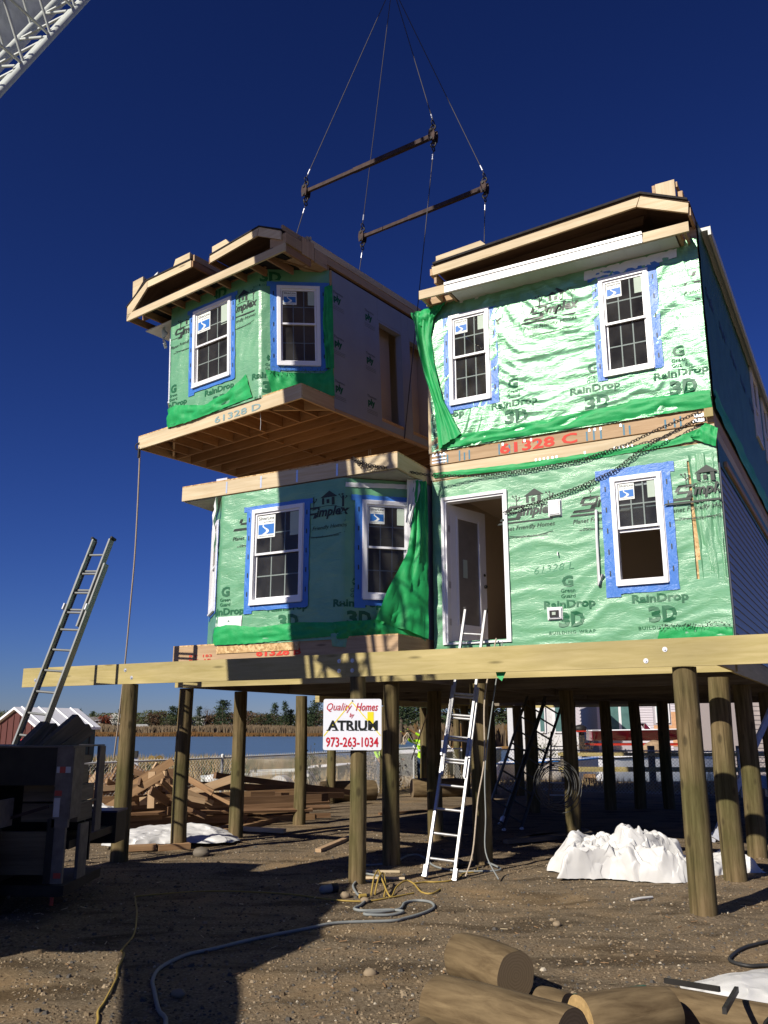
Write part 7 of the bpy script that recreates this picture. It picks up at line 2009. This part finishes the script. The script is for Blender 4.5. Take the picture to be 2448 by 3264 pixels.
t = empty('flood_lamp', (sx(505, 30), 30, -.2)); tag(t, 'pair of brass coloured lamps on a stand by the water', 'lamp')
b = MB(); b.tube([(0, 0, 0), (0, 0, .85)], .03, 8); b.box(-.12, .12, -.03, .03, .82, .86); b.build('stand', M['dark_steel'], t)
for sx_ in (-1, 1):
    b = MB(); b.tube([(sx_ * .10, .1, .98), (sx_ * .12, -.06, .98), (sx_ * .13, -.16, .98)], .1, 16, rs=[.06, .12, .14]); b.build('lamp_head', plain('brass', (.35, .24, .08), .35, .5, .7), t)
t = empty('outboard_bracket', (sx(440, 21), 21.5, -.1)); tag(t, 'dark tilted bracket sticking up behind the fence at left', 'bracket'); b = MB(); b.bar((0, 0, 0), (-.16, 0, 1.2), .12, .05); b.build('arm', M['galv'], t); b = MB(); b.box(-.30, -.10, -.06, .06, 1.2, 1.36); b.build('head', M['dark_steel'], t)
b = MB(); b.box(-16, 1.5, -.3, .3, -.6, -.05); o = b.build('seawall', M['beach'], loc=(0, 56, 0)); tag(o, 'pale concrete seawall cap along the water', 'seawall')
# yellow lattice of reeds
# shed with white roof (left)
sh = empty('storage_shed', (sx(122, 33), 33, -.15), radians(-30)); tag(sh, 'maroon shed with white ribbed roof and red sign panel', 'shed')
MR = plain('maroon_panel', (.10, .035, .03), .6, .3, var=.06)
# local: gable front along -x from corner (0,0), side along +y
gw, gd, he, hp = 2.5, 2.7, 1.95, 2.60
b = MB(); b.poly([(-gw, 0), (0, 0), (0, he), (-gw / 2, hp), (-gw, he)], thick=(0, .05)); fr_ = b.build('front_wall', MR, sh)
for k in range(8):
    b = MB(); x = -gw + .06 + k * .34; hh = he + (hp - he) * (1 - abs(x + gw / 2) / (gw / 2)) - .1; b.box(x, x + .05, -.03, -.001, .1, hh); b.build('wall_rib', MR, sh)
b = MB(); b.box(-.05, 0, .05, gd, 0, he); b.box(-gw, -gw + .05, .05, gd, 0, he); b.build('side_wall', plain('dark_teal_panel', (.045, .07, .075), .6, .3), sh)
for k in range(5):
    b = MB(); y = .2 + k * .55; b.box(.001, .03, y, y + .05, .1, he - .1); b.build('wall_rib', M['dark_steel'], sh)
b = MB(); 
for s0, s1, z0_, z1_b in ((-gw - .12, -gw / 2, he - .06, hp + .02), (-gw / 2, .12, hp + .02, he - .06)):
    b.add([(s0, -.15, z0_), (s1, -.15, z1_b), (s1, gd + .15, z1_b), (s0, gd + .15, z0_), (s0, -.15, z0_ + .09), (s1, -.15, z1_b + .09), (s1, gd + .15, z1_b + .09), (s0, gd + .15, z0_ + .09)], [(0, 3, 2, 1), (4, 5, 6, 7), (0, 1, 5, 4), (2, 3, 7, 6), (0, 4, 7, 3), (1, 2, 6, 5)], [[(0, 0)] * 4] * 6)
b.build('roof', M['vinyl'], sh)
for k in range(4):
    y = .2 + k * .76; b = MB(); b.tube([(-gw - .1, y, he + .04), (-gw / 2, y, hp + .12), (.11, y, he + .04)], .035, 6); b.build('roof_rib', M['vinyl'], sh)
b = MB(); b.box(-.86, -.30, -.04, -.001, .35, 1.55); sp_ = b.build('sign_panel', plain('red_sign_panel', (.52, .05, .06), .5, .3), sh)
b = MB(); b.box(-.80, -.36, -.046, -.041, .45, .50); b.box(-.80, -.36, -.046, -.041, 1.42, 1.47); b.box(-.80, -.75, -.046, -.041, .5, 1.42); b.box(-.41, -.36, -.046, -.041, .5, 1.42); b.box(-.60, -.55, -.046, -.041, .5, 1.2)
b.tube([(-.74, -.045, .52), (-.70, -.045, 1.1), (-.58, -.045, 1.3), (-.46, -.045, 1.1), (-.42, -.045, .52)], .02, 4); b.build('sign_print', M['vinyl'], sp_)

# ================================================================== WORKERS
def person(label, loc, rz, arms='up', jacket='lime'):
    t = empty('person', loc, rz); tag(t, label, 'person', 'workers behind the platform')
    V = []; E = []; R = []
    def v(p, r, par=None):
        V.append(p); R.append(r); 
        if par is not None: E.append((par, len(V) - 1))
        return len(V) - 1
    pel = v((0, 0, .95), .15)
    ab = v((0, 0, 1.12), .145, pel); ch = v((0, 0, 1.33), .165, ab); nk = v((0, 0, 1.47), .075, ch); hd = v((0, -.01, 1.58), .085, nk); hd2 = v((0, -.02, 1.70), .095, hd); v((0, -.01, 1.77), .06, hd2)
    for s in (-1, 1):
        hp_ = v((s * .10, 0, .86), .10, pel); kn_ = v((s * .12, -.02, .48), .065, hp_); an = v((s * .13, .02, .10), .045, kn_); v((s * .14, -.14, .04), .04, an)
        sh_ = v((s * .20, 0, 1.40), .07, ch)
        if arms == 'up': el_ = v((s * .20 - .18, -.15, 1.52 if s > 0 else 1.42), .05, sh_); wr_ = v((s * .12 - .45, -.28, 1.72 if s > 0 else 1.62), .035, el_)
        else: el_ = v((s * .25, -.02, 1.12), .05, sh_); wr_ = v((s * .22, -.16, .92), .035, el_)
        hn = v(tuple(Vector(V[wr_]) + (Vector(V[wr_]) - Vector(V[el_])).normalized() * .07), .036, wr_)
        d = (Vector(V[wr_]) - Vector(V[el_])).normalized(); sd = Vector((0, 1, 0))
        for q in range(4):
            f0 = Vector(V[hn]) + sd * (q - 1.5) * .02 + d * .03; i0 = v(tuple(f0), .012, hn); i1 = v(tuple(f0 + d * (.035 + .008 * (q in (1, 2)))), .010, i0); v(tuple(f0 + d * .05 + Vector((0, 0, -.02))), .009, i1)
        i0 = v(tuple(Vector(V[hn]) - sd * .045), .012, hn); v(tuple(Vector(V[hn]) - sd * .06 + d * .03), .010, i0)
    me = bpy.data.meshes.new('body'); me.from_pydata(V, E, [])
    o = bpy.data.objects.new('body', me); COL.objects.link(o)
    md = o.modifiers.new('skin', 'SKIN'); 
    for i, r in enumerate(R): me.skin_vertices[0].data[i].radius = (r, r * (.82 if i in (0, 1, 2) else 1))
    me.skin_vertices[0].data[0].use_root = True
    sb = o.modifiers.new('sub', 'SUBSURF'); sb.levels = 2; sb.render_levels = 2
    dg = bpy.context.evaluated_depsgraph_get(); m2 = bpy.data.meshes.new_from_object(o.evaluated_get(dg)); bpy.data.objects.remove(o)
    skin = plain('skin', (.42, .24, .16), .6, .3); jk = plain('lime_jacket', (.42, .80, .03), .7, .2) ; jn = plain('dark_jeans', (.03, .05, .09), .8, .1); gv = plain('tan_glove', (.30, .17, .07), .8, .1); bt = plain('boot', (.06, .04, .02), .7, .2)
    for m in (skin, jk, jn, gv, bt): m2.materials.append(m)
    wrs = [Vector(V[i]) for i in range(len(V)) if abs(R[i] - .035) < 1e-6]
    for p in m2.polygons:
        c = p.center
        if min((c - w).length for w in wrs) < .14 and (arms == 'up' or c.z < .96) and abs(c.x) > .15: p.material_index = 3
        elif c.z > 1.50 and abs(c.x) < .13 and abs(c.y) < .14: p.material_index = 0
        elif c.z > .93: p.material_index = 1
        elif c.z > .10: p.material_index = 2
        else: p.material_index = 4
        p.use_smooth = True
    bo = put(m2, 'body', t)
    b = MB(); b.sphere((0, -.005, 1.72), .118, 14, 8, (1, 1.12, .72)); b.box(-.10, .10, -.20, -.10, 1.69, 1.70); b.build('hard_hat', M['vinyl'], t)
    b = MB(); b.box(-.178, .178, -.155, -.150, 1.12, 1.17); b.box(-.17, .17, -.165, -.160, 1.30, 1.34); b.build('reflective_stripe', M['reflector_white'], t)
    # face
    b = MB(); b.sphere((-.035, -.102, 1.64), .010, 6, 4); b.sphere((.035, -.102, 1.64), .010, 6, 4); b.box(-.025, .025, -.108, -.098, 1.565, 1.572); b.build('face_features', M['dark_steel'], t)
    b = MB(); b.sphere((0, -.115, 1.60), .016, 6, 5); b.sphere((-.095, 0, 1.62), .022, 6, 5); b.sphere((.095, 0, 1.62), .022, 6, 5); b.build('nose_and_ears', skin, t)
    return t
w1_ = person('worker in lime jacket and jeans raising a bundle of rope behind the ladder side', (1.20, 28.0, -.02), radians(-5))
person('worker in lime jacket mostly hidden behind a far pile right of the sign', (-.05, 26.9, -.02), radians(30), arms='down')
b = MB(); rr = random.Random(3)
for k in range(7): b.tube([(rr.uniform(-.03, .03), 0, .0), (rr.uniform(-.14, .05), rr.uniform(-.05, .05), -.16), (rr.uniform(-.22, -.05), 0, -.36)], .012, 5)
b.tube([(0, 0, 0), (.18, .0, -.30), (.34, .05, -.32), (.5, 0, -.2)], .012, 5)
o = b.build('rope_bundle', M['rope'], loc=(.72, 27.7, 1.66)); tag(o, 'tan bundle of rope held up by the worker in lime', 'rope')
b = MB(); b.tube([(0, 0, 0), (.5, .2, 1.35)], .018, 6); o = b.build('leaning_stick', M['pine2'], loc=(.75, 24.8, .95)); tag(o, 'thin tan stick leaning above the worker rope', 'stick')
b = MB(); b.box(0, .35, 0, .04, 0, .10); o = b.build('board_end', M['treated'], loc=(1.3, 24.0, 2.28)); tag(o, 'bright yellow board end above the worker', 'board')
